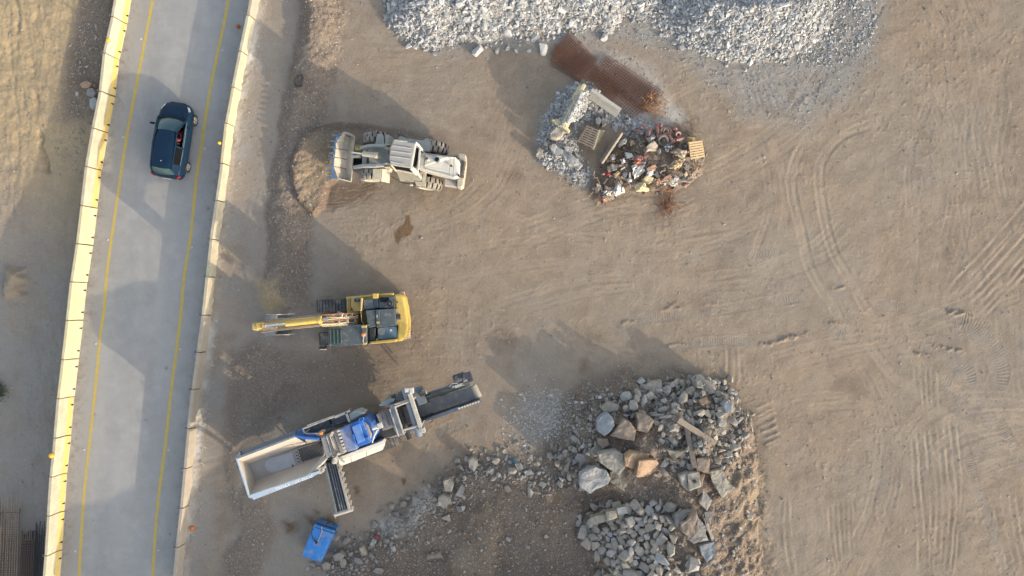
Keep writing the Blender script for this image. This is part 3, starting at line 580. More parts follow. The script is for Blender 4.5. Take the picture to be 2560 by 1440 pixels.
def road_mat():
    m = bpy.data.materials.new('road_concrete'); m.use_nodes = True; t = m.node_tree; N = t.nodes; L = t.links; b = N['Principled BSDF']
    b.inputs['Roughness'].default_value = 0.8; b.inputs['Specular IOR Level'].default_value = 0.3
    tc = N.new('ShaderNodeTexCoord'); at = N.new('ShaderNodeAttribute'); at.attribute_name = 'across'
    def noise(sc, det=6, st=(1, 1, 1)):
        mp = N.new('ShaderNodeMapping'); mp.inputs['Scale'].default_value = st; L.new(tc.outputs['Object'], mp.inputs[0])
        n = N.new('ShaderNodeTexNoise'); n.inputs['Scale'].default_value = sc; n.inputs['Detail'].default_value = det; n.inputs['Roughness'].default_value = .65; L.new(mp.outputs[0], n.inputs['Vector']); return n.outputs['Fac']
    def ramp(v, pts):
        r = N.new('ShaderNodeValToRGB'); e = r.color_ramp.elements
        while len(e) < len(pts): e.new(0.5)
        for el, (p, c) in zip(e, pts): el.position = p; el.color = (c, c, c, 1) if isinstance(c, (int, float)) else (*c, 1)
        L.new(v, r.inputs[0]); return r.outputs[0]
    def mix(f, a, c):
        x = N.new('ShaderNodeMix'); x.data_type = 'RGBA'
        for s_, v in (('Factor', f), ('A', a), ('B', c)):
            if isinstance(v, (int, float)): x.inputs[s_].default_value = v
            elif isinstance(v, tuple): x.inputs[s_].default_value = (*v, 1)
            else: L.new(v, x.inputs[s_])
        return x.outputs['Result']
    def mul(a, c):
        x = N.new('ShaderNodeMath'); x.operation = 'MULTIPLY'
        for i, v in enumerate((a, c)):
            if isinstance(v, float): x.inputs[i].default_value = v
            else: L.new(v, x.inputs[i])
        return x.outputs[0]
    nl = noise(0.5, 6, (1.0, 0.16, 1)); nm = noise(1.6, 8); nf = noise(14, 6)
    base = mix(ramp(nl, [(.35, 0.), (.65, 1.)]), (0.292, 0.284, 0.264), (0.352, 0.343, 0.320))
    base = mix(mul(ramp(nm, [(.4, 0.), (.75, 1.)]), 0.5), base, (0.38, 0.372, 0.352))
    base = mix(mul(ramp(at.outputs['Fac'], [(.27, 0.), (.37, 1.), (.44, 0.), (.58, 0.), (.66, 1.), (.74, 0.)]), 0.32), base, (0.285, 0.288, 0.285))
    edge = mul(ramp(at.outputs['Fac'], [(.03, 1.), (.13, .55), (.22, 0.), (.86, 0.), (.93, .6), (.985, 1.)]), ramp(nm, [(.40, 0.), (.60, 1.)]))
    base = mix(mul(edge, 0.8), base, (0.22, 0.185, 0.155))
    n_sp = noise(3.2, 7); n_sp2 = noise(0.8, 6)
    base = mix(mul(mul(ramp(at.outputs['Fac'], [(.80, 0.), (.90, .5), (.97, 1.)]), ramp(n_sp, [(.50, 0.), (.58, 1.)])), 0.8), base, (0.15, 0.145, 0.14))
    base = mix(mul(mul(ramp(at.outputs['Fac'], [(.02, 1.), (.10, .7), (.17, 0.)]), ramp(n_sp, [(.52, 0.), (.60, 1.)])), 0.7), base, (0.20, 0.165, 0.14))
    base = mix(mul(ramp(n_sp2, [(.52, 0.), (.66, 1.)]), 0.35), base, (0.40, 0.395, 0.38))
    base = mix(mul(ramp(n_sp2, [(.34, 1.), (.46, 0.)]), 0.30), base, (0.25, 0.25, 0.25))
    base = mix(mul(ramp(nf, [(.35, 1.), (.5, 0.)]), 0.22), base, (0.27, 0.27, 0.265))
    v = N.new('ShaderNodeTexVoronoi'); v.inputs['Scale'].default_value = 0.55; L.new(tc.outputs['Object'], v.inputs['Vector'])
    base = mix(mul(ramp(v.outputs['Distance'], [(.035, 1.), (.075, 0.)]), 0.6), base, (0.17, 0.165, 0.16))
    L.new(base, b.inputs['Base Color'])
    bp = N.new('ShaderNodeBump'); bp.inputs['Strength'].default_value = .15; bp.inputs['Distance'].default_value = .01; L.new(nf, bp.inputs['Height']); L.new(bp.outputs[0], b.inputs['Normal'])
    return m
rme.materials.append(road_mat())
LL = [(882, -2500), (402, -100), (382, 0), (350, 167), (322, 314), (308, 397), (283, 569), (267, 686), (260, 777), (251, 838), (240, 954), (224, 1107), (210, 1242), (198, 1435), (192, 1560), (62, 3150)]
RL = [(1070, -2500), (590, -100), (571, 0), (561, 55), (539, 156), (522, 244), (500, 389), (492, 436), (478, 580), (461, 686), (453, 777), (442, 871), (431, 954), (414, 1107), (394, 1265), (382, 1435), (374, 1560), (240, 3150)]
linem = nmat('road_line_yellow', (0.56, 0.40, 0.07), (0.44, 0.34, 0.11), .7, scale=5, dust=.25, dcol=(.38, .36, .32))
for row in (LL, RL):
    mb = MB(); P = [np.array(row[0], float)]+crom(row[1:-1], 8)+[np.array(row[-1], float)]; v = []; f = []
    for p in P:
        wq = 3.9; v += [((p[0]-wq-1280)/S, (720-p[1])/S, 0.004), ((p[0]+wq-1280)/S, (720-p[1])/S, 0.004)]
    f = [[2*i+1, 2*i, 2*i+2, 2*i+3] for i in range(len(P)-1)]
    mb.add(v, f); tag(mb.build('lane_line', linem), kind='structure')
# ------------------------------------------------------------------ barriers
MT['barrier'] = nmat('barrier_concrete', (0.52, 0.46, 0.33), (0.45, 0.40, 0.29), .8, dust=.3, scale=2.2, bump=.15, dcol=(.33, .285, .22))
MT['barriercream'] = nmat('barrier_cream_paint', (0.58, 0.50, 0.31), (0.51, 0.44, 0.27), .75, dust=.22, scale=2.2, dcol=(.40, .34, .24))
MT['barrieryellow'] = nmat('barrier_yellow_paint', (0.60, 0.43, 0.12), (0.52, 0.39, 0.15), .75, dust=.22, scale=4)
MT['barriergrey'] = nmat('barrier_dusty_concrete', (0.42, 0.36, 0.28), (0.34, 0.30, 0.25), .85, dust=.25, scale=2.2, bump=.15)
ORD = ['first', 'second', 'third', 'fourth', 'fifth', 'sixth', 'seventh', 'eighth', 'ninth', 'tenth', 'eleventh', 'twelfth', 'thirteenth', 'fourteenth', 'fifteenth', 'sixteenth', 'seventeenth']
def barrier_mesh(mb, a, b, foot, body, band, h=0.92, up=Vector((0, 0, 1)), z0=0.0, side=None):
    """New Jersey profile between two points; side = unit vector across"""
    prof = [(-.28, 0), (-.28, .07), (-.155, .30), (-.085, h-.02), (-.07, h), (.07, h), (.085, h-.02), (.155, .30), (.28, .07), (.28, 0)]
    a = Vector(a); b = Vector(b); d = (b-a).normalized(); s = side or Vector((d.y, -d.x, 0))
    if s.x < 0: s = -s
    n = len(prof); rings = [[c + s*t + up*(z+z0) for t, z in prof] for c in (a, b)]
    v = [p for r in rings for p in r]
    for j in range(n):
        k = (j+1) % n
        m = foot if j == 7 else (band if j == 6 else body)
        mb.add([v[j], v[k], v[n+k], v[n+j]], [[0, 1, 2, 3]], m)
    mb.add(rings[0], [list(range(n))], body); mb.add(rings[1], [list(range(n))[::-1]], body)
    return s, d
def barrier_row(row, side_name, paint):
    for i in range(len(row)-1):
        A = Vector(((row[i][0]-1280)/S, (720-row[i][1])/S, 0)); B = Vector(((row[i+1][0]-1280)/S, (720-row[i+1][1])/S, 0))
        d = (B-A).normalized(); A = A + d*.028; B = B - d*.028
        off = Vector((d.y, -d.x, 0))*RU(-.012, .012); A += off; B += off
        kind = paint[i]
        mats = [MT['barrier'], MT['barriercream'], MT['barrieryellow'], MT['barriergrey']]
        foot, body, band, look = {'y': (2, 0, 0, 'yellow-footed barrier'), 'c': (1, 1, 1, 'plain cream barrier'), 'yb': (2, 0, 2, 'barrier with yellow foot and face'), 'p': (0, 0, 0, 'pale concrete barrier'), 'g': (3, 3, 3, 'dusty brown concrete barrier')}[kind]
        loc = (A+B)/2; loc.z = 0.004
        mb = MB(); s, d2 = barrier_mesh(mb, A, B, foot, body, band, z0=0.004)
        pos = ORD[i]+' from the top' if i < 9 else (ORD[len(row)-2-i]+' from the bottom' if i < len(row)-2 else 'bottom one')
        lab = '%s, %s in the %s row' % (look, pos, side_name)
        o = mb.build('road_barrier', mats, None, loc, bevel=.02)
        tag(o, lab, 'barrier', 'concrete barriers along the road')
        Lb = (B-A).length
        for fr in ((.20, .80) if side_name == 'left-hand' or i < 10 else ()):
            c = A+(B-A)*fr; pk = MB()
            p0 = c + s*.292 + Vector((0, 0, .06)); p1 = c + s*.225 + Vector((0, 0, .19))
            pk.plate([p0-d*.055, p0+d*.055, p1+d*.02, p1-d*.02], .012); pk.build('anchor_pocket', MT['black'], o)
        hk = MB(); e = B - d*.03 + s*-.10
        hk.tube([e+Vector((0, 0, .90)), e+Vector((0, 0, .97))-s*.05, e+d*.07+Vector((0, 0, .97))-s*.05, e+d*.07+Vector((0, 0, .90))], .022, 6)
        hk.build('joint_hook', MT['dark'], o)
barrier_row(LB, 'left-hand', ['y', 'y', 'y', 'y', 'y', 'y', 'c', 'c', 'c', 'c', 'c', 'y', 'y', 'y', 'y', 'y'])
barrier_row(RB, 'right-hand', ['g', 'p', 'p', 'c', 'c', 'p', 'p', 'p', 'p', 'g', 'g', 'g', 'g', 'g', 'g', 'g'])

# ------------------------------------------------------------------ road studs, warning lamps
def road_stud(px, py, i, side):
    mb = MB(); c = W(px, py, 0.004)
    mb.loft([[c+Vector((x*k, y*k, z)) for x, y in ((-.06, -.05), (.06, -.05), (.06, .05), (-.06, .05))] for k, z in ((1, 0), (.6, .02))])
    o = mb.build('road_stud', MT['white'], None, c)
    tag(o, 'white road stud beside the %s yellow line, %s from the top' % (side, ORD[i]), 'road stud', 'white road studs along the yellow lines')
for i, p in enumerate([(352, 97), (308, 343), (270, 599), (239, 859), (210, 1124), (188, 1378)]): road_stud(*p, i, 'left')
for i, p in enumerate([(556, 125), (511, 371), (480, 619), (450, 873), (421, 1125), (396, 1376)]): road_stud(*p, i, 'right')
def lamp(p, mat, label, big=1.0):
    t = thing('warning_lamp', label, 'warning lamp', p, 'warning lamps on the barriers'); p = Vector(p)
    mb = MB(); mb.box(p+Vector((0, 0, .05)), .10*big, .07*big, .10); mb.build('lamp_base', MT['dark'], t, bevel=.01)
    mb = MB(); mb.lathe(p+Vector((0, 0, .10)), (0, 0, 1), [(0, .085*big), (.02, .10*big), (.12, .10*big), (.17, .06*big), (.18, .01)], 14); mb.build('lamp_lens', mat, t, smooth=.7)
lamp(W(275, 104, .93), MT['amber'], 'small amber warning lamp on a yellow-footed barrier above the car', .9)
lamp(W(134, 1137, .93), MT['amber'], 'large amber warning lamp on the left-hand barrier row low down', 1.25)
lamp(W(552, 359, .93), MT['amber'], 'yellow warning lamp on the right-hand barrier beside the car', .8)
p = W(596, 67, .004)
mb = MB(); mb.lathe(p, (0, 0, 1), [(0, .13), (.02, .13), (.03, .09), (.14, .07), (.15, .01)], 14)
tag(mb.build('lamp_cap', nmat('faded_orange', (.42, .15, .07), None, .6), None, p, smooth=.6), 'faded orange lamp cap lying at the foot of the right-hand barriers', 'lamp cap')
p = GP(481, 1320)
mb = MB(); mb.lathe(p, (0, 0, 1), [(-.03, .12), (.03, .13), (.10, .10), (.13, .01)], 12)
tag(mb.build('fallen_lamp_cap', MT['orange'], None, p, smooth=.6), 'bright orange cap lying on the soil right of the barriers', 'lamp cap')

# ------------------------------------------------------------------ the dark blue car and its driver
hd = Vector((0.15, 0.989, 0)).normalized(); rt = Vector((hd.y, -hd.x, 0)); cc = W(446, 357, 0)
def C(s, t, z): return cc + hd*s + rt*t + Vector((0, 0, z+.004))
car = thing('parked_car', 'dark blue hatchback with an open right window driving up the concrete road', 'car', cc+Vector((0, 0, .004)))
st = [(-2.03, .48, .30, .74), (-2.0, .68, .24, .86), (-1.86, .79, .20, .97), (-1.55, .85, .18, 1.0), (-.9, .865, .18, .98), (0, .865, .18, .965), (.8, .86, .18, .955), (1.12, .85, .18, .945), (1.45, .83, .18, .885), (1.72, .77, .2, .81), (1.90, .66, .23, .73), (2.0, .50, .27, .65), (2.04, .30, .32, .55)]
rings = []
for s, w, zb, zt in st:
    half = [(.88*w, zb), (w, zb+.12), (w*1.005, zb+.36 if zb+.36 < zt-.1 else (zb+zt)/2), (w*.99, zt-.12), (w*.94, zt-.035), (w*.84, zt), (w*.42, zt+.025), (0, zt+.035)]
    rings.append([C(s, t, z) for t, z in half] + [C(s, -t, z) for t, z in half[-2::-1]])
mb = MB(); n = 15
v = [p for r in rings for p in r]; fs = []
for i in range(len(rings)-1):
    for j in range(n):
        if 2 <= i <= 5 and j in (5, 6, 7, 8): continue       # open over the cabin
        k = (j+1) % n; fs.append([i*n+j, i*n+k, (i+1)*n+k, (i+1)*n+j])
fs.append(list(range(n))[::-1]); fs.append([(len(rings)-1)*n+j for j in range(n)])
mb.add(v, fs); body = mb.build('body', MT['carpaint'], car, smooth=1.2)
sm = body.modifiers.new('s', 'SUBSURF'); sm.levels = 1; sm.render_levels = 2
mb = MB(); mb.loft([[C(s, t, z) for s, t in ((-1.75, -.74), (.95, -.74), (.95, .74), (-1.75, .74))] for z in (.30, .36)])
for s0 in (.15, -.95):
    for t0 in (-.36, .36):
        mb.loft([[C(s0-.24, t0-.24, z), C(s0+.28, t0-.24, z), C(s0+.28, t0+.24, z), C(s0-.24, t0+.24, z)] for z in (.36, .56)])
        mb.loft([[C(s0-.3-q*.12, t0-.23+q*.05, .5+.62*q), C(s0-.18-q*.12, t0-.23+q*.05, .5+.62*q), C(s0-.18-q*.12, t0+.23-q*.05, .5+.62*q), C(s0-.3-q*.12, t0+.23-q*.05, .5+.62*q)] for q in (0, .6, 1)])
mb.loft([[C(s, t, z) for s, t in ((.72, -.7), (1.05, -.7), (1.05, .7), (.72, .7))] for z in (.6, .93)])
mb.build('interior', MT['interior'], car, bevel=.03)
def grid(f, nu, nv, mb, th=0.02, m=0):
    pts = [[f(i/nu, j/nv) for j in range(nv+1)] for i in range(nu+1)]; v = [p for r in pts for p in r]
    o = len(v); v2 = [p - Vector((0, 0, th)) for p in v]
    fq = [[i*(nv+1)+j, (i+1)*(nv+1)+j, (i+1)*(nv+1)+j+1, i*(nv+1)+j+1] for i in range(nu) for j in range(nv)]
    bd = [(i*(nv+1), (i+1)*(nv+1)) for i in range(nu)] + [((i+1)*(nv+1)+nv, i*(nv+1)+nv) for i in range(nu)] + [(j+1, j) for j in range(nv)] + [(nu*(nv+1)+j, nu*(nv+1)+j+1) for j in range(nv)]
    mb.add(v+v2, fq + [[o+i for i in f_[::-1]] for f_ in fq] + [[a, o+a, o+b, b][::-1] for a, b in bd], m)
def roof_f(u, v_):
    s = -1.62 + 2.02*u; x = 2*v_-1; w = .60 - .05*abs(u-.45)**2*4
    return C(s - .05*abs(x)**2*(1 if u > .5 else -.6), x*w, 1.475 - .055*x**4 - .03*x*x - .10*max(0, .25-u)**2*16*.5 - .07*max(0, u-.7)**2*10)
mb = MB(); grid(roof_f, 10, 10, mb, .03); mb.build('roof', MT['carpaint'], car, smooth=1.2)
def wind_f(u, v_):
    x = 2*v_-1; s0 = .40-.05*x*x; s1 = 1.16-.17*x*x; t0 = .56*x; t1 = .70*x; z0 = 1.395-.05*x**4; z1 = .965
    return C(s0+(s1-s0)*u, t0+(t1-t0)*u, z0+(z1-z0)*u+.03*math.sin(u*math.pi))
mb = MB(); grid(wind_f, 6, 8, mb, .012); mb.build('windscreen', MT['carglass'], car, smooth=1.2)
def rear_f(u, v_):
    x = 2*v_-1; s0 = -1.63+.03*x*x; s1 = -1.92+.10*x*x
    return C(s0+(s1-s0)*u, x*(.54+.06*u), 1.36-.03*x*x-(.34)*u)
mb = MB(); grid(rear_f, 4, 8, mb, .012); mb.build('rear_window', MT['carglass'], car, smooth=1.2)
for sg in (-1, 1):
    R = lambda s: (C(s, sg*.585, 1.395)); B_ = lambda s: C(s, sg*.80, .975)
    mb = MB()
    if sg < 0: mb.plate([B_(-.35), B_(.98), C(.42, sg*.59, 1.37), R(-.35)], .01)
    else: mb.plate([B_(-.30), B_(.98), C(.88, sg*.77, 1.03), C(-.30, sg*.77, 1.03)], .01)
    mb.build('front_side_window', MT['carglass'], car)
    mb = MB(); mb.plate([B_(-1.28), B_(-.45), R(-.45), R(-1.35)], .01) ; mb.build('rear_side_window', MT['glassdark'], car)
    mb = MB()
    mb.tube([C(.40, sg*.585, 1.385), C(.8, sg*.68, 1.19), C(1.12, sg*.76, .965)], .04, 8)
    mb.tube([C(-.38, sg*.60, 1.38), C(-.42, sg*.81, .96)], .055, 8)
    mb.plate([C(-1.30, sg*.80, .96), C(-1.86, sg*.66, .95), C(-1.66, sg*.56, 1.36), C(-1.34, sg*.59, 1.39)], .05)
    mb.tube([C(.42, sg*.575, 1.40), C(-.4, sg*.60, 1.42), C(-1.6, sg*.565, 1.37)], .035, 8)
    mb.build('window_pillar', MT['carpaint'], car, smooth=.8)
    mb = MB(); mb.tube([C(.72, sg*.83, .97), C(.72, sg*.93, 1.0)], .025, 6); mb.box(C(.70, sg*1.0, 1.01), .20, .10, .13, math.atan2(rt.y, rt.x)); mb.build('wing_mirror', MT['carpaint'], car, bevel=.03, smooth=.8)
    mb = MB(); mb.plate([C(1.55, sg*.74, .86), C(1.86, sg*.58, .76), C(1.80, sg*.70, .70), C(1.60, sg*.80, .76)], .03); mb.build('headlight', MT['chrome'], car, bevel=.01)
    mb = MB(); mb.plate([C(-1.84, sg*.80, .93), C(-1.98, sg*.66, .91), C(-2.03, sg*.60, .74), C(-1.90, sg*.80, .74)], .04); mb.build('tail_light', MT['redlens'], car, bevel=.01)
    for s in (1.27, -1.27):
        c = C(s, sg*.795, .30)
        mb = MB(); a = rt*sg
        mb.lathe(c, a, [(-.10, .20), (-.10, .28), (-.07, .305), (.07, .305), (.10, .285), (.10, .20)], 28, 0, False); ty = mb.build('wheel', MT['slot'], car, smooth=.7)
        mb = MB(); mb.lathe(c, a, [(.05, .03), (.055, .19), (.09, .205), (.105, .20), (.07, .19)], 28)
        x = a.cross(Vector((0, 0, 1)))
        for k in range(5):
            an = 2*math.pi*k/5; d_ = x*math.cos(an)+Vector((0, 0, 1))*math.sin(an); mb.bar(c+a*.088+d_*.03, c+a*.088+d_*.195, .05, .02, 0, up=a)
        mb.build('rim', MT['alloy'], ty)
mb = MB(); mb.plate([C(-2.06, -.24, .66), C(-2.06, .24, .66), C(-2.085, .24, .56), C(-2.085, -.24, .56)], .012); mb.build('number_plate', MT['white'], car)
mb = MB(); mb.plate([C(1.98, -.42, .66), C(1.98, .42, .66), C(2.045, .40, .56), C(2.045, -.40, .56)], .02); mb.build('grille', MT['black'], car)
mb = MB(); mb.lathe(C(-1.25, .0, 1.445), (0, 0, 1), [(0, .03), (.03, .02), (.05, .005)], 8); mb.build('roof_aerial', MT['white'], car)

mb = MB(); mb.tube([C(1.17-.17*x*x, .73*x, .975) for x in [-1+.2*k for k in range(11)]], .035, 6); mb.build('wiper_cowl', MT['black'], car)
for sg in (-1, 1):
    for s_ in (1.0, -.42, -1.2):
        mb = MB(); mb.tube([C(s_, sg*.872, .35), C(s_, sg*.878, .60), C(s_-.02, sg*.86, .90), C(s_-.03, sg*.81, .965)], .010, 5); mb.build('door_gap', MT['black'], car)
    mb = MB(); mb.tube([C(1.0, sg*.80, .98), C(.2, sg*.815, .985), C(-.6, sg*.815, .99), C(-1.35, sg*.79, .99)], .016, 5); mb.build('window_trim', MT['chrome'] if sg > 0 else MT['black'], car)
    mb = MB(); mb.tube([C(1.12, sg*.66, .99), C(1.5, sg*.63, .94), C(1.8, sg*.54, .83)], .009, 5); mb.build('bonnet_gap', MT['black'], car)
def skin_body(name, joints, edges, radii, mat, parent=None, loc=None, sub=1):
    me = bpy.data.meshes.new(name); o = bpy.data.objects.new(name, me); COL.objects.link(o)
    org = Vector(parent['_o']) if parent is not None else Vector(loc)
    if parent is not None: o.parent = parent
    else: o.location = org
    o['_o'] = list(org)
    me.from_pydata([Vector(j)-org for j in joints], edges, [])
    import bmesh
    bm = bmesh.new(); bm.from_mesh(me); ly = bm.verts.layers.skin.verify(); bm.verts.ensure_lookup_table()
    for i, r in enumerate(radii): bm.verts[i][ly].radius = r if isinstance(r, tuple) else (r, r)
    bm.verts[0][ly].use_root = True; bm.to_mesh(me); bm.free()
    k = o.modifiers.new('skin', 'SKIN'); k.use_smooth_shade = True
    sb = o.modifiers.new('sub', 'SUBSURF'); sb.levels = sub; sb.render_levels = sub
    me.materials.append(mat); return o
# driver sits on the right-hand front seat, right arm resting towards the open window
J = [C(.10, .36, .64), C(.04, .36, .82), C(-.03, .36, 1.02), C(-.01, .36, 1.13), C(.02, .36, 1.19), C(.04, .36, 1.29),      # pelvis..head
     C(-.02, .18, 1.05), C(.12, .14, .86), C(.40, .24, .90), C(-.02, .54, 1.05), C(.10, .60, .88), C(.40, .48, .92),       # arms
     C(.45, .27, .66), C(.75, .26, .45), C(.45, .45, .66), C(.75, .46, .45)]
E = [(0, 1), (1, 2), (2, 3), (3, 4), (4, 5), (2, 6), (6, 7), (7, 8), (2, 9), (9, 10), (10, 11), (0, 12), (12, 13), (0, 14), (14, 15)]
per = skin_body('person', J, E, [(.15, .12), (.14, .11), (.15, .10), .055, .06, .085, .07, .05, .035, .07, .05, .035, .085, .06, .085, .06], MT['shirt'], None, C(.10, .36, .56))
tag(per, 'driver in a red shirt seated at the open right window of the dark blue car', 'person')
mb = MB(); mb.lathe(C(.035, .36, 1.245), (0, 0, 1), [(.0, .088), (.05, .094), (.10, .075), (.125, .02)], 14); mb.build('hair', MT['hair'], per, smooth=1)
mb = MB(); mb.lathe(C(.075, .36, 1.20), (0, 0, 1), [(-.06, .045), (-.02, .07), (.06, .075), (.09, .05)], 14); mb.build('face', MT['skin'], per, smooth=1)
# ------------------------------------------------------------------ wheel loader
LZ = ZM(720, 290, 5.3333)
base = LZ(1500, 620, 0); base.z = 0.0
ld = thing('wheel_loader', 'dusty cream wheel loader pushing soil with its toothed bucket', 'wheel loader', base)
def LP(p, z): return LZ(p[0], p[1], z)
# bucket: lip, curved shell, end plates, teeth
lip = [(735, 214), (645, 345), (612, 680), (668, 835)]
bot = [(800, 222), (752, 350), (722, 700), (745, 850)]
mid_ = [(838, 240), (806, 360), (775, 720), (790, 862)]
top = [(890, 275), (880, 380), (852, 740), (840, 876)]
zs = [1.30, .78, .70, 1.12]
mb = MB(); rows = [[LP(p, z) for p in r] for r, z in zip((lip, bot, mid_, top), zs)]
in_ = [[q + Vector((0, 0, .0)) for q in r] for r in rows]; out_ = [[q + Vector((.02, 0, -.07)) for q in r] for r in rows]
nv = 4
v = [p for r in in_ for p in r] + [p for r in out_ for p in r]; f = []
for i in range(3):
    for j in range(3):
        f.append([i*4+j, i*4+j+1, (i+1)*4+j+1, (i+1)*4+j]); f.append([16+i*4+j, 16+(i+1)*4+j, 16+(i+1)*4+j+1, 16+i*4+j+1])
for i in range(3):
    f.append([i*4, (i+1)*4, 16+(i+1)*4, 16+i*4]); f.append([i*4+3, 16+i*4+3, 16+(i+1)*4+3, (i+1)*4+3])
for j in range(3):
    f.append([j, 16+j, 16+j+1, j+1]); f.append([12+j, 12+j+1, 16+12+j+1, 16+12+j])
mb.add(v, f); bucket = mb.build('bucket', nmat('bucket_paint', (.56, .50, .39), (.42, .37, .30), .6, dust=.35), ld)
for k in (0, 3):
    mb = MB(); mb.plate([rows[0][k], rows[1][k]+Vector((0, 0, -.06)), rows[2][k]+Vector((0, 0, -.06)), rows[3][k], (rows[0][k]+rows[3][k])/2+Vector((0, 0, .02))], .05); mb.build('side_plate', MT['clight'], bucket)
for a, b in ((0, 1), (1, 2)):
    for t in ((.33,) if a == 0 else (.28, .62, .98)):
        mb = MB(); p = [r[a]+(r[b]-r[a])*t + Vector((0, 0, .012)) for r in rows[:3]]; mb.tube(p, .016, 5); mb.build('weld_seam', MT['dark'], bucket)
edge = [LP(p, z) for p, z in (((650, 250), 1.36), ((560, 560), 1.40), ((548, 810), 1.36))]
mb = MB(); l4 = rows[0]
mb.plate([l4[1]+Vector((-.02, .0, -.02)), l4[2]+Vector((-.02, 0, -.02)), LP((585, 680), 1.36), LP((620, 345), 1.36)], .05)
mb.plate([l4[0]+Vector((-.02, 0, -.02)), l4[1]+Vector((-.02, 0, -.02)), LP((620, 345), 1.36), LP((655, 250), 1.36)], .05)
mb.plate([l4[2]+Vector((-.02, 0, -.02)), l4[3]+Vector((-.02, 0, -.02)), LP((575, 835), 1.36), LP((585, 680), 1.36)], .05)
mb.build('cutting_edge', MT['bluesteel'], bucket)
for k in range(8):
    t = k/7; x = 655+(575-655)*t + (-12 if 0 < k < 7 else 0); y = 258+(815-258)*t
    mb = MB(); a = LP((x+20, y), 1.36); b = LP((x-66, y-2), 1.42)
    d_ = Vector((0, .07, 0)); mb.loft([[a-d_+Vector((0, 0, -.05)), a+d_+Vector((0, 0, -.05)), a+d_+Vector((0, 0, .06)), a-d_+Vector((0, 0, .06))], [b-d_*.35+Vector((0, 0, -.01)), b+d_*.35+Vector((0, 0, -.01)), b+d_*.35+Vector((0, 0, .02)), b-d_*.35+Vector((0, 0, .02))]])
    mb.build('tooth', MT['bluesteel'], bucket)
# lift arms, cross tube, tilt linkage
for p in ([(925, 440, 1.0), (1090, 405, 1.5), (1230, 398, 1.9), (1330, 402, 2.05)], [(870, 690, 1.0), (1010, 668, 1.5), (1180, 664, 1.9), (1305, 655, 2.05)]):
    mb = MB(); q = [LZ(*a) for a in p]
    ws = [(.16, .30), (.17, .42), (.16, .36), (.14, .24)]
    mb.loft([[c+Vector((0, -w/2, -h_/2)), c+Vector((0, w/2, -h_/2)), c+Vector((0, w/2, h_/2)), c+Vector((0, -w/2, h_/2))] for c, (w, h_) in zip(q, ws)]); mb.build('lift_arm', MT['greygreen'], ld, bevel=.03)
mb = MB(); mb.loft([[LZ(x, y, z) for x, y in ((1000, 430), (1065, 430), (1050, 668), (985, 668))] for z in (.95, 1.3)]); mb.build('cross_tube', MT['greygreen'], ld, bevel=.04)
mb = MB(); mb.tube([LZ(1000, 505, 1.95), LZ(1185, 525, 2.15)], .135, 14); mb.tube([LZ(1160, 523, 2.13), LZ(1190, 526, 2.16)], .16, 14); mb.build('tilt_cylinder', MT['cream'], ld, smooth=.7)
mb = MB(); mb.tube([LZ(860, 488, 1.45), LZ(1005, 506, 1.93)], .06, 10); mb.build('cylinder_rod', MT['chrome'], ld, smooth=.7)
mb = MB(); mb.bar(LZ(850, 545, 1.35), LZ(960, 535, 1.6), .14, .12); mb.bar(LZ(1185, 545, 2.0), LZ(1260, 560, 1.8), .12, .12); mb.build('link_bar', MT['cream'], ld, bevel=.02)
mb = MB(); mb.lathe(LZ(950, 430, 1.15), (1, -.2, 0), [(-.22, .10), (-.18, .16), (.18, .16), (.22, .1)], 12); mb.build('coupler_motor', nmat('olive_metal', (.22, .19, .08), None, .7), ld, smooth=.6)
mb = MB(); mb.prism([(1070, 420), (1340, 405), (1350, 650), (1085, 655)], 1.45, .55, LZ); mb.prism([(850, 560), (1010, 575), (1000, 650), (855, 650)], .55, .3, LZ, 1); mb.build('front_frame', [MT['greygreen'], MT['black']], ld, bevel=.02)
mb = MB()
for y in (402, 655):
    mb.prism([(1290, y-32), (1350, y-32), (1350, y-18), (1290, y-18)], 2.2, 1.2, LZ); mb.prism([(1290, y+18), (1350, y+18), (1350, y+32), (1290, y+32)], 2.2, 1.2, LZ)
mb.prism([(1300, 690), (1350, 640), (1372, 690), (1345, 730)], 2.0, 1.3, LZ); mb.build('arm_tower', MT['cream'], ld, bevel=.01)
# wheels
def big_wheel(c, ax_, R=.76, wd_=.60, par=ld, n=64):
    c = Vector(c); a = Vector(ax_).normalized(); u = a.cross(Vector((0, 0, 1))).normalized(); w = a.cross(u)
    mb = MB(); prof = [(-.5, .66), (-.48, .84), (-.42, .955), (-.28, 1.0), (-.02, 1.0), (.02, 1.0), (.28, 1.0), (.42, .955), (.48, .84), (.5, .66)]
    rings = []
    for j in range(n):
        an = 2*math.pi*j/n; d_ = u*math.cos(an)+w*math.sin(an); ring = []
        for k, (o, r) in enumerate(prof):
            side_ = 0 if k < 5 else 1
            rr = r
            if r > .94 and (j % 4 == (0 if side_ == 0 else 2)) and abs(o) > .1: rr = r-.075
            ring.append(c + a*o*wd_ + d_*rr*R)
        rings.append(ring)
    m_ = len(prof); v = [p for r in rings for p in r]; f0 = []; f1 = []
    for j in range(n):
        j2 = (j+1) % n
        for k in range(m_-1):
            side_ = 0 if k < 4 else 1; q = [j*m_+k, j*m_+k+1, j2*m_+k+1, j2*m_+k]
            (f1 if (1 <= k <= 7 and k != 4 and (j % 4 in ((0,) if side_ == 0 else (2,)))) else f0).append(q)
    mb.add(v, f0, 0); mb.add(v, f1, 1)
    t = mb.build('wheel', [MT['tyre'], MT['slot']], par)
    for sg in (-1, 1):
        mb = MB(); mb.lathe(c, a*sg, [(wd_*.20, .02), (wd_*.20, R*.25), (wd_*.30, R*.30), (wd_*.22, R*.36), (wd_*.25, R*.58), (wd_*.42, R*.66), (wd_*.47, R*.66), (wd_*.40, R*.6)], 28); mb.build('rim', MT['cream'], t, smooth=.5)
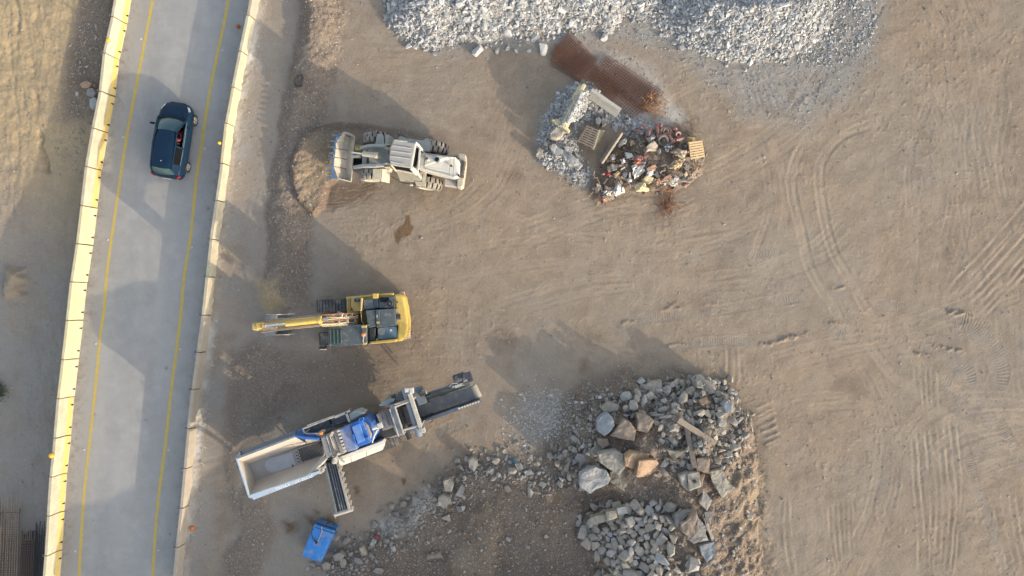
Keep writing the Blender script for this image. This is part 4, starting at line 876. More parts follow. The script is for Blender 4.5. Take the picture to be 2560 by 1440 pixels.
fw = (0.0, 1, 0); rw = (-.06, 1, 0)
big_wheel(LZ(1190, 312, .76), fw); big_wheel(LZ(1143, 792, .76), fw)
big_wheel(LZ(1950, 430, .76), (.14, 1, 0)); big_wheel(LZ(1872, 905, .76), (.14, 1, 0))
mb = MB(); mb.tube([LZ(1190, 340, .76), LZ(1145, 770, .76)], .14, 10); mb.tube([LZ(1945, 450, .76), LZ(1875, 880, .76)], .14, 10); mb.build('axle', MT['dark'], ld)
for pl in ([[(1195, 238), (1262, 240), (1275, 270), (1285, 388), (1160, 386)], [(1300, 245), (1345, 258), (1402, 290), (1395, 388), (1292, 384)]], [[(1130, 705), (1248, 702), (1232, 850), (1140, 852)], [(1255, 700), (1345, 712), (1362, 740), (1352, 895), (1240, 868)]]):
    mb = MB(); zz = [[1.62]*5, [1.62, 1.52, 1.2, 1.2, 1.62]] if pl[0][0][1] < 500 else [[1.62]*4, [1.62, 1.2, 1.0, .95, 1.5]]
    for q, z in zip(pl, zz): mb.prism(q, z, .0, LZ) if False else mb.plate([LP(p, zz_) for p, zz_ in zip(q, z)], .05)
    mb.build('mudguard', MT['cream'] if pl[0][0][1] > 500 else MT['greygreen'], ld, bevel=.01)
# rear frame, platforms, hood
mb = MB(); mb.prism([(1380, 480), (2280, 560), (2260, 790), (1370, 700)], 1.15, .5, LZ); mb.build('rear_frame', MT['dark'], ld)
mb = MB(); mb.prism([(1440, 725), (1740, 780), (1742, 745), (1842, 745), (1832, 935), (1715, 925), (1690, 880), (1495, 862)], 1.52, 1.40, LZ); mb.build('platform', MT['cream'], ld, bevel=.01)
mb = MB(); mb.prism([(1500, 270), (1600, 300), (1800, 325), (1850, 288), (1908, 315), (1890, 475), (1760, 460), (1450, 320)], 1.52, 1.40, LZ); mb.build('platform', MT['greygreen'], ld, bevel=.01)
mb = MB(); mb.prism([(1755, 482), (2120, 528), (2232, 548), (2292, 600), (2283, 800), (2215, 822), (1728, 700)], [2.25, 2.25, 2.2, 2.0, 2.0, 2.15, 2.25], 1.1, LZ); hood = mb.build('hood', MT['white'], ld, bevel=.07, seg=3)
for a, b in (((1830, 505), (1815, 695)), ((2165, 545), (2148, 800)), ((2215, 550), (2200, 812)), ((1822, 505), (2160, 548)), ((1810, 692), (2140, 770))):
    mb = MB(); mb.tube([LZ(*a, 2.255), LZ(*b, 2.255)], .008, 5); mb.build('panel_joint', MT['black'], hood)
mb = MB(); mb.plate([LZ(1905, 752, 1.82), LZ(1975, 742, 1.86), LZ(2010, 766, 1.84), LZ(1950, 775, 1.76)], .012); mb.plate([LZ(2010, 762, 1.86), LZ(2105, 785, 1.84), LZ(2095, 797, 1.76)], .012, 1); mb.build('logo_decal', [MT['orange'], MT['cblue']], hood)
mb = MB(); mb.lathe(LZ(1992, 590, 2.25), (0, 0, 1), [(0, .13), (.30, .13), (.30, .105), (.05, .10)], 18); mb.build('exhaust_stack', MT['steel'], ld, smooth=.6)
mb = MB(); mb.lathe(LZ(1862, 585, 2.25), (0, 0, 1), [(0, .09), (.20, .09), (.24, .05), (.25, .01)], 14); mb.prism([(1835, 558), (1868, 552), (1872, 580), (1840, 582)], 2.5, 2.2, LZ, 1); mb.build('air_intake', [MT['clight'], MT['dark']], ld, smooth=.6)
mb = MB(); mb.prism([(2160, 660), (2175, 640), (2195, 672), (2165, 676)], 2.3, 2.2, LZ); mb.prism([(2265, 790), (2280, 772), (2290, 800), (2270, 806)], 2.1, 1.9, LZ); mb.build('hood_catch', MT['black'], ld)
mb = MB(); mb.prism([(2262, 490), (2340, 498), (2376, 520), (2374, 640), (2335, 930), (2300, 962), (2245, 945), (2290, 640)], 1.55, .7, LZ); mb.build('counterweight', nmat('counterweight_paint', (.46, .40, .32), (.40, .35, .28), .6, dust=.3), ld, bevel=.06, seg=2)
for k in range(6):
    x = 2300+12*k; mb = MB(); mb.tube([LZ(x+12, 585+5*k, 1.60), LZ(x-22, 815+3*k, 1.60)], .018, 5); mb.build('grille_slot', MT['dark'], ld)
mb = MB(); mb.prism([(2088, 830), (2250, 850), (2245, 948), (2082, 922)], 1.15, .6, LZ); mb.build('battery_box', MT['clight'], ld, bevel=.03)
mb = MB(); mb.prism([(2140, 500), (2255, 510), (2250, 550), (2135, 535)], 1.15, .6, LZ); mb.build('battery_box', MT['clight'], ld, bevel=.03)
# cab
rf_ = [(1410, 308), (1695, 362), (1700, 380), (1645, 690), (1630, 695), (1362, 652), (1345, 560), (1360, 420)]
mb = MB(); mb.prism(rf_, 3.30, 3.18, LZ); cabroof = mb.build('cab_roof', nmat('cab_roof_grey', (.36, .35, .325), (.31, .30, .285), .6, dust=.3), ld, bevel=.05, seg=2)
for k, (a, b) in enumerate([((1425, 322), (1590, 340)), ((1392, 392), (1650, 432)), ((1375, 462), (1640, 500)), ((1366, 533), (1640, 570)), ((1370, 608), (1540, 640))]):
    mb = MB(); mb.tube([LZ(a[0], a[1], 3.30), LZ(b[0], b[1], 3.30)], .04, 8); mb.build('roof_rib', MT['cream'] if False else cabroof.data.materials[0], cabroof, smooth=.7)
cx = [(LZ(x, y, 3.18).x, LZ(x, y, 3.18).y) for x, y in rf_]; ctr = Vector((sum(p[0] for p in cx)/8, sum(p[1] for p in cx)/8, 0))
mb = MB(); mb.loft([[Vector((ctr.x+(p[0]-ctr.x)*k, ctr.y+(p[1]-ctr.y)*k, z)) for p in cx] for k, z in ((.98, 1.5), (.99, 2.1), (.93, 3.17))]); mb.build('cab_glass', MT['glassdark'], ld)
mb = MB()
for i in (0, 1, 3, 5, 7):
    p = cx[i]; mb.tube([Vector((ctr.x+(p[0]-ctr.x)*.99, ctr.y+(p[1]-ctr.y)*.99, 1.5)), Vector((ctr.x+(p[0]-ctr.x)*.94, ctr.y+(p[1]-ctr.y)*.94, 3.18))], .06, 8)
mb.loft([[Vector((ctr.x+(p[0]-ctr.x)*1.0, ctr.y+(p[1]-ctr.y)*1.0, z)) for p in cx] for z in (1.45, 1.95)]); mb.build('cab_frame', MT['cream'], ld)
mb = MB(); h1 = 3.2
mb.bar(LZ(1705, 358, h1), LZ(1648, 690, h1), .07, .09); mb.bar(LZ(1762, 412, h1-.15), LZ(1728, 775, h1-.15), .09, .09); mb.bar(LZ(1700, 352, h1), LZ(1762, 415, h1-.15), .12, .09); mb.bar(LZ(1645, 688, h1), LZ(1728, 778, h1-.15), .22, .12)
for p in ((1762, 415), (1728, 770)):
    a = LZ(*p, h1-.15); mb.bar(a, Vector((a.x, a.y, 1.5)), .10, .10)
mb.build('roll_bar', MT['white'], ld, bevel=.012)
mb = MB(); mb.plate([LZ(1455, 728, 1.75), LZ(1735, 785, 1.75), LZ(1725, 770, 2.0), LZ(1470, 715, 2.0)], .03); mb.build('door_sill', MT['white'], ld)
for P in ([(1685, 875, 1.55), (1690, 865, 2.4), (1780, 875, 2.4), (1800, 775, 2.4), (1800, 770, 1.55)], [(1780, 290, 1.55), (1785, 278, 2.4), (1890, 300, 2.4), (1895, 340, 1.55)], [(1365, 795, 1.4), (1500, 885, 1.2), (1620, 905, 1.5), (1700, 910, 1.5)], [(1470, 215, 1.6), (1520, 250, 1.9), (1600, 300, 2.2)]):
    mb = MB(); mb.tube([LZ(*p) for p in P], .022, 6); mb.build('handrail', MT['dark'], ld)
mb = MB(); mb.box(LZ(1645, 920, 1.5), .16, .10, .22); mb.build('mirror', MT['cream'], ld, bevel=.03)
mb = MB(); mb.box(LZ(1478, 228, 2.5), .10, .22, .25); mb.build('mirror', MT['dark'], ld, bevel=.03)

# ------------------------------------------------------------------ excavator
EZ = ZM(620, 710, 5.818)
eb = EZ(1700, 520, 0); ex = thing('excavator', 'yellow crawler excavator with dark roof and boom reaching left', 'excavator', eb)
def crawler(par, a, b, w, h, mat, pads=34, z0=0.02):
    """a rubber-shod or steel track with plates: stadium loop of grouser pads from a to b"""
    a = Vector((a.x, a.y, 0)); b = Vector((b.x, b.y, 0)); d = (b-a).normalized(); s = Vector((d.y, -d.x, 0)); L = (b-a).length; r = h/2
    mb = MB(); per_ = 2*(L-2*r)+2*math.pi*r
    def pt(q):
        q %= per_
        if q < L-2*r: return a+d*(r+q)+Vector((0, 0, h)), Vector((0, 0, 1)), d
        q -= L-2*r
        if q < math.pi*r:
            an = q/r; return b-d*r+d*math.sin(an)*r+Vector((0, 0, r+math.cos(an)*r)), d*math.sin(an)+Vector((0, 0, math.cos(an))), d*math.cos(an)-Vector((0, 0, math.sin(an)))
        q -= math.pi*r
        if q < L-2*r: return b-d*(r+q), Vector((0, 0, -1)), -d
        q -= L-2*r; an = q/r
        return a+d*r-d*math.sin(an)*r+Vector((0, 0, r-math.cos(an)*r)), -d*math.sin(an)-Vector((0, 0, math.cos(an))), -d*math.cos(an)+Vector((0, 0, math.sin(an)))
    n = int(per_/.17)
    for k in range(n):
        p, nn, tt = pt(k*per_/n); p = p + Vector((0, 0, z0)); hw = per_/n*.44
        mb.loft([[p+tt*q+s*x+nn*y for x, y in ((-w/2, -.05), (w/2, -.05), (w/2, 0), (-w/2, 0))] for q in (-hw, hw)])
        mb.loft([[p+tt*q+s*x+nn*y for x, y in ((-w/2, -.0), (w/2, -.0), (w/2, .028), (-w/2, .028))] for q in (hw-.03, hw)])
    mb.build('track_belt', mat, par)
    mb = MB(); m0 = a+d*r+Vector((0, 0, r+z0)); m1 = b-d*r+Vector((0, 0, r+z0))
    mb.bar(m0, m1, w*.62, h*.62)
    for q in (m0, m1): mb.lathe(q, s, [(-w*.33, .05), (-w*.33, r*.88), (w*.33, r*.88), (w*.33, .05)], 18)
    mb.build('track_frame', MT['dark'], par)
trk = nmat('track_steel', (.11, .11, .11), (.07, .07, .07), .7, dust=.25)
crawler(ex, EZ(1050, 320, 0), EZ(2330, 250, 0), .68, .95, trk)
crawler(ex, EZ(1085, 790, 0), EZ(2360, 715, 0), .68, .95, trk)
mb = MB(); mb.prism([(1400, 330), (2000, 300), (2020, 720), (1420, 750)], .85, .35, EZ); mb.lathe(EZ(1720, 520, .85), (0, 0, 1), [(0, .65), (.2, .65)], 28); mb.build('undercarriage', MT['dark'], ex, bevel=.04)
mb = MB(); mb.prism([(1432, 207), (2130, 140), (2200, 830), (1680, 880), (1660, 600), (1500, 560), (1440, 420)], 1.22, 1.0, EZ); mb.build('turntable_deck', MT['yellowdirty'], ex, bevel=.02)
mb = MB(); mb.prism([(1432, 205), (1500, 200), (1500, 390), (1440, 330)], 1.45, 1.1, EZ); mb.prism([(1500, 186), (1665, 172), (1690, 380), (1610, 400), (1540, 400), (1495, 330)], 1.85, 1.1, EZ); tankp = mb.build('fuel_tank', MT['yellowdirty'], ex, bevel=.05, seg=2)
mb = MB(); mb.prism([(1545, 215), (1640, 208), (1640, 255), (1550, 262)], 1.865, 1.8, EZ); mb.build('tank_recess', MT['dark'], ex); 
mb = MB(); mb.lathe(EZ(1605, 235, 1.86), (0, 0, 1), [(0, .10), (.10, .10), (.13, .06), (.13, .01)], 14); mb.build('filler_cap', MT['exdark'], ex, smooth=.6)
mb = MB(); mb.bar(EZ(1660, 200, 2.15), EZ(1640, 395, 2.15), .10, .08); mb.bar(EZ(1430, 205, 1.6), EZ(2120, 142, 2.0), .12, .10); mb.box(EZ(1860, 172, 2.1), .28, .26, .30); mb.build('side_panel', MT['yellow'], ex, bevel=.03)
mb = MB(); mb.bar(EZ(1685, 860, 1.75), EZ(2170, 815, 2.05), .14, .45); mb.build('side_panel', MT['yellow'], ex, bevel=.03)
def pan(name, pts, zt, zb, mat, bev=.03): 
    mb = MB(); mb.prism(pts, zt, zb, EZ); return mb.build(name, mat, ex, bevel=bev, seg=2)
pan('engine_cover', [(1672, 225), (1885, 210), (1892, 350), (1690, 372)], 2.12, 1.2, MT['exgrey'])
pan('engine_cover', [(1825, 212), (1888, 208), (1895, 345), (1832, 352)], 2.16, 1.9, MT['exblue'] if False else nmat('navy_panel', (.035, .055, .085), None, .4))
g = pan('radiator_grille', [(1900, 190), (2128, 178), (2140, 352), (1900, 352)], 2.08, 1.2, MT['exgrey'])
for k in range(9):
    y = 200+8*k; mb = MB(); mb.bar(EZ(1915, y, 2.095), EZ(2050, y-6, 2.095), .02, .02); mb.build('grille_slat', MT['black'], g)
mb = MB(); mb.lathe(EZ(2068, 285, 2.08), (0, 0, 1), [(0, .15), (.22, .15), (.22, .11), (.05, .10), (.02, .02)], 20); mb.build('exhaust_stack', MT['dark'], ex, smooth=.6)
mb = MB(); mb.lathe(EZ(2068, 285, 2.14), (0, 0, 1), [(0, .06), (.14, .06), (.15, .01)], 12); mb.build('exhaust_pipe', MT['steel'], ex, smooth=.6)
pan('engine_cover', [(1708, 385), (1850, 372), (1862, 620), (1745, 640), (1725, 500)], 2.22, 1.2, MT['exgrey'])
pan('hood_strip', [(1852, 375), (1912, 370), (1925, 630), (1868, 634)], 2.27, 1.2, MT['exdark'])
pan('engine_cover', [(1912, 372), (2135, 352), (2155, 605), (1925, 628)], 2.22, 1.2, MT['exgrey'])
pan('warning_plate', [(1868, 450), (1885, 449), (1887, 490), (1870, 492)], 2.28, 2.25, MT['clight'], 0); pan('warning_plate', [(1868, 548), (1912, 546), (1914, 575), (1870, 578)], 2.28, 2.25, MT['ochre'], 0)
bx = pan('battery_cover', [(1882, 630), (2160, 612), (2180, 790), (1890, 812)], 2.0, 1.2, MT['exblue'])
mb = MB(); mb.lathe(EZ(1942, 690, 2.0), (0, 0, 1), [(0, .19), (.012, .19), (.014, .01)], 20); mb.build('dust_patch', nmat('dried_mud', (.33, .32, .29), None, .9), bx)
mb = MB(); mb.prism([(2062, 655), (2092, 653), (2094, 690), (2064, 692)], 2.02, 1.99, EZ); mb.build('warning_label', MT['white'], bx)
pan('rear_strip', [(1880, 800), (2165, 778), (2168, 800), (1885, 822)], 1.85, 1.2, MT['exdark'])
rd = pan('radiator_cover', [(1735, 645), (1840, 635), (1850, 825), (1745, 835)], 1.95, 1.2, MT['exdark'])
for k in range(6):
    mb = MB(); mb.bar(EZ(1745, 660+26*k, 1.96), EZ(1838, 652+26*k, 1.96), .03, .02); mb.build('cover_rib', MT['exgrey'], rd)
mb = MB(); mb.tube([EZ(1850, 640, 2.2), EZ(1848, 660, 2.2), EZ(1845, 740, 2.2), EZ(1850, 750, 2.2)], .022, 6); mb.tube([EZ(1835, 620, 1.9), EZ(1838, 860, 1.9)], .02, 6); mb.build('handrail', MT['exgrey'], ex)
# counterweight with rounded rear
cwp = [(2120, 150), (2215, 142), (2262, 180), (2295, 330), (2325, 540), (2320, 700), (2285, 790), (2225, 835), (2160, 838), (2178, 620), (2150, 400)]
mb = MB(); mb.prism(cwp, 2.05, .9, EZ); cw = mb.build('counterweight', MT['yellow'], ex, bevel=.12, seg=3)
mb = MB(); mb.prism([(2190, 120), (2272, 108), (2300, 300), (2345, 560), (2360, 792), (2260, 800), (2290, 560), (2240, 220)], 1.05, .85, EZ); mb.build('bumper_plate', nmat('mud_coated_steel', (.46, .38, .30), None, .8), ex, bevel=.02)
mb = MB(); mb.prism([(2162, 440), (2215, 440), (2218, 515), (2165, 518)], 2.10, 2.0, EZ); mb.prism([(2160, 255), (2178, 252), (2180, 275), (2162, 278)], 2.12, 2.0, EZ); mb.prism([(2150, 365), (2190, 350), (2200, 520), (2165, 600)], 2.062, 2.0, EZ, 1); mb.build('lifting_recess', [MT['dark'], MT['yellowdirty']], cw)
mb = MB(); mb.plate([EZ(2268, 372, 1.98), EZ(2300, 372, 1.80), EZ(2322, 570, 1.80), EZ(2300, 590, 1.98)], .03); mb.plate([EZ(2280, 400, 1.97), EZ(2300, 400, 1.85), EZ(2312, 540, 1.85), EZ(2300, 540, 1.97)], .034, 1); mb.build('maker_badge', [MT['white'], nmat('badge_grey', (.3, .32, .4), None, .5)], cw)
# cab
cabp = [(1165, 625), (1185, 605), (1640, 590), (1722, 600), (1728, 880), (1300, 905), (1180, 890), (1160, 860)]
mb = MB(); mb.prism(cabp, [2.86, 2.86, 2.96, 2.96, 2.96, 2.92, 2.84, 2.84], 2.72, EZ); cr = mb.build('cab_roof', MT['exgrey'], ex, bevel=.06, seg=2)
mb = MB(); mb.prism([(1182, 668), (1362, 660), (1368, 858), (1192, 872)], 2.925, 2.85, EZ); sk_ = mb.build('roof_hatch', nmat('green_tinted_pane', (.03, .075, .07), None, .25), cr)
for k in range(4):
    x = 1195+52*k; mb = MB(); mb.bar(EZ(x, 665, 2.94), EZ(x+8, 868, 2.94), .05, .03); mb.build('hatch_bar', MT['exgrey'], cr)
mb = MB(); mb.plate([EZ(1560, 640, 2.985), EZ(1600, 625, 2.985), EZ(1680, 720, 2.985), EZ(1640, 720, 2.985)], .01); mb.build('roof_seam', MT['exdark'], cr)
cx = [EZ(x, y, 2.72) for x, y in cabp]; cc2 = sum(cx, Vector())/8
mb = MB(); mb.loft([[Vector((cc2.x+(p.x-cc2.x)*k, cc2.y+(p.y-cc2.y)*k, z)) for p in cx] for k, z in ((.97, 1.2), (1.0, 1.9), (.97, 2.72))]); mb.build('cab_glass', MT['glassdark'], ex)
mb = MB(); mb.loft([[Vector((cc2.x+(p.x-cc2.x)*k, cc2.y+(p.y-cc2.y)*k, z)) for p in cx] for k, z in ((.99, 1.15), (1.01, 1.75))])
for i in (1, 3, 4, 6): mb.tube([Vector((cx[i].x, cx[i].y, 1.5)), Vector((cx[i].x, cx[i].y, 2.75))], .06, 8)
mb.build('cab_frame', MT['exdark'], ex)
mb = MB(); mb.prism([(1650, 605), (1722, 602), (1726, 640), (1652, 645)], 3.0, 2.9, EZ); mb.prism([(1668, 855), (1722, 850), (1724, 878), (1670, 882)], 2.98, 2.9, EZ); mb.build('work_lamp', MT['yellow'], cr, bevel=.01)
mb = MB(); mb.prism([(1655, 640), (1722, 636), (1724, 700), (1657, 704)], 3.0, 2.9, EZ); mb.build('roof_plate', MT['exgrey'], cr)
mb = MB(); mb.lathe(EZ(1680, 735, 2.96), (0, 0, 1), [(0, .11), (.03, .11), (.05, .09), (.16, .085), (.20, .03)], 14); mb.build('beacon', nmat('beacon_orange', (.75, .22, .07), None, .4), cr, smooth=.6)
mb = MB(); mb.tube([EZ(1680, 760, 3.0), EZ(1672, 850, 2.98)], .025, 6); mb.build('beacon_cable', MT['clight'], cr)
mb = MB(); mb.tube([EZ(1645, 205, 2.25), EZ(1640, 400, 2.3), EZ(1655, 540, 2.3), EZ(1690, 595, 2.3), EZ(1725, 610, 2.2)], .02, 6); mb.build('cable', MT['hose'], ex)
mb = MB(); mb.box(EZ(1095, 925, 2.1), .36, .10, .28); mb.box(EZ(1092, 948, 2.05), .30, .05, .22, 0, 1); mb.tube([EZ(1110, 920, 2.1), EZ(1150, 880, 2.1), EZ(1175, 860, 2.3)], .025, 6); mb.build('mirror', [MT['black'], MT['clight']], ex, bevel=.02)
mb = MB(); mb.tube([EZ(1150, 890, 2.2), EZ(1200, 940, 1.9), EZ(1245, 1000, 1.4)], .02, 6); mb.build('step_rail', MT['dark'], ex)
# boom: side plates, cylinders, pipes; arm hangs under its tip and carries the bucket
bp_ = [(1600, 505, 1.7), (1450, 508, 2.7), (1250, 518, 3.5), (1050, 530, 3.95), (700, 565, 3.75), (380, 600, 3.3), (190, 628, 2.95)]
mb = MB(); q = [EZ(*p) for p in bp_]; ws = [(.52, .6), (.55, .85), (.55, .95), (.50, .85), (.44, .65), (.42, .55), (.38, .4)]
mb.loft([[c+Vector((0, -w/2, -h_)), c+Vector((0, w/2, -h_)), c+Vector((0, w/2, -.05)), c+Vector((0, -w/2, -.05))] for c, (w, h_) in zip(q, ws)]); boom = mb.build('boom', MT['yellow'], ex, bevel=.03)
for off, n_ in ((-.26, 0), (.26, 1)):
    mb = MB(); mb.tube([c+Vector((0, off, -.02)) for c in q[3:]], .032, 6); mb.tube([c+Vector((0, off*.8, .0)) for c in q[3:6]], .028, 6); mb.build('boom_pipe', MT['hose'], boom, smooth=.6)
for k in range(8):
    y = -.27+.077*k; mb = MB(); mb.tube([c+Vector((0, y + RU(-.02, .02), .03+RU(0, .05))) for c in [EZ(1590, 505, 1.9), EZ(1500, 508, 2.6), EZ(1400, 512, 3.05), EZ(1300, 518, 3.45), EZ(1200, 522, 3.7+RU(-.05, .1)), EZ(1080, 532, 3.95)]], .030, 6); mb.build('hydraulic_hose', [MT['hose'], MT['clight'], MT['dark'], MT['wire']][k % 4], boom, smooth=.6)
mb = MB()
for (x, y, s_) in ((1340, 440, .3), (1400, 470, .25), (1480, 450, .3), (1300, 560, .25), (1530, 540, .3), (1420, 545, .3), (1560, 470, .25)):
    z = np.interp(x, [1050, 1250, 1450, 1600], [3.95, 3.5, 2.7, 1.7]); mb.box(EZ(x, y, z+.08), s_, s_*.7, .16, RU(-.4, .4))
mb.build('valve_block', MT['hose'], boom, bevel=.02)
mb = MB(); mb.tube([EZ(555, 578, 4.15), EZ(1060, 522, 4.25)], .14, 14); mb.tube([EZ(1030, 525, 4.25), EZ(1070, 521, 4.25)], .19, 14); mb.build('arm_cylinder', MT['yellow'], boom, smooth=.7)
mb = MB(); mb.tube([EZ(270, 612, 3.75), EZ(560, 578, 4.15)], .065, 10); mb.build('cylinder_rod', MT['chrome'], boom, smooth=.7)
mb = MB(); mb.bar(EZ(1060, 522, 4.2), EZ(1150, 515, 3.9), .14, .2); mb.build('cylinder_mount', MT['steel'], boom)
mb = MB(); q2 = [EZ(120, 615, 3.35), EZ(230, 622, 3.05), EZ(320, 618, 2.0), EZ(385, 605, 1.1)]
mb.loft([[c+Vector((-hx, -w/2, 0)), c+Vector((hx, -w/2, 0)), c+Vector((hx, w/2, 0)), c+Vector((-hx, w/2, 0))] for c, hx, w in zip(q2, (.22, .38, .34, .22), (.34, .40, .36, .30))]); arm = mb.build('arm', MT['yellowdirty'], ex, bevel=.03)
mb = MB(); mb.prism([(105, 565), (200, 560), (205, 650), (125, 655)], 3.5, 3.0, EZ); mb.build('arm_head', MT['yellow'], arm, bevel=.03)
mb = MB()
for y in (590, 645): mb.bar(EZ(210, y, 3.55), EZ(420, y-15, 3.6), .07, .12)
mb.bar(EZ(360, 560, 3.6), EZ(365, 640, 3.6), .12, .08); mb.bar(EZ(160, 670, 3.3), EZ(420, 655, 3.4), .08, .06); mb.build('linkage', MT['hose'], arm)
mb = MB(); mb.tube([EZ(290, 505, 3.0), EZ(420, 520, 3.1), EZ(520, 560, 3.2)], .03, 6); mb.tube([EZ(300, 520, 3.0), EZ(450, 505, 3.2), EZ(700, 500, 3.6)], .03, 6); mb.tube([EZ(230, 685, 2.9), EZ(380, 672, 3.2), EZ(480, 640, 3.4), EZ(660, 610, 3.65)], .03, 6); mb.build('arm_hose', MT['hose'], arm)
zb = .12
s0, s1 = 445, 738        # bucket sides as seen
def bk(x, y, z): return EZ(x, y, z)
mb = MB(); prof = [(255, .75), (300, .25), (430, .12), (600, .16)]
mb.loft([[bk(x, s0+10, z) for x, z in prof], [bk(x, s1, z) for x, z in prof]], caps=False, closed=False)
mb.loft([[bk(x, s0+10, z-.05) for x, z in prof], [bk(x, s1, z-.05) for x, z in prof]], caps=False, closed=False)
mb.prism([(250, s0+20), (405, s0+5), (405, s1), (250, s1+4)], .95, .70, EZ)
exb = mb.build('bucket', nmat('bucket_steel', (.24, .255, .27), (.18, .19, .2), .6, dust=.2), ex)
for y in (s0, s1+2):
    mb = MB(); mb.plate([bk(255, y, .85), bk(300, y, .2), bk(600, y-4, .12), bk(610, y-4, .45), bk(420, y, 1.0)], .05); mb.build('bucket_side', MT['clight'], exb)
for k in range(4):
    y = s0-5+k*(s1-s0)/3-4; mb = MB(); a, b = bk(590, y, .2), bk(680, y-3, .24); d_ = Vector((0, .06, 0))
    mb.loft([[a-d_, a+d_, a+d_+Vector((0, 0, .1)), a-d_+Vector((0, 0, .1))], [b-d_*.4, b+d_*.4, b+d_*.4+Vector((0, 0, .03)), b-d_*.4+Vector((0, 0, .03))]]); mb.build('bucket_tooth', MT['clight'], exb)
# ------------------------------------------------------------------ mobile crusher
CZ = ZM(570, 920, 3.789); HZ = ZM(570, 1000, 5.5375); KZ = ZM(900, 920, 7.578)
cr_b = CZ(900, 800, 0); cru = thing('mobile_crusher', 'blue and white tracked crusher with feed hopper and discharge conveyors', 'crusher', cr_b)
def cp(name, pts, zt, zb, mat, Z=HZ, bev=.02, par=None, seg=1):
    mb = MB(); mb.prism(pts, zt, zb, Z); return mb.build(name, mat, par or cru, bevel=bev, seg=seg)
zr, zf = 3.15, 2.15
rimA, rimB, rimC, rimD, rimE, rimF = (300, 1335), (125, 812), (930, 512), (1255, 545), (1385, 785), (1090, 1050)
flA, flB, flC, flD, flE = (378, 1118), (290, 892), (720, 742), (1285, 560), (1345, 752)
P = lambda q, z: HZ(q[0], q[1], z)
def wall(name, a, b, c, d, mat, th=.03):
    mb = MB(); mb.plate([P(a, zr), P(b, zr), P(c, zf), P(d, zf)], th); return mb.build(name, mat, cru)
mb = MB()
mb.plate([P(rimA, zr), P(rimB, zr), P(flB, zf), P(flA, zf)], .03); mb.plate([P(rimB, zr), P(rimC, zr), P((1085, 600), zf), P(flB, zf)], .03)
mb.plate([P(rimA, zr), P(rimF, zr), P(flE, zf), P(flA, zf)], .03); hop = mb.build('feed_hopper', MT['hopper'], cru)
mb = MB(); mb.plate([P(flA, zf), P(flB, zf), P(flD, zf), P(flE, zf)], .04); mb.build('hopper_floor', MT['hopperfloor'], hop)
mb = MB(); c0, c1, c2, c3 = Vector((520, 905)), Vector((885, 722)), Vector((940, 908)), Vector((575, 1000))
pts = [(885, 722), (940, 908), (700, 985), (590, 1002), (535, 965), (510, 905), (520, 850), (580, 812), (700, 775)]
mb.prism(pts, zf+.045, zf+.01, HZ); mb.build('liner_plate', nmat('polished_liner', (.40, .42, .45), (.36, .37, .39), .5), hop)
mb = MB(); mb.prism([(905, 700), (1285, 566), (1340, 752), (960, 895)], zf+.05, zf+.01, HZ)
ux = (Vector((1285, 566))-Vector((905, 700)))/23; uy = (Vector((960, 895))-Vector((905, 700)))/13
for i in range(23):
    for j in range(12):
        if (i < 4 and (i*7+j*5) % 3) or (i == 0): continue
        c = Vector((905, 700))+ux*(i+.5)+uy*(j+.5+(.5 if i % 2 else 0)); w = HZ(c.x, c.y, zf+.054)
        mb.add([w+Vector((math.cos(a)*.030, math.sin(a)*.030, 0)) for a in [k*math.pi/4 for k in range(8)]], [list(range(8))], 1)
mb.build('grizzly_plate', [MT['hopperfloor'], MT['black']], hop)
# outside: rims and walls
mb = MB(); mb.prism([(118, 800), (122, 788), (925, 492), (930, 516), (130, 818)], zr+.03, zr-.05, HZ); mb.build('rim', MT['cgrey'], hop)
mb = MB(); mb.prism([(925, 490), (1062, 512), (1262, 530), (1255, 556), (1060, 545), (930, 516)], zr+.03, zr-.05, HZ); mb.build('rim', MT['cblue'], hop)
mb = MB(); mb.plate([P((120, 800), zr-.03), P((640, 610), zr-.03), P((650, 535), 2.45), P((125, 735), 2.45)], .04); mb.plate([P((640, 610), zr-.03), P((928, 500), zr-.03), P((940, 425), 2.45), P((650, 535), 2.45)], .04); mb.build('outer_wall', MT['cgrey'], hop)
mb = MB(); mb.plate([P((930, 500), zr-.03), P((1065, 525), zr-.03), P((1060, 470), 2.5), P((1030, 392), 2.5), P((940, 425), 2.45)], .04); mb.build('outer_wall', nmat('dull_blue_panel', (.06, .13, .30), None, .5, dust=.1), hop)  # darker, duller blue than the main housing
mb = MB(); mb.prism([(105, 800), (128, 812), (305, 1330), (285, 1355)], zr+.03, zr-.05, HZ); mb.build('rim', MT['cbluelt'], hop)
rim_l = [(275, 1345), (320, 1312), (1085, 1046), (1140, 1015), (1268, 985), (1275, 1010), (1150, 1075), (350, 1385), (345, 1362)]
mb = MB(); mb.prism(rim_l, zr+.04, zr-.06, HZ); rl = mb.build('rim', MT['cbluelt'], hop)
for q in ([(100, 790), (155, 715), (185, 790), (130, 825)], [(275, 1345), (350, 1330), (350, 1385), (300, 1375)]): cp('corner_bracket', q, zr+.02, zr-.25, MT['cgrey'], par=hop)
mb = MB(); a = [P(q, zr) for q in (rimB, rimC)]; t = Vector((0, 0, 0))
mb.loft([[a[0], a[1], Vector((a[1].x, a[1].y, 1.75)), Vector((a[0].x, a[0].y, 1.75))], [p+Vector((.02, .06, 0)) for p in (a[0], a[1], Vector((a[1].x, a[1].y, 1.75)), Vector((a[0].x, a[0].y, 1.75)))]]); mb.build('hopper_side', MT['cgrey'], hop)
mb = MB(); a = [P(q, zr) for q in (rimC, rimD)]
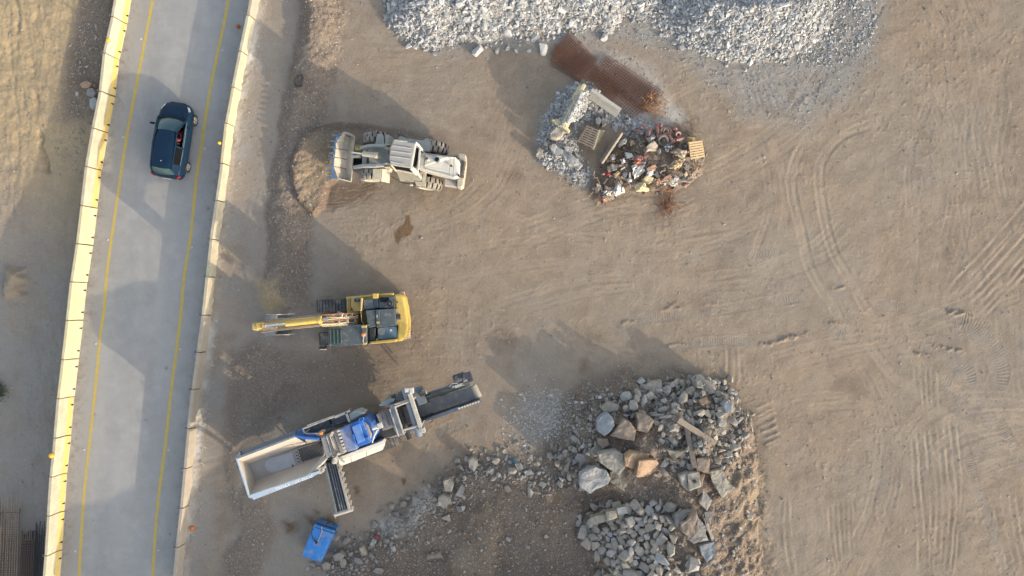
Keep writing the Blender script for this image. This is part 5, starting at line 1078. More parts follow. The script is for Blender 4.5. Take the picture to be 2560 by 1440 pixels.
mb.loft([[a[0], a[1], Vector((a[1].x, a[1].y, 2.0)), Vector((a[0].x, a[0].y, 1.75))], [p+Vector((-.02, .06, 0)) for p in (a[0], a[1], Vector((a[1].x, a[1].y, 2.0)), Vector((a[0].x, a[0].y, 1.75)))]]); mb.build('hopper_side', MT['cblue'], hop)
mb = MB(); a = [P(q, zr-.02) for q in (rimA, rimF)]; mb.plate([a[0], a[1], Vector((a[1].x+.1, a[1].y+.25, 1.75)), Vector((a[0].x+.1, a[0].y+.25, 1.75))], .04); a = [P(q, zr-.02) for q in (rimA, rimB)]; mb.plate([a[0], a[1], Vector((a[1].x-.02, a[1].y, 1.75)), Vector((a[0].x-.02, a[0].y, 1.75))], .04); mb.build('hopper_side', MT['cbluelt'], hop)
mb = MB(); mb.plate([P((1085, 1048), zr), P((1150, 1018), zr), P((1330, 870), 2.75), P((1395, 782), 2.75), P((1300, 790), 2.75)], .04); mb.build('wing_plate', MT['clight'], hop)
mb = MB(); mb.plate([P((1065, 532), zr-.02), P((1258, 545), zr-.02), P((1285, 562), zf), P((1090, 598), zf)], .03); mb.build('wing_plate', MT['hopper'], hop)
# lettering on the flange
tc_ = bpy.data.curves.new('lettering', 'FONT'); tc_.body = 'REMAX 1200 MAXI'; tc_.size = .235; tc_.extrude = .004; tc_.align_x = 'CENTER'; tc_.align_y = 'CENTER'
to_ = bpy.data.objects.new('tmp', tc_); COL.objects.link(to_)
bpy.context.view_layer.update(); me_ = bpy.data.meshes.new_from_object(to_.evaluated_get(bpy.context.evaluated_depsgraph_get())); bpy.data.objects.remove(to_)
ctr_ = HZ(915, 1142, zr+.05); dr_ = HZ(1060, 1088, zr) - HZ(780, 1188, zr); an_ = math.atan2(dr_.y, dr_.x)
lt = bpy.data.objects.new('lettering', me_); COL.objects.link(lt); lt.parent = rl; lt.location = ctr_-Vector(rl['_o']); lt.rotation_euler = (0, 0, an_); me_.materials.append(nmat('white_letters', (.9, .9, .9), None, .5))
# crusher head
cp('frame_head', [(1285, 530), (1345, 505), (1420, 770), (1395, 800), (1360, 790)], 3.0, 1.5, MT['clight'])
mb = MB()
for k in range(4):
    x = 1330+22*k; mb.prism([(x, 512-8*k), (x+14, 508-8*k), (x+94, 758-8*k), (x+78, 764-8*k)], 3.05+.06*(k % 2), 2.0, HZ)
mb.build('hydraulic_rail', MT['clight'], cru, bevel=.02)
cp('feed_cover', [(1340, 505), (1450, 440), (1560, 760), (1440, 800)], 2.92, 1.5, MT['clight'], bev=.04)
mb = MB()
for x, y in ((1440, 452), (1425, 480), (1520, 745), (1500, 790), (1470, 840)): mb.tube([HZ(x, y, 2.9), HZ(x+8, y+6, 3.3)], .07, 10)
mb.tube([HZ(1465, 845, 2.7), HZ(1490, 840, 2.75)], .16, 12); mb.build('hydraulic_fitting', MT['clight'], cru)
cp('feed_cover', [(1450, 440), (1525, 415), (1620, 735), (1560, 760)], 3.0, 1.6, nmat('muddy_cover', (.32, .29, .25), None, .8), bev=.03)
cp('crusher_housing', [(1530, 415), (1688, 347), (1790, 685), (1645, 722)], 3.18, 1.6, nmat('dusty_blue', (.10, .19, .42), (.26, .27, .36), .6, dust=.30, scale=2.2), bev=.05, seg=2)
cp('crusher_housing', [(1692, 345), (1860, 262), (1975, 590), (1800, 655)], 3.28, 1.6, MT['cblue'], bev=.02)
cp('top_panel', [(1712, 372), (1820, 322), (1900, 560), (1795, 605)], 3.33, 3.2, nmat('dusty_bright_blue', (.06, .22, .58), (.16, .24, .45), .55, dust=.22, scale=2.5), bev=.02)
mb = MB()
for k in range(7):
    a = HZ(1530+15*k, 430+47*k, 3.24); mb.box(a, .13, .10, .08, .4)
mb.build('bolt', MT['white'], cru)
mb = MB(); mb.prism([(1830, 290), (1862, 282), (1868, 318), (1836, 324)], 3.42, 3.28, HZ); mb.prism([(1905, 520), (1935, 515), (1940, 552), (1910, 558)], 3.42, 3.28, HZ); mb.prism([(1720, 480), (1740, 474), (1770, 610), (1750, 618)], 3.36, 3.2, HZ); mb.tube([HZ(1820, 285, 3.35), HZ(1815, 262, 3.5), HZ(1870, 240, 3.5), HZ(1885, 268, 3.35)], .025, 6); mb.build('lifting_lug', MT['cblue'], cru, bevel=.01)
cp('crusher_flank', [(1865, 250), (1900, 245), (1985, 320), (2020, 500), (1990, 585)], 2.95, 1.5, MT['cblue'], bev=.02)
cp('dust_cover', [(1885, 300), (1935, 350), (1985, 470), (1975, 540), (1935, 460)], 3.06, 2.8, nmat('beige_dust', (.42, .34, .26), None, .9), bev=.03)
mb = MB(); mb.lathe(HZ(2040, 380, 3.2), (1, .35, .1), [(-.16, .10), (.16, .10)], 12); mb.box(HZ(2105, 355, 3.25), .22, .26, .22, .35); mb.tube([HZ(2085, 400, 3.2), HZ(2030, 480, 3.0), HZ(1995, 590, 2.6)], .04, 8); mb.tube([HZ(2060, 420, 3.2), HZ(2010, 500, 2.9), HZ(2000, 560, 2.6)], .035, 8); mb.build('spray_motor', MT['white'], cru, bevel=.01)
# engine deck along the far side, with rails
cp('engine_deck', [(1040, 395), (1640, 165), (1700, 300), (1440, 400), (1100, 470), (1060, 470)], 2.05, 1.2, MT['cgrey'])
cp('deck_floor', [(1080, 400), (1400, 275), (1440, 370), (1120, 450)], 2.09, 2.04, MT['exdark'])
cp('engine_box', [(1400, 280), (1640, 185), (1680, 290), (1440, 378)], 2.30, 1.6, MT['exdark'], bev=.04)
cp('cable_tray', [(1390, 270), (1408, 264), (1430, 340), (1415, 345)], 2.42, 2.2, MT['black'])
mb = MB(); z = 3.0
mb.tube([HZ(1255, 462, 2.9), HZ(1110, 470, z), HZ(1060, 455, z), HZ(1033, 400, z)], .028, 6); mb.tube([HZ(1033, 400, z), HZ(1690, 148, z)], .035, 6); mb.tube([HZ(1100, 352, z), HZ(1480, 215, z)], .03, 6); mb.bar(HZ(1632, 168, z), HZ(1685, 302, z), .10, .10); mb.bar(HZ(1480, 240, z), HZ(1690, 150, z), .10, .10)
for x, y in ((1035, 402), (1060, 455), (1300, 300), (1632, 168)):
    a = HZ(x, y, z); mb.tube([a, Vector((a.x, a.y, 1.9))], .028, 6)
mb.build('walkway_rail', MT['clight'], cru)
cp('tool_box', [(1672, 195), (1790, 148), (1888, 182), (1700, 288)], 2.65, 1.6, nmat('pale_green_grey', (.40, .45, .44), None, .5), bev=.03)
mb = MB(); mb.lathe(HZ(1292, 452, 3.0), (0, 0, 1), [(-.5, .05), (0, .05), (0, .10), (.12, .09), (.16, .02)], 12); mb.build('beacon', nmat('beacon_lens', (.8, .25, .05), None, .4), cru, smooth=.6)
mb = MB(); mb.box(HZ(1262, 470, 2.75), .22, .14, .25, .3); mb.box(HZ(1318, 430, 2.75), .20, .14, .2, .3); mb.box(HZ(1300, 490, 2.7), .30, .2, .2, .3); mb.build('control_box', MT['clight'], cru, bevel=.02)
# white power housing on the near side
mb = MB()
tp = [HZ(1512, 800, 2.15), HZ(2140, 560, 2.15), HZ(2158, 612, 2.10), HZ(1530, 850, 2.10)]; lo_ = [HZ(1550, 922, 1.45), HZ(2140, 692, 1.45)]
mb.loft([[tp[0], tp[3], lo_[0], Vector((lo_[0].x, lo_[0].y+.05, .8)), Vector((tp[0].x, tp[0].y, .8))], [tp[1], tp[2], lo_[1], Vector((lo_[1].x, lo_[1].y+.05, .8)), Vector((tp[1].x, tp[1].y, .8))]]); hs_ = mb.build('power_housing', MT['white'], cru, bevel=.02)
for t_ in (.27, .62):
    mb = MB(); a = tp[3].lerp(tp[2], t_); b = lo_[0].lerp(lo_[1], t_); mb.tube([a, b], .012, 5); mb.build('door_joint', MT['dark'], hs_)
mb = MB(); mb.box(HZ(1590, 845, 2.2), .22, .08, .06, -.4); mb.build('handle', MT['clight'], hs_)
# pre-screen / magnet frame
cp('transfer_hood', [(360, 700), (420, 645), (560, 590), (660, 575), (640, 640), (550, 690), (370, 730)], 2.5, 1.2, nmat('dull_teal_grey', (.25, .31, .32), None, .6), KZ, .03)
cp('vent_box', [(660, 530), (865, 420), (905, 590), (690, 622)], 2.75, 1.4, MT['exdark'], KZ, .03)
cp('transfer_deck', [(300, 880), (540, 780), (650, 1120), (430, 1190)], 2.15, 1.0, nmat('dusty_grey_plate', (.25, .23, .22), (.19, .18, .17), .8, dust=.2), KZ, .02)
for k in range(3):
    mb = MB(); mb.tube([KZ(400+70*k, 860-25*k, 2.17), KZ(500+70*k, 1130-22*k, 2.17)], .02, 5); mb.build('deck_rib', MT['cgrey'], cru)
cp('screen_box', [(540, 700), (700, 640), (980, 590), (1170, 1100), (1140, 1180), (720, 1290), (640, 1180)], 1.75, .9, MT['cgrey'], KZ, .02)
cp('screen_opening', [(690, 720), (930, 650), (1065, 1075), (840, 1150)], 1.80, 1.5, MT['black'], KZ, 0)
cp('screen_beam', [(545, 705), (645, 675), (825, 1240), (725, 1290)], 2.7, 2.3, MT['cgrey'], KZ, .03)
cp('lower_platform', [(370, 1215), (650, 1170), (730, 1285), (560, 1330), (400, 1295)], 1.35, 1.2, nmat('grey_green_deck', (.27, .29, .27), None, .7, dust=.2), KZ)
mb = MB(); mb.lathe(KZ(985, 850, 2.75), KZ(1050, 1060, 2.75)-KZ(915, 640, 2.75), [(-1.25, .06), (-1.25, .16), (1.25, .16), (1.25, .06)], 18); mb.build('magnet_roller', nmat('grey_roller', (.27, .29, .33), None, .5), cru, smooth=.6)
mb = MB(); mb.lathe(KZ(785, 925, 2.3), KZ(860, 1130, 2.3)-KZ(705, 720, 2.3), [(-1.2, .05), (-1.2, .13), (1.2, .13), (1.2, .05)], 16); mb.build('dark_roller', MT['dark'], cru, smooth=.6)
cp('magnet_belt', [(800, 740), (890, 705), (985, 1040), (905, 1090)], 2.45, 2.35, nmat('magnet_belt_rubber', (.085, .082, .075), None, .8), KZ)
mb = MB(); z = 3.0
mb.bar(KZ(940, 478, z), KZ(1172, 1190, z), .20, .22); mb.box(KZ(1195, 1175, z), .22, .25, .26, .3); mb.build('gantry_beam', nmat('cream_steel', (.50, .48, .38), (.36, .36, .33), .6, dust=.3), cru, bevel=.02)
mb = MB(); mb.tube([KZ(660, 735, z), KZ(985, 612, z)], .05, 8); mb.tube([KZ(650, 690, 2.8), KZ(930, 600, 2.9)], .045, 8); mb.tube([KZ(658, 735, z), KZ(825, 1245, z)], .05, 8); mb.tube([KZ(800, 1180, z), KZ(1090, 1100, z), KZ(1140, 1060, z)], .05, 8); mb.tube([KZ(560, 780, 2.7), KZ(730, 1300, 2.7)], .04, 8)
for q in ((660, 735), (985, 612), (825, 1240), (1145, 1100)):
    a = KZ(*q, z); mb.tube([a, Vector((a.x, a.y, 1.2))], .05, 8)
mb.build('gantry_frame', MT['clight'], cru, smooth=.6)
mb = MB(); mb.box(KZ(890, 420, 3.15), .20, .18, .22, .3); mb.box(KZ(980, 425, 3.15), .20, .28, .24, .1); mb.tube([KZ(850, 400, 3.2), KZ(1010, 390, 3.2)], .07, 8); mb.build('gear_motor', MT['white'], cru, bevel=.02)
mb = MB(); mb.tube([KZ(935, 480, 3.1), KZ(870, 520, 2.9), KZ(850, 570, 2.7)], .02, 6); mb.build('cable', MT['clight'], cru)
mb = MB(); mb.box(KZ(1140, 520, 1.8), .5, .9, .3, .35); mb.box(KZ(1190, 480, 2.0), .35, .25, .3, .4, 1); mb.build('side_bracket', [MT['cgrey'], MT['dark']], cru, bevel=.02)
mb = MB(); mb.lathe(KZ(1225, 455, 2.0), (1, .3, 0), [(-.12, .13), (.12, .13)], 14); mb.build('idler_motor', MT['clight'], cru, smooth=.6)
mb = MB(); mb.bar(KZ(1170, 1035, 1.5), KZ(1350, 985, 1.5), .06, .06); mb.box(KZ(1365, 1000, 1.4), .2, .14, .1, .3, 1); mb.build('tail_light_bracket', [MT['clight'], nmat('dull_red_lamp', (.25, .06, .05), None, .6, dust=.3)], cru)
# main discharge conveyor, rising to its head drum
def conv(name, l0, l1, r0, r1, Z, z0, z1, mat, th=.10):
    mb = MB(); mb.loft([[Z(*l0, z0)-Vector((0, 0, th)), Z(*r0, z0)-Vector((0, 0, th)), Z(*r0, z0), Z(*l0, z0)], [Z(*l1, z1)-Vector((0, 0, th)), Z(*r1, z1)-Vector((0, 0, th)), Z(*r1, z1), Z(*l1, z1)]]); return mb.build(name, mat, cru)
z0, z1 = 1.35, 2.75
cv = conv('discharge_conveyor', (1030, 700), (2150, 335), (1150, 945), (2262, 565), KZ, z0, z1, MT['belt'])
mb = MB(); a, b = KZ(2150, 335, z1-.12), KZ(2258, 555, z1-.12); mb.lathe((a+b)/2, b-a, [(-(b-a).length/2, .05), (-(b-a).length/2, .17), ((b-a).length/2, .17), ((b-a).length/2, .05)], 20); mb.build('head_drum', nmat('dusty_drum', (.36, .33, .27), None, .9), cv, smooth=.6)
mb = MB(); mb.plate([KZ(1035, 690, z0+.02), KZ(2085, 335, z1+.02), KZ(2080, 250, z1+.32), KZ(1030, 610, z0+.32)], .03); mb.build('skirt', MT['beltdark'], cv)
mb = MB(); mb.plate([KZ(1150, 945, z0+.02), KZ(2262, 560, z1+.02), KZ(2272, 600, z1+.30), KZ(1172, 1005, z0+.30)], .03); mb.build('skirt', MT['beltdark'], cv)
mb = MB(); mb.bar(KZ(1120, 545, z0+.1), KZ(1830, 300, z1-.2), .12, .25); mb.bar(KZ(1700, 350, z1-.3), KZ(2070, 215, z1+.05), .06, .2); mb.build('conveyor_rail', MT['cgrey'], cv)
mb = MB(); mb.bar(KZ(1175, 1010, z0+.1), KZ(1890, 755, z1-.2), .16, .25); mb.bar(KZ(1880, 765, z1-.2), KZ(2320, 620, z1), .05, .18); mb.build('conveyor_rail', MT['cbluelt'] if False else MT['cgrey'], cv)
mb = MB()
for k in range(7): mb.box(KZ(1765+47*k, 358-17*k, z1+.12), .10, .06, .06, .33)
for k in range(8): mb.box(KZ(1880+52*k, 765-18*k, z1+.12), .10, .08, .06, .33)
mb.build('belt_fastener', MT['white'], cv)
mb = MB(); mb.plate([KZ(1810, 385, z1+.06), KZ(2040, 300, z1+.08), KZ(2040, 265, z1+.10), KZ(1790, 360, z1+.08)], .02); mb.build('side_guard', nmat('green_guard', (.24, .28, .25), None, .7), cv)
mb = MB(); d_ = (KZ(2000, 140, z1)-KZ(1830, 200, z1)); mb.lathe(KZ(1890, 180, z1+.1), d_, [(-.32, .05), (-.32, .20), (-.25, .22), (.12, .22), (.2, .17), (.34, .15), (.34, .05)], 16); mb.box(KZ(2040, 140, z1+.1), .35, .3, .34, .3); mb.box(KZ(2090, 180, z1+.1), .2, .4, .3, .3); mb.lathe(KZ(1960, 160, z1+.15), d_, [(-.05, .24), (.05, .24)], 14); mb.build('drive_motor', nmat('dark_motor', (.05, .055, .075), None, .5, dust=.12), cv, bevel=.015)
mb = MB(); mb.box(KZ(2000, 220, z1+.15), .22, .16, .2, .3); mb.tube([KZ(1700, 350, z1), KZ(1740, 300, z1+.1), KZ(1800, 290, z1+.15), KZ(1870, 300, z1+.1)], .02, 6); mb.build('motor_bracket', MT['clight'], cv)
mb = MB()
for x, y, xx, yy in ((1300, 640, 1380, 870), (1700, 500, 1800, 720)):
    a, b = KZ(x, y, z0+.4), KZ(xx, yy, z0+.4)
    for q in (a, b): mb.bar(q, Vector((q.x-.6, q.y-.2, .9)), .08, .08)
mb.build('conveyor_leg', MT['dark'], cv)
# side discharge conveyor
sc_ = conv('side_conveyor', (925, 895), (1038, 1375), (1022, 885), (1140, 1345), CZ, 1.5, 1.75, MT['beltdark'])
for k in range(3):
    mb = MB(); mb.tube([CZ(955+24*k, 900, 1.515), CZ(1068+24*k, 1360, 1.765)], .03, 5); mb.build('belt_rib', MT['cgrey'], sc_)
for (a, b, w) in (((918, 900), (1030, 1378), .07), ((1035, 885), (1152, 1340), .10)):
    mb = MB(); mb.bar(CZ(*a, 1.55), CZ(*b, 1.80), w, .25); mb.build('side_conveyor_rail', MT['clight'] if a[0] > 1000 else MT['cgrey'], sc_)
mb = MB()
for k in range(9):
    t = k/8; a = CZ(1040+115*t, 900+430*t, 1.7); mb.box(a+Vector((.06+RU(0, .05), 0, 0)), .12, .28, .12, -.25+RU(-.1, .1))
mb.build('idler_bracket', nmat('dusty_tan_steel', (.40, .36, .29), (.3, .27, .23), .8), sc_)
mb = MB(); a, b = CZ(1040, 1378, 1.7), CZ(1148, 1345, 1.7); mb.lathe((a+b)/2, b-a, [(-.5, .04), (-.5, .12), (.5, .12), (.5, .04)], 14); mb.tube([CZ(1035, 1380, 1.7), CZ(1015, 1400, 1.4), CZ(1018, 1425, .9)], .03, 6); mb.build('tail_drum', MT['clight'], sc_, smooth=.6)
mb = MB(); mb.bar(CZ(1000, 1100, 1.5), CZ(1010, 1080, .1), .1, .1); mb.bar(CZ(1090, 1100, 1.5), CZ(1080, 1080, .1), .1, .1); mb.build('side_conveyor_leg', MT['dark'], sc_)
for x, y in ((870, 950), (895, 970), (905, 940), (880, 985)):
    mb = MB(); mb.box(CZ(x, y, 2.2), .18, .14, .2, RU(0, 1)); mb.build('valve_block', MT['clight'], cru, bevel=.02)
# chassis and crawlers
mb = MB(); mb.bar(CZ(330, 1000, 1.15), CZ(1700, 480, 1.15), 1.1, .7); mb.build('chassis', MT['dark'], cru, bevel=.03)
mb = MB()
for q in (rimA, rimB, (920, 930), (930, 560)):
    a = HZ(q[0]*.9+60, q[1]*.97+15, 2.2); mb.bar(a, Vector((a.x+.3, a.y, .9)), .16, .16)
mb.build('hopper_leg', MT['dark'], cru)
crawler(cru, CZ(830, 690, 0), CZ(1560, 415, 0), .5, .9, trk); crawler(cru, CZ(930, 920, 0), CZ(1640, 650, 0), .5, .9, trk)

# ------------------------------------------------------------------ blue tank with hose
TZ = ZM(700, 1130, 3.657); tb = GP(795, 1355); tk = thing('fuel_tank', 'bright blue rectangular tank with a black hose standing on the soil', 'tank', tb)
mb = MB(); mb.prism([(312, 660), (500, 722), (372, 1012), (196, 952)], 1.0, .05, TZ); mb.build('tank_body', MT['tank'], tk, bevel=.05, seg=2)
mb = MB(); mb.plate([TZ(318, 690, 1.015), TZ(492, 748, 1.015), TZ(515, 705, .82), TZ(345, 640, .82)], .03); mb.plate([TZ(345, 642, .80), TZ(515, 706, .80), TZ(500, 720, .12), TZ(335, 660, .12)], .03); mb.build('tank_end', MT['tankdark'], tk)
mb = MB(); mb.tube([TZ(380, 680, 1.03), TZ(385, 730, 1.06), TZ(360, 790, 1.06), TZ(340, 830, 1.06)], .022, 6); mb.tube([TZ(300, 700, 1.03), TZ(285, 740, 1.04), TZ(300, 790, 1.04), TZ(330, 820, 1.05)], .018, 6, 1); mb.build('hose', [MT['clight'], MT['dark']], tk, smooth=.7)
mb = MB(); mb.box(TZ(335, 828, 1.06), .14, .07, .07, .5); mb.box(TZ(322, 815, 1.06), .08, .05, .06, -.5); mb.build('nozzle', MT['black'], tk, bevel=.01)
mb = MB(); mb.tube([TZ(420, 655, .5), TZ(460, 640, .4), TZ(500, 655, .3), TZ(480, 665, .2), TZ(430, 650, .15)], .03, 6); mb.build('outlet_pipe', MT['dark'], tk)
# ------------------------------------------------------------------ stones
import bmesh
def proto(seed, flat=.75, n=15, pw=2.4):
    r = np.random.default_rng(seed); bm = bmesh.new()
    for _ in range(n):
        d_ = r.normal(size=3); d_ /= (np.abs(d_)**pw).sum()**(1/pw); d_ *= r.uniform(.82, 1.0)
        bm.verts.new((d_[0]*.5, d_[1]*.5*r.uniform(.85, 1), d_[2]*.5*flat))
    res = bmesh.ops.convex_hull(bm, input=bm.verts)
    bmesh.ops.delete(bm, geom=[g for g in res['geom_interior'] if isinstance(g, bmesh.types.BMVert)], context='VERTS')
    bm.verts.index_update(); v = np.array([q.co[:] for q in bm.verts]); f = [[q.index for q in p.verts] for p in bm.faces]; bm.free(); return v, f
PR = [proto(100+k, flat=.5+.05*(k % 7), n=9+k % 6, pw=2.0+.3*(k % 3)) for k in range(20)]
PRB = [proto(300+k, flat=.6+.05*(k % 6), n=14+k % 5, pw=4.5) for k in range(16)]
def rot(rx, ry, rz):
    cx, sx, cy, sy, cz, sz = math.cos(rx), math.sin(rx), math.cos(ry), math.sin(ry), math.cos(rz), math.sin(rz)
    return np.array([[cz, -sz, 0], [sz, cz, 0], [0, 0, 1]]) @ np.array([[cy, 0, sy], [0, 1, 0], [-sy, 0, cy]]) @ np.array([[1, 0, 0], [0, cx, -sx], [0, sx, cx]])
def stuff(name, items, mat, label, cat):
    V = []; F = []; o = 0
    for (p, d_, asp) in items:
        v, f = random.choice(PR); m = rot(RU(-.5, .5), RU(-.5, .5), RU(0, 6.28)); q = (v*np.array([d_*asp, d_, d_*.85])) @ m.T + np.array(p)
        V.append(q); F += [[i+o for i in fc] for fc in f]; o += len(v)
    V = np.concatenate(V); me = bpy.data.meshes.new(name); me.from_pydata(V.tolist(), [], F); me.materials.append(mat); me.update()
    ob = bpy.data.objects.new(name, me); COL.objects.link(ob); tag(ob, label, cat, None, 'stuff'); return ob
PM = {}
def proto_mesh(k, mat, P_=None):
    P_ = P_ or PR
    key = (k, mat.name, id(P_))
    if key not in PM:
        me = bpy.data.meshes.new('stone'); v, f = P_[k]; me.from_pydata(v.tolist(), [], f); me.materials.append(mat); me.update(); PM[key] = bpy.data.objects.new('stone', me)
    return PM[key]
def stone(name, p, d_, asp, mat, label, cat, group, tilt=.45):
    P_ = PRB if name in ('rubble_stone', 'bank_rock') else PR; o = proto_mesh(random.randrange(len(P_)), mat, P_).copy(); o.name = name; COL.objects.link(o)
    o.location = p; o.scale = (d_*asp, d_, d_*RU(.65, .95)); o.rotation_euler = (RU(-tilt, tilt), RU(-tilt, tilt), RU(0, 6.28)); return tag(o, label, cat, group)
def inpoly(x, y, P):
    c = False; n = len(P); j = n-1
    for i in range(n):
        if (P[i][1] > y) != (P[j][1] > y) and x < (P[j][0]-P[i][0])*(y-P[i][1])/(P[j][1]-P[i][1])+P[i][0]: c = not c
        j = i
    return c
def scatter(poly, n, med, sig, lo, hi, sink=.15):
    xs = [p[0] for p in poly]; ys = [p[1] for p in poly]; out = []
    while len(out) < n:
        x, y = RU(min(xs), max(xs)), RU(min(ys), max(ys))
        if not inpoly(x+random.gauss(0, 6), y+random.gauss(0, 6), poly): continue
        d_ = min(max(med*math.exp(random.gauss(0, sig)), lo), hi)/S; p = GP(x, y); p.z += d_*(.30-sink)
        out.append((p, d_, RU(1., 1.9), x, y))
    return out
A_ = scatter(HEAP_A, 6200, 6.6, .42, 3.2, 20); B_s = scatter([(1625, -60), (1640, 50), (1660, 95), (1690, 60), (1690, -60)], 420, 6.0, .42, 3.5, 14)+scatter([(2060, -60), (2040, 110), (1960, 165), (2060, 170), (2190, 100), (2190, -60)], 900, 4.2, .42, 2.5, 10)+scatter(HEAP_B, 5600, 5.6, .42, 3, 16)
loose = [(975, 60, 13), (1020, 118, 20), (1085, 137, 17), (1065, 125, 12), (1100, 122, 10), (1140, 100, 16), (1195, 128, 30), (1215, 119, 8), (1228, 116, 9), (1248, 128, 22), (1268, 122, 16), (1290, 129, 12), (1322, 128, 13), (1357, 124, 28), (1335, 95, 24), (1300, 104, 9), (1255, 108, 9), (1236, 110, 7), (1302, 92, 14), (1510, 95, 22), (1447, 129, 9), (1453, 131, 7), (1463, 96, 7), (1490, 142, 6), (1635, 68, 10), (1685, 110, 16), (1700, 123, 20), (1708, 152, 6), (1815, 165, 12), (1863, 176, 12), (1990, 115, 22), (2030, 100, 20), (1940, 118, 16), (2000, 130, 14), (2050, 25, 15), (1905, 40, 14), (1915, 45, 10), (1180, 60, 20), (1150, 15, 28), (1210, 25, 22), (1310, 30, 16), (1110, 60, 14), (1480, 30, 18), (1520, 50, 24), (1230, 10, 14)]
for x, y, d_ in loose:
    p = GP(x, y); (A_ if x < 1645 else B_s).append((p+Vector((0, 0, d_/S*.2)), d_/S, RU(1.0, 1.45), x, y))
allc = sorted(A_+B_s, key=lambda q: -q[1]); big = allc[:298]; small = allc[298:]
for p, d_, asp, x, y in big:
    if (x, y, round(d_*S)) in [(1195, 128, 30)]: L_ = 'long pale stone lying loose in front of the left crushed-stone heap'
    elif (x, y) == (1357, 124): L_ = 'dark grey block with one white end on the shaded dirt below the left heap'
    elif (x, y) == (1510, 95): L_ = 'white shard standing beside the rusty mesh below the left heap'
    elif y > 104 and x < 1400 and x > 1190: L_ = 'loose bluish stone on the shaded dirt below the left crushed-stone heap'
    elif x < 1645: L_ = 'pale grey angular stone among many alike on the left crushed-stone heap'
    else: L_ = 'pale grey angular stone among many alike on the right crushed-stone heap'
    stone('crushed_stone', p, d_, asp, MT['stoneobj'], L_, 'stone', 'large stones of the crushed-stone heaps')
stuff('crushed_stone_mass', [q[:3] for q in small if q[3] < 1645], MT['stone'], 'small crushed stones covering the left grey heap', 'crushed stone')
stuff('crushed_stone_mass', [q[:3] for q in small if q[3] >= 1645], MT['stone'], 'small crushed stones covering the right grey heap', 'crushed stone')
C_s = scatter(HEAP_C, 1900, 6.0, .40, 3, 13)
stuff('crushed_stone_mass', [q[:3] for q in C_s], MT['stone'], 'grey gravel of the low heap around the broken barriers', 'crushed stone')
# pebbles lying in and on the soil
pe = []
pj = np.random.default_rng(5)
while len(pe) < 24000:
    x, y = pj.uniform(-20, 2580), pj.uniform(-20, 1460); i = int((x-gx[0])/STEP)+NE; j = int((y-gy[0])/STEP)+NE
    pr = M['peb'][j, i]*.9 + .05
    if M['oil'][j, i] > .3: pr *= .2
    if LX[j, i]-5 < x < RX[j, i]+8: continue
    if pj.random() > pr: continue
    d_ = min(2.6*math.exp(pj.normal()*.38), 8)/S; p = GP(x, y); p.z += d_*.1; pe.append((p, d_, pj.uniform(1, 1.5)))
stuff('pebbles', pe, MT['pebble'], 'small stones strewn over the bare soil', 'pebbles')
sp = []
for k in range(1700):
    x = pj.normal(1360, 45); y = pj.normal(1045, 34); d_ = min(3.6*math.exp(pj.normal()*.4), 9)/S; p = GP(x, y); sp.append((p, d_, pj.uniform(1, 1.5)))
for k in range(900):
    y = pj.uniform(-20, 1440); x = rowx(RB, y)+pj.uniform(14, 32)
    if pj.random() > M['white'][int((y-gy[0])/STEP)+NE, int((x-gx[0])/STEP)+NE]+.12: continue
    d_ = min(3.2*math.exp(pj.normal()*.4), 8)/S; p = GP(x, y); sp.append((p, d_, pj.uniform(1, 1.5)))
stuff('gravel_scatter', sp, nmat('pale_gravel', (.44, .42, .38), (.34, .33, .3), .95, island=.3), 'pale gravel scattered beside the barriers and near the boulders', 'gravel')

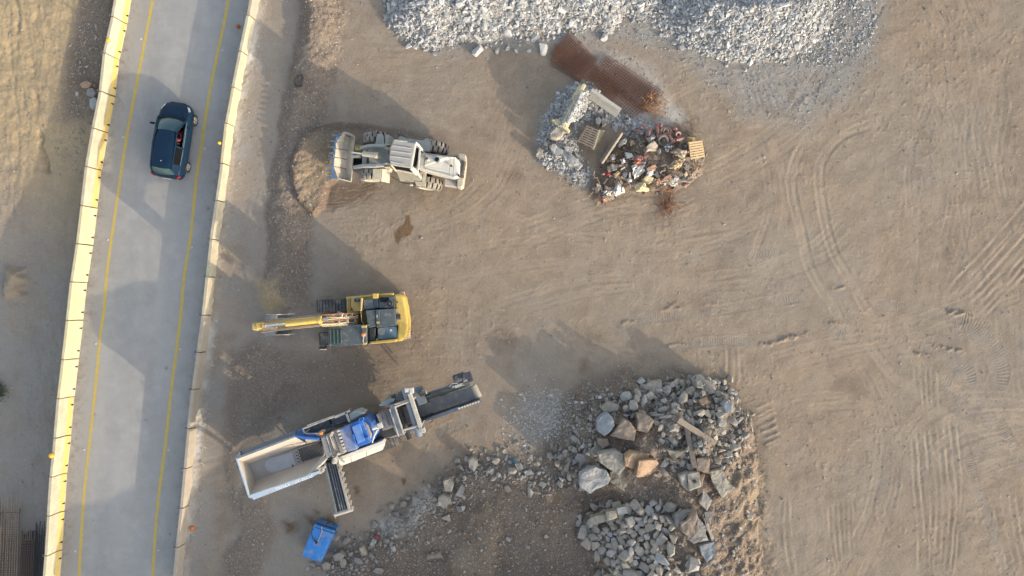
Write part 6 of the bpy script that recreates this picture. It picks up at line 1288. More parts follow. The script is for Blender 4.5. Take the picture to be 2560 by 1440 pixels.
# ------------------------------------------------------------------ demolition rubble: the large blocks one by one
BZ = ZM(1360, 920, 2.77)
ROCK_BIG = bpy.data.textures.new('rock_shape', 'CLOUDS'); ROCK_BIG.noise_scale = .45; ROCK_FINE = bpy.data.textures.new('rock_grain', 'CLOUDS'); ROCK_FINE.noise_scale = .11; ROCK_FINE.noise_depth = 3
def slab(name, flat, th, mat, label, tilt=(0, 0), lift=0.0, cat='rock', Z=BZ, group=None, rough=.02, bev=.022):
    pts = [(flat[i], flat[i+1]) for i in range(0, len(flat), 2)]
    cx = sum(p[0] for p in pts)/len(pts); cy = sum(p[1] for p in pts)/len(pts)
    g = GP(*px_of(Z(cx, cy, 0))).z; zt = g+th+lift
    ring = []
    for i in range(len(pts)):
        a = Vector(pts[i]); b = Vector(pts[(i+1) % len(pts)]); L_ = (b-a).length; k = max(1, int(L_/45)) if rough else 1
        for q in range(k):
            t = q/k; p = a.lerp(b, t)
            if q and rough: p = p + Vector((random.gauss(0, 1), random.gauss(0, 1)))*L_*.045
            ring.append(p)
    w = [Z(p.x, p.y, zt) for p in ring]; c = sum(w, Vector())/len(w)
    def zz(p): return zt + (p.x-c.x)*tilt[0] + (p.y-c.y)*tilt[1] + random.gauss(0, rough)
    top = [Vector((p.x, p.y, zz(p))) for p in w]; bot = [Vector((c.x+(p.x-c.x)*1.03, c.y+(p.y-c.y)*1.03, q.z-th-.12)) for p, q in zip(w, top)]
    ins = [c.lerp(p, RU(.62, .86)) for p in top]
    for q, p in zip(ins, top): q.z = p.z + random.gauss(.008, rough*.9)
    mb = MB(); n = len(top); v = bot+top+ins; f = [list(range(n))[::-1], list(range(2*n, 3*n))]
    for j in range(n):
        k = (j+1) % n; f.append([j, k, n+k, n+j]); f.append([n+j, n+k, 2*n+k, 2*n+j])
    mb.add(v, f); o = mb.build(name, mat, None, None)
    s1 = o.modifiers.new('split', 'SUBSURF'); s1.subdivision_type = 'SIMPLE'; s1.levels = s1.render_levels = 3
    for tx, st in ((ROCK_BIG, .16), (ROCK_FINE, .06)):
        if not rough: st *= .3
        dm = o.modifiers.new('rough', 'DISPLACE'); dm.texture = tx; dm.texture_coords = 'GLOBAL'; dm.strength = st*min(1, max(.35, (top[0]-c).length)); dm.mid_level = .5
    return tag(o, label, cat, group)
G_ = 'large blocks of the demolition heap'
R_ = MT
slab('broken_slab', (668, 130, 700, 118, 745, 95, 812, 85, 820, 140, 803, 202, 720, 180, 675, 152), .30, R_['r_tan'], 'large flat tan slab at the top edge of the demolition heap', (.05, .05), .05, group=G_)
slab('block_stub', (646, 100, 682, 66, 706, 92, 672, 118), .35, R_['r_pale'], 'small pale square block touching the flat tan slab', group=G_, rough=0)
slab('boulder', (370, 370, 410, 330, 445, 318, 482, 352, 486, 400, 460, 440, 418, 470, 372, 440), .50, R_['r_blue'], 'rough bluish boulder left of the brown triangular slab', (.1, -.15), .1, group=G_)
slab('broken_slab', (555, 360, 592, 372, 640, 430, 622, 502, 540, 488, 460, 470), .40, R_['r_brown'], 'large brown triangular slab between the bluish and brown blocks', (.05, -.08), .2, group=G_)
slab('boulder', (645, 322, 700, 315, 760, 362, 736, 412, 712, 452, 645, 432), .50, R_['r_brown'], 'brown squarish boulder with pale streaks right of the triangular slab', (.12, .0), .2, group=G_)
slab('boulder', (395, 280, 450, 235, 520, 260, 512, 300, 420, 316), .40, R_['r_tan'], 'rounded tan boulder above the bluish boulder', (.0, .1), group=G_)
slab('broken_slab', (380, 600, 500, 575, 545, 600, 560, 690, 520, 742, 450, 702, 388, 655), .55, R_['r_tan'], 'big grey tan slab above the pale bluish slab', (.04, -.06), .25, group=G_)
slab('boulder', (560, 612, 600, 580, 735, 600, 720, 650, 650, 700, 560, 680), .50, R_['r_orange'], 'orange brown boulder partly behind the smaller orange block', (-.25, .2), .1, group=G_)
slab('boulder', (655, 640, 780, 640, 796, 668, 750, 742, 640, 756), .55, R_['r_orange'], 'sunlit orange block in the middle of the demolition heap', (-.3, .25), .2, group=G_)
slab('broken_slab', (255, 740, 360, 690, 430, 710, 460, 762, 440, 802, 375, 835, 320, 872, 250, 822), .45, R_['r_pale'], 'broad pale bluish slab at the left edge of the demolition heap', (.03, -.03), .15, group=G_)
slab('broken_slab', (460, 722, 590, 700, 612, 752, 545, 850, 462, 790), .25, R_['r_olive'], 'olive triangular slab right of the pale bluish slab', (0, 0), .0, group=G_)
slab('boulder', (935, 745, 1000, 722, 1000, 850, 955, 812), .60, R_['r_grey'], 'grey shoulder of rock against the drilled block', (-.2, .1), .0, group=G_)
o = slab('drilled_block', (995, 738, 1080, 722, 1088, 820, 1005, 850), .65, R_['r_cream'], 'cream concrete block with a round hole', (.05, -.1), .1, 'concrete block', group=G_, rough=.004)
c = BZ(1042, 785, o.location.z); zt_ = max((o.matrix_world @ v_.co).z if False else v_.co.z+o.location.z for v_ in o.data.vertices)
mb = MB(); mb.lathe(Vector(BZ(1042, 785, zt_)), (.05, -.1, 1), [(-.02, .10), (.02, .10), (.025, .02)], 18); mb.build('drill_hole', MT['black'], o)
slab('broken_slab', (1155, 722, 1235, 708, 1270, 770, 1320, 840, 1235, 900, 1190, 830), .35, R_['r_cream'], 'pale cream slab at the right edge of the demolition heap', (.05, -.02), .1, group=G_)
slab('broken_slab', (1108, 835, 1165, 920, 1130, 990, 1072, 930), .35, R_['r_grey'], 'grey five-sided slab below the drilled block', (-.1, -.1), .05, group=G_)
slab('broken_slab', (1055, 742, 1112, 735, 1100, 850, 1066, 895), .25, R_['r_brown'], 'narrow brown slab between drilled block and cream slab', (.2, 0), group=G_)
slab('broken_slab', (1100, 1040, 1122, 1045, 1185, 1180, 1165, 1212, 1130, 1120), .45, R_['r_grey'], 'thin grey slab on edge, outermost of the three leaning slabs', (-.2, 0), .0, group=G_)
slab('broken_slab', (1062, 1020, 1147, 1200, 1040, 1218, 990, 1185), .45, R_['r_grey'], 'grey triangular slab, middle one of the three leaning slabs', (.05, .05), .15, group=G_)
slab('broken_slab', (1056, 990, 1060, 1185, 960, 1140, 950, 1082), .55, R_['r_brown'], 'brown topped triangular slab, uppermost of the three leaning slabs', (.12, .05), .25, group=G_)
slab('broken_slab', (915, 1015, 1050, 992, 950, 1082, 920, 1108), .40, R_['r_grey'], 'grey slab tucked under the three leaning slabs', (-.1, .1), group=G_)
slab('broken_slab', (1110, 1000, 1168, 992, 1150, 1085, 1120, 1050), .25, R_['r_grey'], 'dark grey shard above the thin edge slab', group=G_)
slab('boulder', (1080, 1240, 1120, 1222, 1182, 1208, 1192, 1278, 1128, 1342, 1095, 1300), .50, R_['r_blue'], 'blue grey boulder below the three leaning slabs', (.0, -.12), .05, group=G_)
slab('boulder', (1060, 630, 1148, 624, 1145, 730, 1100, 722, 1055, 705), .50, R_['r_brown'], 'dark brown block above the drilled block', (0, -.1), .05, group=G_)
slab('broken_slab', (845, 560, 975, 572, 900, 645), .25, R_['r_olive'], 'dark olive triangular slab left of the wooden beams', (0, .1), .1, group=G_)
slab('boulder', (1100, 82, 1180, 100, 1184, 176, 1105, 160), .45, R_['r_tan'], 'square tan boulder at the upper right of the demolition heap', (.15, -.05), .05, group=G_)
slab('boulder', (1055, 90, 1098, 85, 1102, 140, 1060, 138), .40, R_['r_tan'], 'small tan block next to the square tan boulder', (.1, -.2), group=G_)
slab('boulder', (1238, 255, 1275, 230, 1308, 245, 1312, 300, 1262, 312), .40, R_['r_blue'], 'grey boulder at the far right edge of the demolition heap', (0, -.1), group=G_)
slab('boulder', (1075, 225, 1130, 200, 1140, 245, 1090, 255), .30, R_['r_orange'], 'small orange brown stone upper right of the heap', (.1, -.2), .2, group=G_)
slab('boulder', (372, 490, 440, 488, 450, 530, 405, 560, 375, 525), .35, R_['r_brown'], 'brown stone left below the triangular slab', group=G_)
slab('broken_slab', (325, 1040, 430, 1020, 436, 1060, 345, 1085), .35, R_['r_cream'], 'long pale block at the top left of the lower stone group', (0, -.15), .1, group=G_)
slab('broken_slab', (430, 1000, 510, 985, 512, 1035, 440, 1055), .35, R_['r_cream'], 'second long pale block of the lower stone group', (0, -.15), .15, group=G_)
slab('broken_slab', (505, 975, 575, 962, 582, 1005, 515, 1022), .35, R_['r_pale'], 'third long pale block of the lower stone group', (0, -.15), .15, group=G_)
slab('boulder', (1020, 1310, 1070, 1330, 1055, 1380, 1000, 1410), .35, R_['r_grey'], 'pointed grey stone near the bottom of the heap', (0, -.2), group=G_)
slab('broken_slab', (870, 1215, 910, 1240, 905, 1290, 870, 1310), .4, R_['r_cream'], 'cream shard in the lower stone group', (0, -.2), .1, group=G_)
def beam(name, a, b, w, h, mat, label, z, Z=BZ, cat='beam'):
    ga = GP(*px_of(Z(*a, 0))).z+z; gb = GP(*px_of(Z(*b, 0))).z+z; mb = MB(); mb.bar(Z(*a, ga), Z(*b, gb), w, h); return tag(mb.build(name, mat, None, None, bevel=.02), label, cat)
beam('concrete_beam', (925, 355), (1185, 520), .30, .22, MT['woodgrey'], 'long brown grey beam lying diagonally on the demolition heap', .38)
beam('concrete_post', (982, 402), (1040, 690), .26, .24, MT['woodgrey'], 'shorter weathered post crossing below the diagonal beam', .40)
for k, (a, b) in enumerate((((800, 345), (880, 330)), ((750, 325), (830, 325)))): beam('concrete_strip', a, b, .12, .1, MT['concgrey'], 'thin pale concrete strip, %s of two among the dark stones' % ('lower' if k == 0 else 'upper'), .35)
mb = MB()
for k in range(16):
    a = BZ(1160+RU(-40, 70), 430+RU(-50, 60), 1.6); pts = [a]
    for q in range(4): pts.append(pts[-1]+Vector((RU(-.35, .35), RU(-.35, .35), RU(-.12, .12))))
    mb.tube(pts, .012, 5)
tag(mb.build('wire_tangle', MT['rebarpale'], None, None), 'tangle of pale bent wires above the right end of the diagonal beam', 'wire')
mb = MB()
for k in range(8):
    a = BZ(940+RU(-40, 30), 640+RU(-30, 40), 1.75); pts = [a]
    for q in range(4): pts.append(pts[-1]+Vector((RU(-.3, .3), RU(-.3, .3), RU(-.1, .1))))
    mb.tube(pts, .012, 5)
tag(mb.build('wire_tangle', MT['rebarpale'], None, None), 'smaller tangle of pale wires left of the weathered post', 'wire')
# many smaller stones of the same heap, kept apart from each other
placed = [(940, 780, 90)]
def fill(poly, n, lo, hi, med, mat, label, group, Z=None, name='rubble_stone', tries=9000, lift=.05, sep=.36):
    xs = [p[0] for p in poly]; ys = [p[1] for p in poly]; k = 0
    for _ in range(tries):
        if k >= n: break
        x, y = RU(min(xs), max(xs)), RU(min(ys), max(ys))
        if not inpoly(x+random.gauss(0, 11), y+random.gauss(0, 11), poly): continue
        d_ = min(max(med*math.exp(random.gauss(0, .35)), lo), hi)
        if any((x-a)**2+(y-b)**2 < (sep*(d_+e))**2 for a, b, e in placed): continue
        placed.append((x, y, d_)); p = GP(x, y); dd = d_/S; p.z += dd*.18+lift
        stone(name, p, dd, RU(1., 1.5), mat if not isinstance(mat, list) else random.choice(mat), label, 'stone', group); k += 1
    return k
Gs = 'stones of the demolition heap'
bl = [MT['boulder']]*5+[MT['r_grey'], MT['r_tan'], MT['r_pale']]
fill([(1590, 990), (1640, 960), (1720, 945), (1800, 945), (1850, 1010), (1830, 1060), (1700, 1060), (1620, 1050), (1560, 1010)], 100, 11, 27, 17, bl, 'grey stone among many alike in the upper part of the demolition heap', Gs)
fill([(1640, 1060), (1760, 1050), (1850, 1060), (1890, 1100), (1830, 1160), (1700, 1180), (1650, 1190), (1650, 1130)], 75, 9, 22, 14, bl, 'grey stone among many alike in the middle of the demolition heap', Gs)
fill([(1385, 1120), (1440, 1080), (1500, 1110), (1500, 1170), (1450, 1170), (1460, 1220), (1400, 1220)], 34, 10, 28, 17, bl, 'grey brown stone among many alike at the left of the demolition heap', Gs)
fill([(1446, 1345), (1475, 1295), (1545, 1262), (1640, 1252), (1692, 1275), (1672, 1330), (1650, 1385), (1672, 1450), (1500, 1460), (1525, 1400), (1480, 1365)], 120, 15, 34, 23, [MT['boulder'], MT['r_pale'], MT['boulder'], MT['r_cream'], MT['r_tan']], 'pale angular stone among many alike in the lower stone group', Gs)
fill([(1690, 1380), (1800, 1380), (1800, 1460), (1690, 1460)], 16, 10, 26, 15, bl, 'grey stone among several alike at the bottom edge of the heap', Gs)
fill([(1430, 1000), (1560, 960), (1580, 1030), (1500, 1030), (1470, 1080), (1420, 1060)], 22, 6, 15, 9, [MT['stoneobj'], MT['boulder']], 'small pale stone among several at the upper left of the heap', Gs)
UP_ = [(1580, 990), (1640, 955), (1720, 940), (1810, 945), (1870, 1030), (1890, 1100), (1830, 1170), (1700, 1190), (1640, 1180), (1640, 1060), (1560, 1040), (1470, 1080), (1430, 1050), (1480, 985)]
LO_ = [(1446, 1345), (1475, 1295), (1545, 1262), (1692, 1265), (1680, 1380), (1690, 1450), (1500, 1460), (1525, 1400), (1480, 1365)]
LE_ = [(1385, 1120), (1440, 1080), (1500, 1100), (1500, 1180), (1460, 1225), (1395, 1215)]
chip = [q[:3] for q in scatter(HEAP_E, 1800, 4.6, .45, 2.5, 11)]+[q[:3] for q in scatter(UP_, 700, 8.0, .4, 4, 12, .15)]+[q[:3] for q in scatter(LO_, 300, 9, .4, 4, 13, .2)]+[q[:3] for q in scatter(LE_, 120, 9, .4, 4, 13, .15)]
stuff('rubble_chips', chip, nmat('rubble_chip', (.31, .288, .25), (.22, .205, .18), .95, scale=5, island=.4, bump=.2), 'small broken stone between the blocks of the demolition heap', 'rubble')
# the row of rocks at the bottom centre
KZ7 = ZM(700, 1130, 3.657); Gr = 'rocks along the edge of the rough ground'
slab('boulder', (1720, 75, 1760, 50, 1800, 80, 1800, 150, 1770, 180, 1730, 140), .45, R_['r_grey'], 'tall rounded boulder at the upper end of the rock row', (0, 0), .1, Z=KZ7, group=Gr)
slab('boulder', (1490, 268, 1545, 255, 1588, 300, 1572, 355, 1510, 362), .45, R_['r_tan'], 'square tan boulder in the rock row near the dusty patch', (0, -.1), .1, Z=KZ7, group=Gr)
slab('boulder', (1655, 305, 1690, 330, 1665, 415, 1600, 400), .30, R_['r_grey'], 'slanted grey slab right of the square tan boulder', (.1, 0), Z=KZ7, group=Gr)
slab('boulder', (1445, 420, 1490, 392, 1540, 420, 1552, 470, 1500, 515, 1450, 490), .45, R_['r_tan'], 'large rounded rock below the square tan boulder', Z=KZ7, group=Gr)
slab('boulder', (1655, 500, 1700, 498, 1675, 550), .25, R_['r_pale'], 'small pale triangular stone below the rock row', Z=KZ7, group=Gr)
slab('boulder', (1478, 605, 1545, 572, 1558, 645), .25, R_['r_tan'], 'tan triangular stone on the dark rough ground', Z=KZ7, group=Gr)
slab('boulder', (1340, 950, 1460, 920, 1490, 970, 1345, 988), .30, R_['r_brown'], 'flat brown rock low on the rough ground', Z=KZ7, group=Gr)
slab('boulder', (820, 850, 850, 790, 885, 815, 850, 865), .30, R_['r_pale'], 'pale pointed stone in the lower rock row', Z=KZ7, group=Gr)
slab('boulder', (722, 885, 755, 872, 792, 940, 765, 955), .30, R_['r_cream'], 'cream oblong stone in the lower rock row', Z=KZ7, group=Gr)
slab('boulder', (482, 945, 550, 922, 592, 945, 560, 990, 500, 1000), .40, R_['r_tan'], 'tan boulder beside the blue tank', Z=KZ7, group=Gr)
slab('boulder', (380, 1035, 420, 1005, 458, 1025, 450, 1070, 400, 1082), .40, R_['r_tan'], 'rounded tan boulder at the lowest end of the rock row', Z=KZ7, group=Gr)
slab('boulder', (2440, 20, 2480, 15, 2505, 55, 2470, 82), .3, R_['r_grey'], 'grey stone left of the demolition heap', Z=KZ7, group=Gr)
slab('boulder', (2235, 180, 2290, 170, 2320, 205, 2240, 215), .25, R_['r_pale'], 'flat pale stone between rock row and demolition heap', Z=KZ7, group=Gr)
slab('boulder', (2145, 110, 2200, 100, 2225, 150, 2180, 180), .3, R_['r_grey'], 'grey rock below the blue rag', Z=KZ7, group=Gr)
pth = [(800, 1425), (860, 1388), (920, 1352), (985, 1305), (1050, 1262), (1110, 1215), (1170, 1165), (1230, 1155), (1300, 1160), (1360, 1185)]
cr_p = crom(pth, 12); k = 0
for _ in range(5000):
    if k >= 250: break
    c = random.choice(cr_p); x, y = c[0]+random.gauss(8, 20), c[1]+random.gauss(12, 24); d_ = min(max(10.5*math.exp(random.gauss(0, .45)), 5), 22)
    if any((x-a)**2+(y-b)**2 < (.45*(d_+e))**2 for a, b, e in placed): continue
    placed.append((x, y, d_)); p = GP(x, y); p.z += d_/S*.15
    stone('bank_rock', p, d_/S, RU(1, 1.4), random.choice([MT['boulder'], MT['boulder'], MT['r_grey'], MT['r_tan']]), 'grey brown rock among many alike in the row bottom centre', 'stone', Gr); k += 1
fill([(1080, 1230), (1240, 1190), (1420, 1200), (1440, 1430), (1000, 1440), (960, 1380)], 90, 5, 16, 7.5, bl, 'small stone lying on the dark rough ground', Gr, name='ground_stone', sep=.9)
fill([(1830, 1100), (1930, 1200), (1930, 1440), (1800, 1440), (1810, 1250)], 45, 4, 11, 6, [MT['r_tan'], MT['r_cream'], MT['r_brown'], MT['r_grey']], 'small stone on the soil shoulder right of the demolition heap', Gs, name='ground_stone', sep=.8)
slab('boulder', (1405, 1020, 1425, 985, 1462, 1010, 1440, 1055, 1410, 1050), .25, R_['r_cream'], 'cream stone on the soil shoulder right of the heap', Z=BZ, group=G_)
row_s = []
for _ in range(1500):
    c = random.choice(cr_p); x, y = c[0]+random.gauss(14, 26), c[1]+random.gauss(16, 26); d_ = min(max(4.5*math.exp(random.gauss(0, .45)), 2.5), 10)/S; p = GP(x, y); p.z += d_*.1; row_s.append((p, d_, RU(1, 1.6)))
stuff('broken_stone', row_s, nmat('bank_chips', (.29, .265, .235), (.2, .185, .165), .95, island=.45), 'small broken stone along the row of rocks', 'broken stone')
# boulders under the left-hand barriers
for q in ((720, 750, 770, 722, 820, 745, 790, 790, 730, 785), (780, 800, 830, 790, 860, 840, 830, 880, 775, 850), (800, 900, 850, 870, 878, 920, 850, 995, 805, 960)):
    s_ = 3.6; nm = {720: ('reddish', 'r_orange'), 780: ('grey', 'r_grey'), 800: ('pale', 'r_pale')}[q[0]]
    slab('boulder', q, .35, R_[nm[1]], nm[0]+' boulder in the shade below the left-hand barriers', Z=ZM(0, 0, 3.6))
fill([(195, 60), (255, 40), (235, 200), (215, 260), (180, 320), (190, 180)], 45, 4, 13, 7, bl, 'small stone among many in the shade left of the barriers', 'stones below the left-hand barriers', name='ground_stone', sep=.6)
# ------------------------------------------------------------------ debris heap
DZ = ZM(1320, 180, 4.0)
def dg(x, y): return GP(1320+x/4.0, 180+y/4.0).z
def DP(x, y, h=0.): return DZ(x, y, dg(x, y)+h)
def debris(name, mb, mat, label, cat, bevel=.01, smooth=0, group='things dumped on the debris heap'):
    return tag(mb.build(name, mat, None, None, bevel=bevel, smooth=smooth), label, cat, group)
bm4 = [MT['conc'], MT['barriercream'], nmat('worn_yellow', (.62, .45, .14), (.5, .42, .25), .8, dust=.3), MT['barriergrey']]
mb = MB(); a, b = DZ(612, 238, .15), DZ(893, 432, .15); barrier_mesh(mb, a, b, 2, 0, 2, .75, z0=.42); tag(mb.build('dumped_barrier', bm4, None, None, bevel=.02), 'dumped barrier with a yellow ridge lying beside the rusty mesh', 'barrier', 'broken barriers in the debris')
mb = MB(); a, b = DZ(540, 188, .1), DZ(345, 560, .1); barrier_mesh(mb, a, b, 1, 1, 1, .80, z0=.42); tag(mb.build('dumped_barrier', bm4, None, None, bevel=.02), 'cream barrier half buried under grey gravel', 'barrier', 'broken barriers in the debris')
hp = []
for k in range(1100):
    t = RU(.10, .90); c = DZ(540+(345-540)*t, 188+(560-188)*t, 0); off = random.gauss(.12, .42); z = 1.38-.75*abs(off)+RU(-.05, .05)
    hp.append((Vector((c.x+off*.85, c.y+off*.35-.25, max(z, .35))), min(5.0*math.exp(random.gauss(0, .4)), 11)/S, RU(1, 1.5)))
stuff('gravel_on_barrier', hp, MT['stone'], 'pale gravel tipped over the half buried cream barrier', 'gravel')
def stonep(q, th, mat, label, lift=0, tilt=(0, 0), name='concrete_lump'): return slab(name, q, th, mat, label, tilt, lift, 'concrete lump', DZ, 'concrete pieces in the debris')
stonep((222, 620, 270, 568, 335, 558, 366, 600, 325, 655, 290, 672, 232, 655), .4, MT['r_cream'], 'rounded cream concrete lump at the left edge of the debris', .15)
stonep((88, 815, 118, 758, 158, 782, 135, 852, 84, 832), .4, MT['r_cream'], 'cream cube lying alone left of the debris', 0, (.1, -.2))
stonep((162, 715, 180, 692, 205, 705, 195, 735, 168, 740), .3, MT['r_cream'], 'small white cube at the left edge of the debris')
stonep((220, 738, 272, 715, 400, 800, 545, 925, 505, 968, 380, 890, 240, 790), .35, MT['concgrey'], 'long cracked concrete beam across the lower left gravel', .05)
stonep((358, 745, 400, 735, 452, 768, 428, 815, 370, 785), .3, MT['r_pale'], 'white block beside the cracked concrete beam', .05)
stonep((238, 478, 300, 470, 360, 520, 425, 580, 405, 600, 330, 540), .3, MT['barriercream'], 'pointed cream fragment sticking out of the gravel', .35)
stonep((680, 460, 715, 448, 740, 490, 715, 530, 685, 515), .3, MT['r_pale'], 'pale round lump above the grey pallet', .1); stonep((735, 465, 775, 460, 785, 510, 745, 540), .3, MT['r_grey'], 'grey lump right of the pale round lump', .1)
stonep((1188, 750, 1215, 715, 1258, 688, 1300, 730, 1290, 775, 1195, 780), .4, MT['r_cream'], 'large cream block in the middle of the debris', .25, (-.1, .1))
stonep((1160, 1070, 1185, 1035, 1258, 1055, 1245, 1092, 1215, 1112), .35, MT['barriercream'], 'cream square block at the lower right of the debris', .15)
stonep((1195, 1000, 1245, 985, 1240, 1040, 1205, 1040), .3, MT['sheet'], 'white upright block above the cream square block', .15)
stonep((1190, 960, 1270, 922, 1290, 945, 1275, 975, 1195, 985), .3, MT['terracotta'], 'orange brown brick block in the debris', .2); stonep((1340, 1075, 1420, 1020, 1440, 1045, 1410, 1085, 1345, 1088), .3, MT['terracotta'], 'pale terracotta slab near the white wheel cover', .15)
stonep((858, 1015, 905, 988, 918, 1010, 880, 1032), .25, MT['wood'], 'yellowish wood block in the lower debris', .15); stonep((830, 920, 870, 930, 890, 975, 850, 985), .3, MT['concgrey'], 'grey slate slab in the lower debris', .2)
stonep((970, 800, 1040, 810, 1060, 850, 990, 860), .3, MT['r_blue'], 'bluish stone between the red cloth and the cans', .25)
# pallets
def pallet(corners, zt, mats, label, gap, nsl, cut=False):
    A, B, C_2, D = [Vector(DZ(x, y, z)) for (x, y), z in zip(corners, zt)]      # A-B along the slats, A-D across them
    t = thing('pallet', label, 'pallet', (A+B+C_2+D)/4-Vector((0, 0, .15)), 'pallets on the debris heap')
    n = (B-A).cross(D-A).normalized(); n = n if n.z > 0 else -n; w = (D-A).length/nsl*gap
    for k in range(nsl):
        f = (k+.5)/nsl; mb = MB(); mb.bar(A.lerp(D, f), B.lerp(C_2, f), w, .025, up=n); mb.build('slat', mats[0], t)
    for f in (.06, .5, .94):
        mb = MB(); mb.bar(A.lerp(B, f)-n*.065, D.lerp(C_2, f)-n*.065, .09, .10, up=n); mb.build('bearer', mats[1], t)
    for k in range(0, nsl, 2):
        f = (k+.5)/nsl; mb = MB(); mb.bar(A.lerp(D, f)-n*.13, B.lerp(C_2, f)-n*.13, w, .02, up=n); mb.build('bottom_slat', mats[1], t)
    return t
pallet([(1605, 700), (1742, 682), (1770, 850), (1628, 878)], [.75, .60, .45, .60], (MT['wood'], MT['wood']), 'bright wooden pallet at the right tip of the debris', .72, 7)
t = pallet([(590, 530), (712, 578), (655, 770), (492, 695)][::1], [.85, .85, .80, .80], (MT['woodgrey'], MT['woodgrey']), 'grey weathered pallet among gravel above an olive board', .50, 8)
mb = MB(); mb.plate([DZ(712, 575, .74), DZ(768, 585, .35), DZ(672, 782, .30), DZ(650, 772, .70)], .03); debris('board', mb, nmat('olive_board', (.33, .30, .19), None, .8), 'olive board leaning on the grey pallet', 'board')
# long plank wall, plank, wheel cover, tyre
mb = MB(); mb.plate([DZ(715, 895, .45), DZ(900, 610, .7), DZ(942, 605, .85), DZ(750, 915, .6)], .10); debris('plank', mb, MT['woodgrey'], 'broad grey plank leaning right of the grey pallet', 'plank', .02)
mb = MB(); mb.bar(DZ(742, 915, .70), DZ(945, 610, .95), .10, .16); debris('plank', mb, nmat('lit_plank_edge', (.60, .50, .34), (.5, .4, .27), .8, scale=8), 'lit edge of the broad grey plank, made as a paler strip', 'timber', .01)  # the plank's lit edge, its light put into a paler strip
mb = MB(); mb.bar(DP(1600, 850, .25), DP(1575, 1105, .05), .22, .05); debris('plank', mb, MT['woodgrey'], 'brown plank below the bright pallet', 'plank', .005)
mb = MB(); mb.bar(DP(1600, 655, .25), DP(1668, 670, .22), .13, .05); debris('plank', mb, MT['ochre'], 'short yellow plank above the bright pallet', 'plank', .005)
c = DP(1452, 1102, .22); mb = MB(); nn = Vector((.1, -.15, 1)).normalized()
mb.lathe(c, nn, [(-.03, .21), (-.02, .225), (.01, .225), (.02, .19), (.03, .10), (.04, .06), (.045, .01)], 26)
wc_ = debris('wheel_cover', mb, MT['white'], 'white round wheel cover with dark slots at the lower right of the debris', 'wheel cover', 0, .5)
mb = MB()
for k in range(8):
    an = k*math.pi/4; mb.lathe(c+Vector((math.cos(an)*.145, math.sin(an)*.145, .03))-Vector((0, 0, (math.cos(an)*.1-math.sin(an)*.15)*.145)), nn, [(-.01, .03), (.012, .03), (.013, .003)], 8)
mb.build('cover_slot', MT['black'], wc_)
c = DP(1348, 680, .45); mb = MB()
for k in range(24):
    pass
ax_ = Vector((.15, -.55, 1)).normalized(); u = ax_.cross(Vector((1, 0, 0))).normalized(); w_ = ax_.cross(u); prof = [(.08, .19), (.09, .26), (.06, .30), (-.06, .30), (-.09, .26), (-.08, .19), (-.07, .20), (.07, .20)]
mb.loft([[c+(u*math.cos(2*math.pi*k/26)+w_*math.sin(2*math.pi*k/26))*r+ax_*o for o, r in prof] for k in range(27)], caps=False); debris('old_tyre', mb, nmat('grey_tyre', (.10, .10, .095), None, .9, dust=.3), 'old grey tyre lying under the red pipes', 'tyre', 0, .7)
c = DP(955, 830, .3); mb = MB(); mb.loft([[c+Vector((math.cos(2*math.pi*k/20)*(r*.8), math.sin(2*math.pi*k/20)*r, o)) for o, r in ((.06, .16), (.07, .24), (-.07, .24), (-.06, .16))] for k in range(21)], caps=False); debris('rubber_ring', mb, nmat('brown_rubber', (.12, .085, .05), None, .9), 'brown rubber ring left of the red cloth', 'rubber ring', 0, .7)
pipes = [((1290, 530), (1302, 665), .085, 'upright red pipe at the top of the debris'), ((1225, 570), (1195, 645), .10, 'short red pipe left of the upright red pipe'), ((1330, 515), (1325, 560), .09, 'red pipe elbow behind the upright red pipe'), ((1140, 520), (1180, 545), .10, 'dark mouthed red pipe at the upper left of the pipes'), ((1455, 590), (1480, 560), .11, 'red pipe stub beside the open pipe end'), ((1405, 640), (1450, 700), .10, 'red pipe below the tyre'), ((1480, 680), (1560, 660), .08, 'red pipe near the bright pallet'), ((1300, 650), (1420, 600), .05, 'thin red pipe across the grey hoses')]
for a, b, r, L_ in pipes:
    mb = MB(); p, q = DP(*a, .40), DP(*b, .45); mb.lathe((p+q)/2, q-p, [(-(q-p).length/2, r*.8), (-(q-p).length/2, r), ((q-p).length/2, r), ((q-p).length/2, r*.8), ((q-p).length/2-.05, r*.75)], 14, caps=True); debris('red_pipe', mb, MT['redpipe'], L_, 'pipe', 0, .6)
c = DP(1500, 625, .45); mb = MB(); mb.lathe(c, (.3, -.4, 1), [(-.12, .17), (.05, .17), (.06, .15), (.05, .09), (-.1, .08)], 18); debris('pipe_end', mb, MT['redpipe'], 'open red pipe end with a dark hole', 'pipe', 0, .6)
mb = MB(); mb.lathe(c, (.3, -.4, 1), [(.0, .09), (.052, .09), (.053, .01)], 14); debris('pipe_hole_dark', mb, MT['black'], 'black disc standing for the dark inside of the open red pipe end', 'dark disc', 0)  # black disc paints the hole's dark inside across the pipe mouth
for k in range(3):
    mb = MB(); c = DP(1365+14*k, 600, .4+.03*k); mb.loft([[c+Vector((math.cos(2*math.pi*j/18)*.20, math.sin(2*math.pi*j/18)*.22, .03*math.sin(j)))+Vector((math.cos(2*math.pi*j/18)*math.cos(2*math.pi*q/6), math.sin(2*math.pi*j/18)*math.cos(2*math.pi*q/6), math.sin(2*math.pi*q/6)))*.035 for q in range(6)] for j in range(19)], caps=False); debris('hose_coil', mb, MT['hose'] if k != 1 else MT['redpipe'], ['left grey loop of the coiled hoses', 'red loop between the grey hose coils', 'right grey loop of the coiled hoses'][k], 'hose', 0, .8)
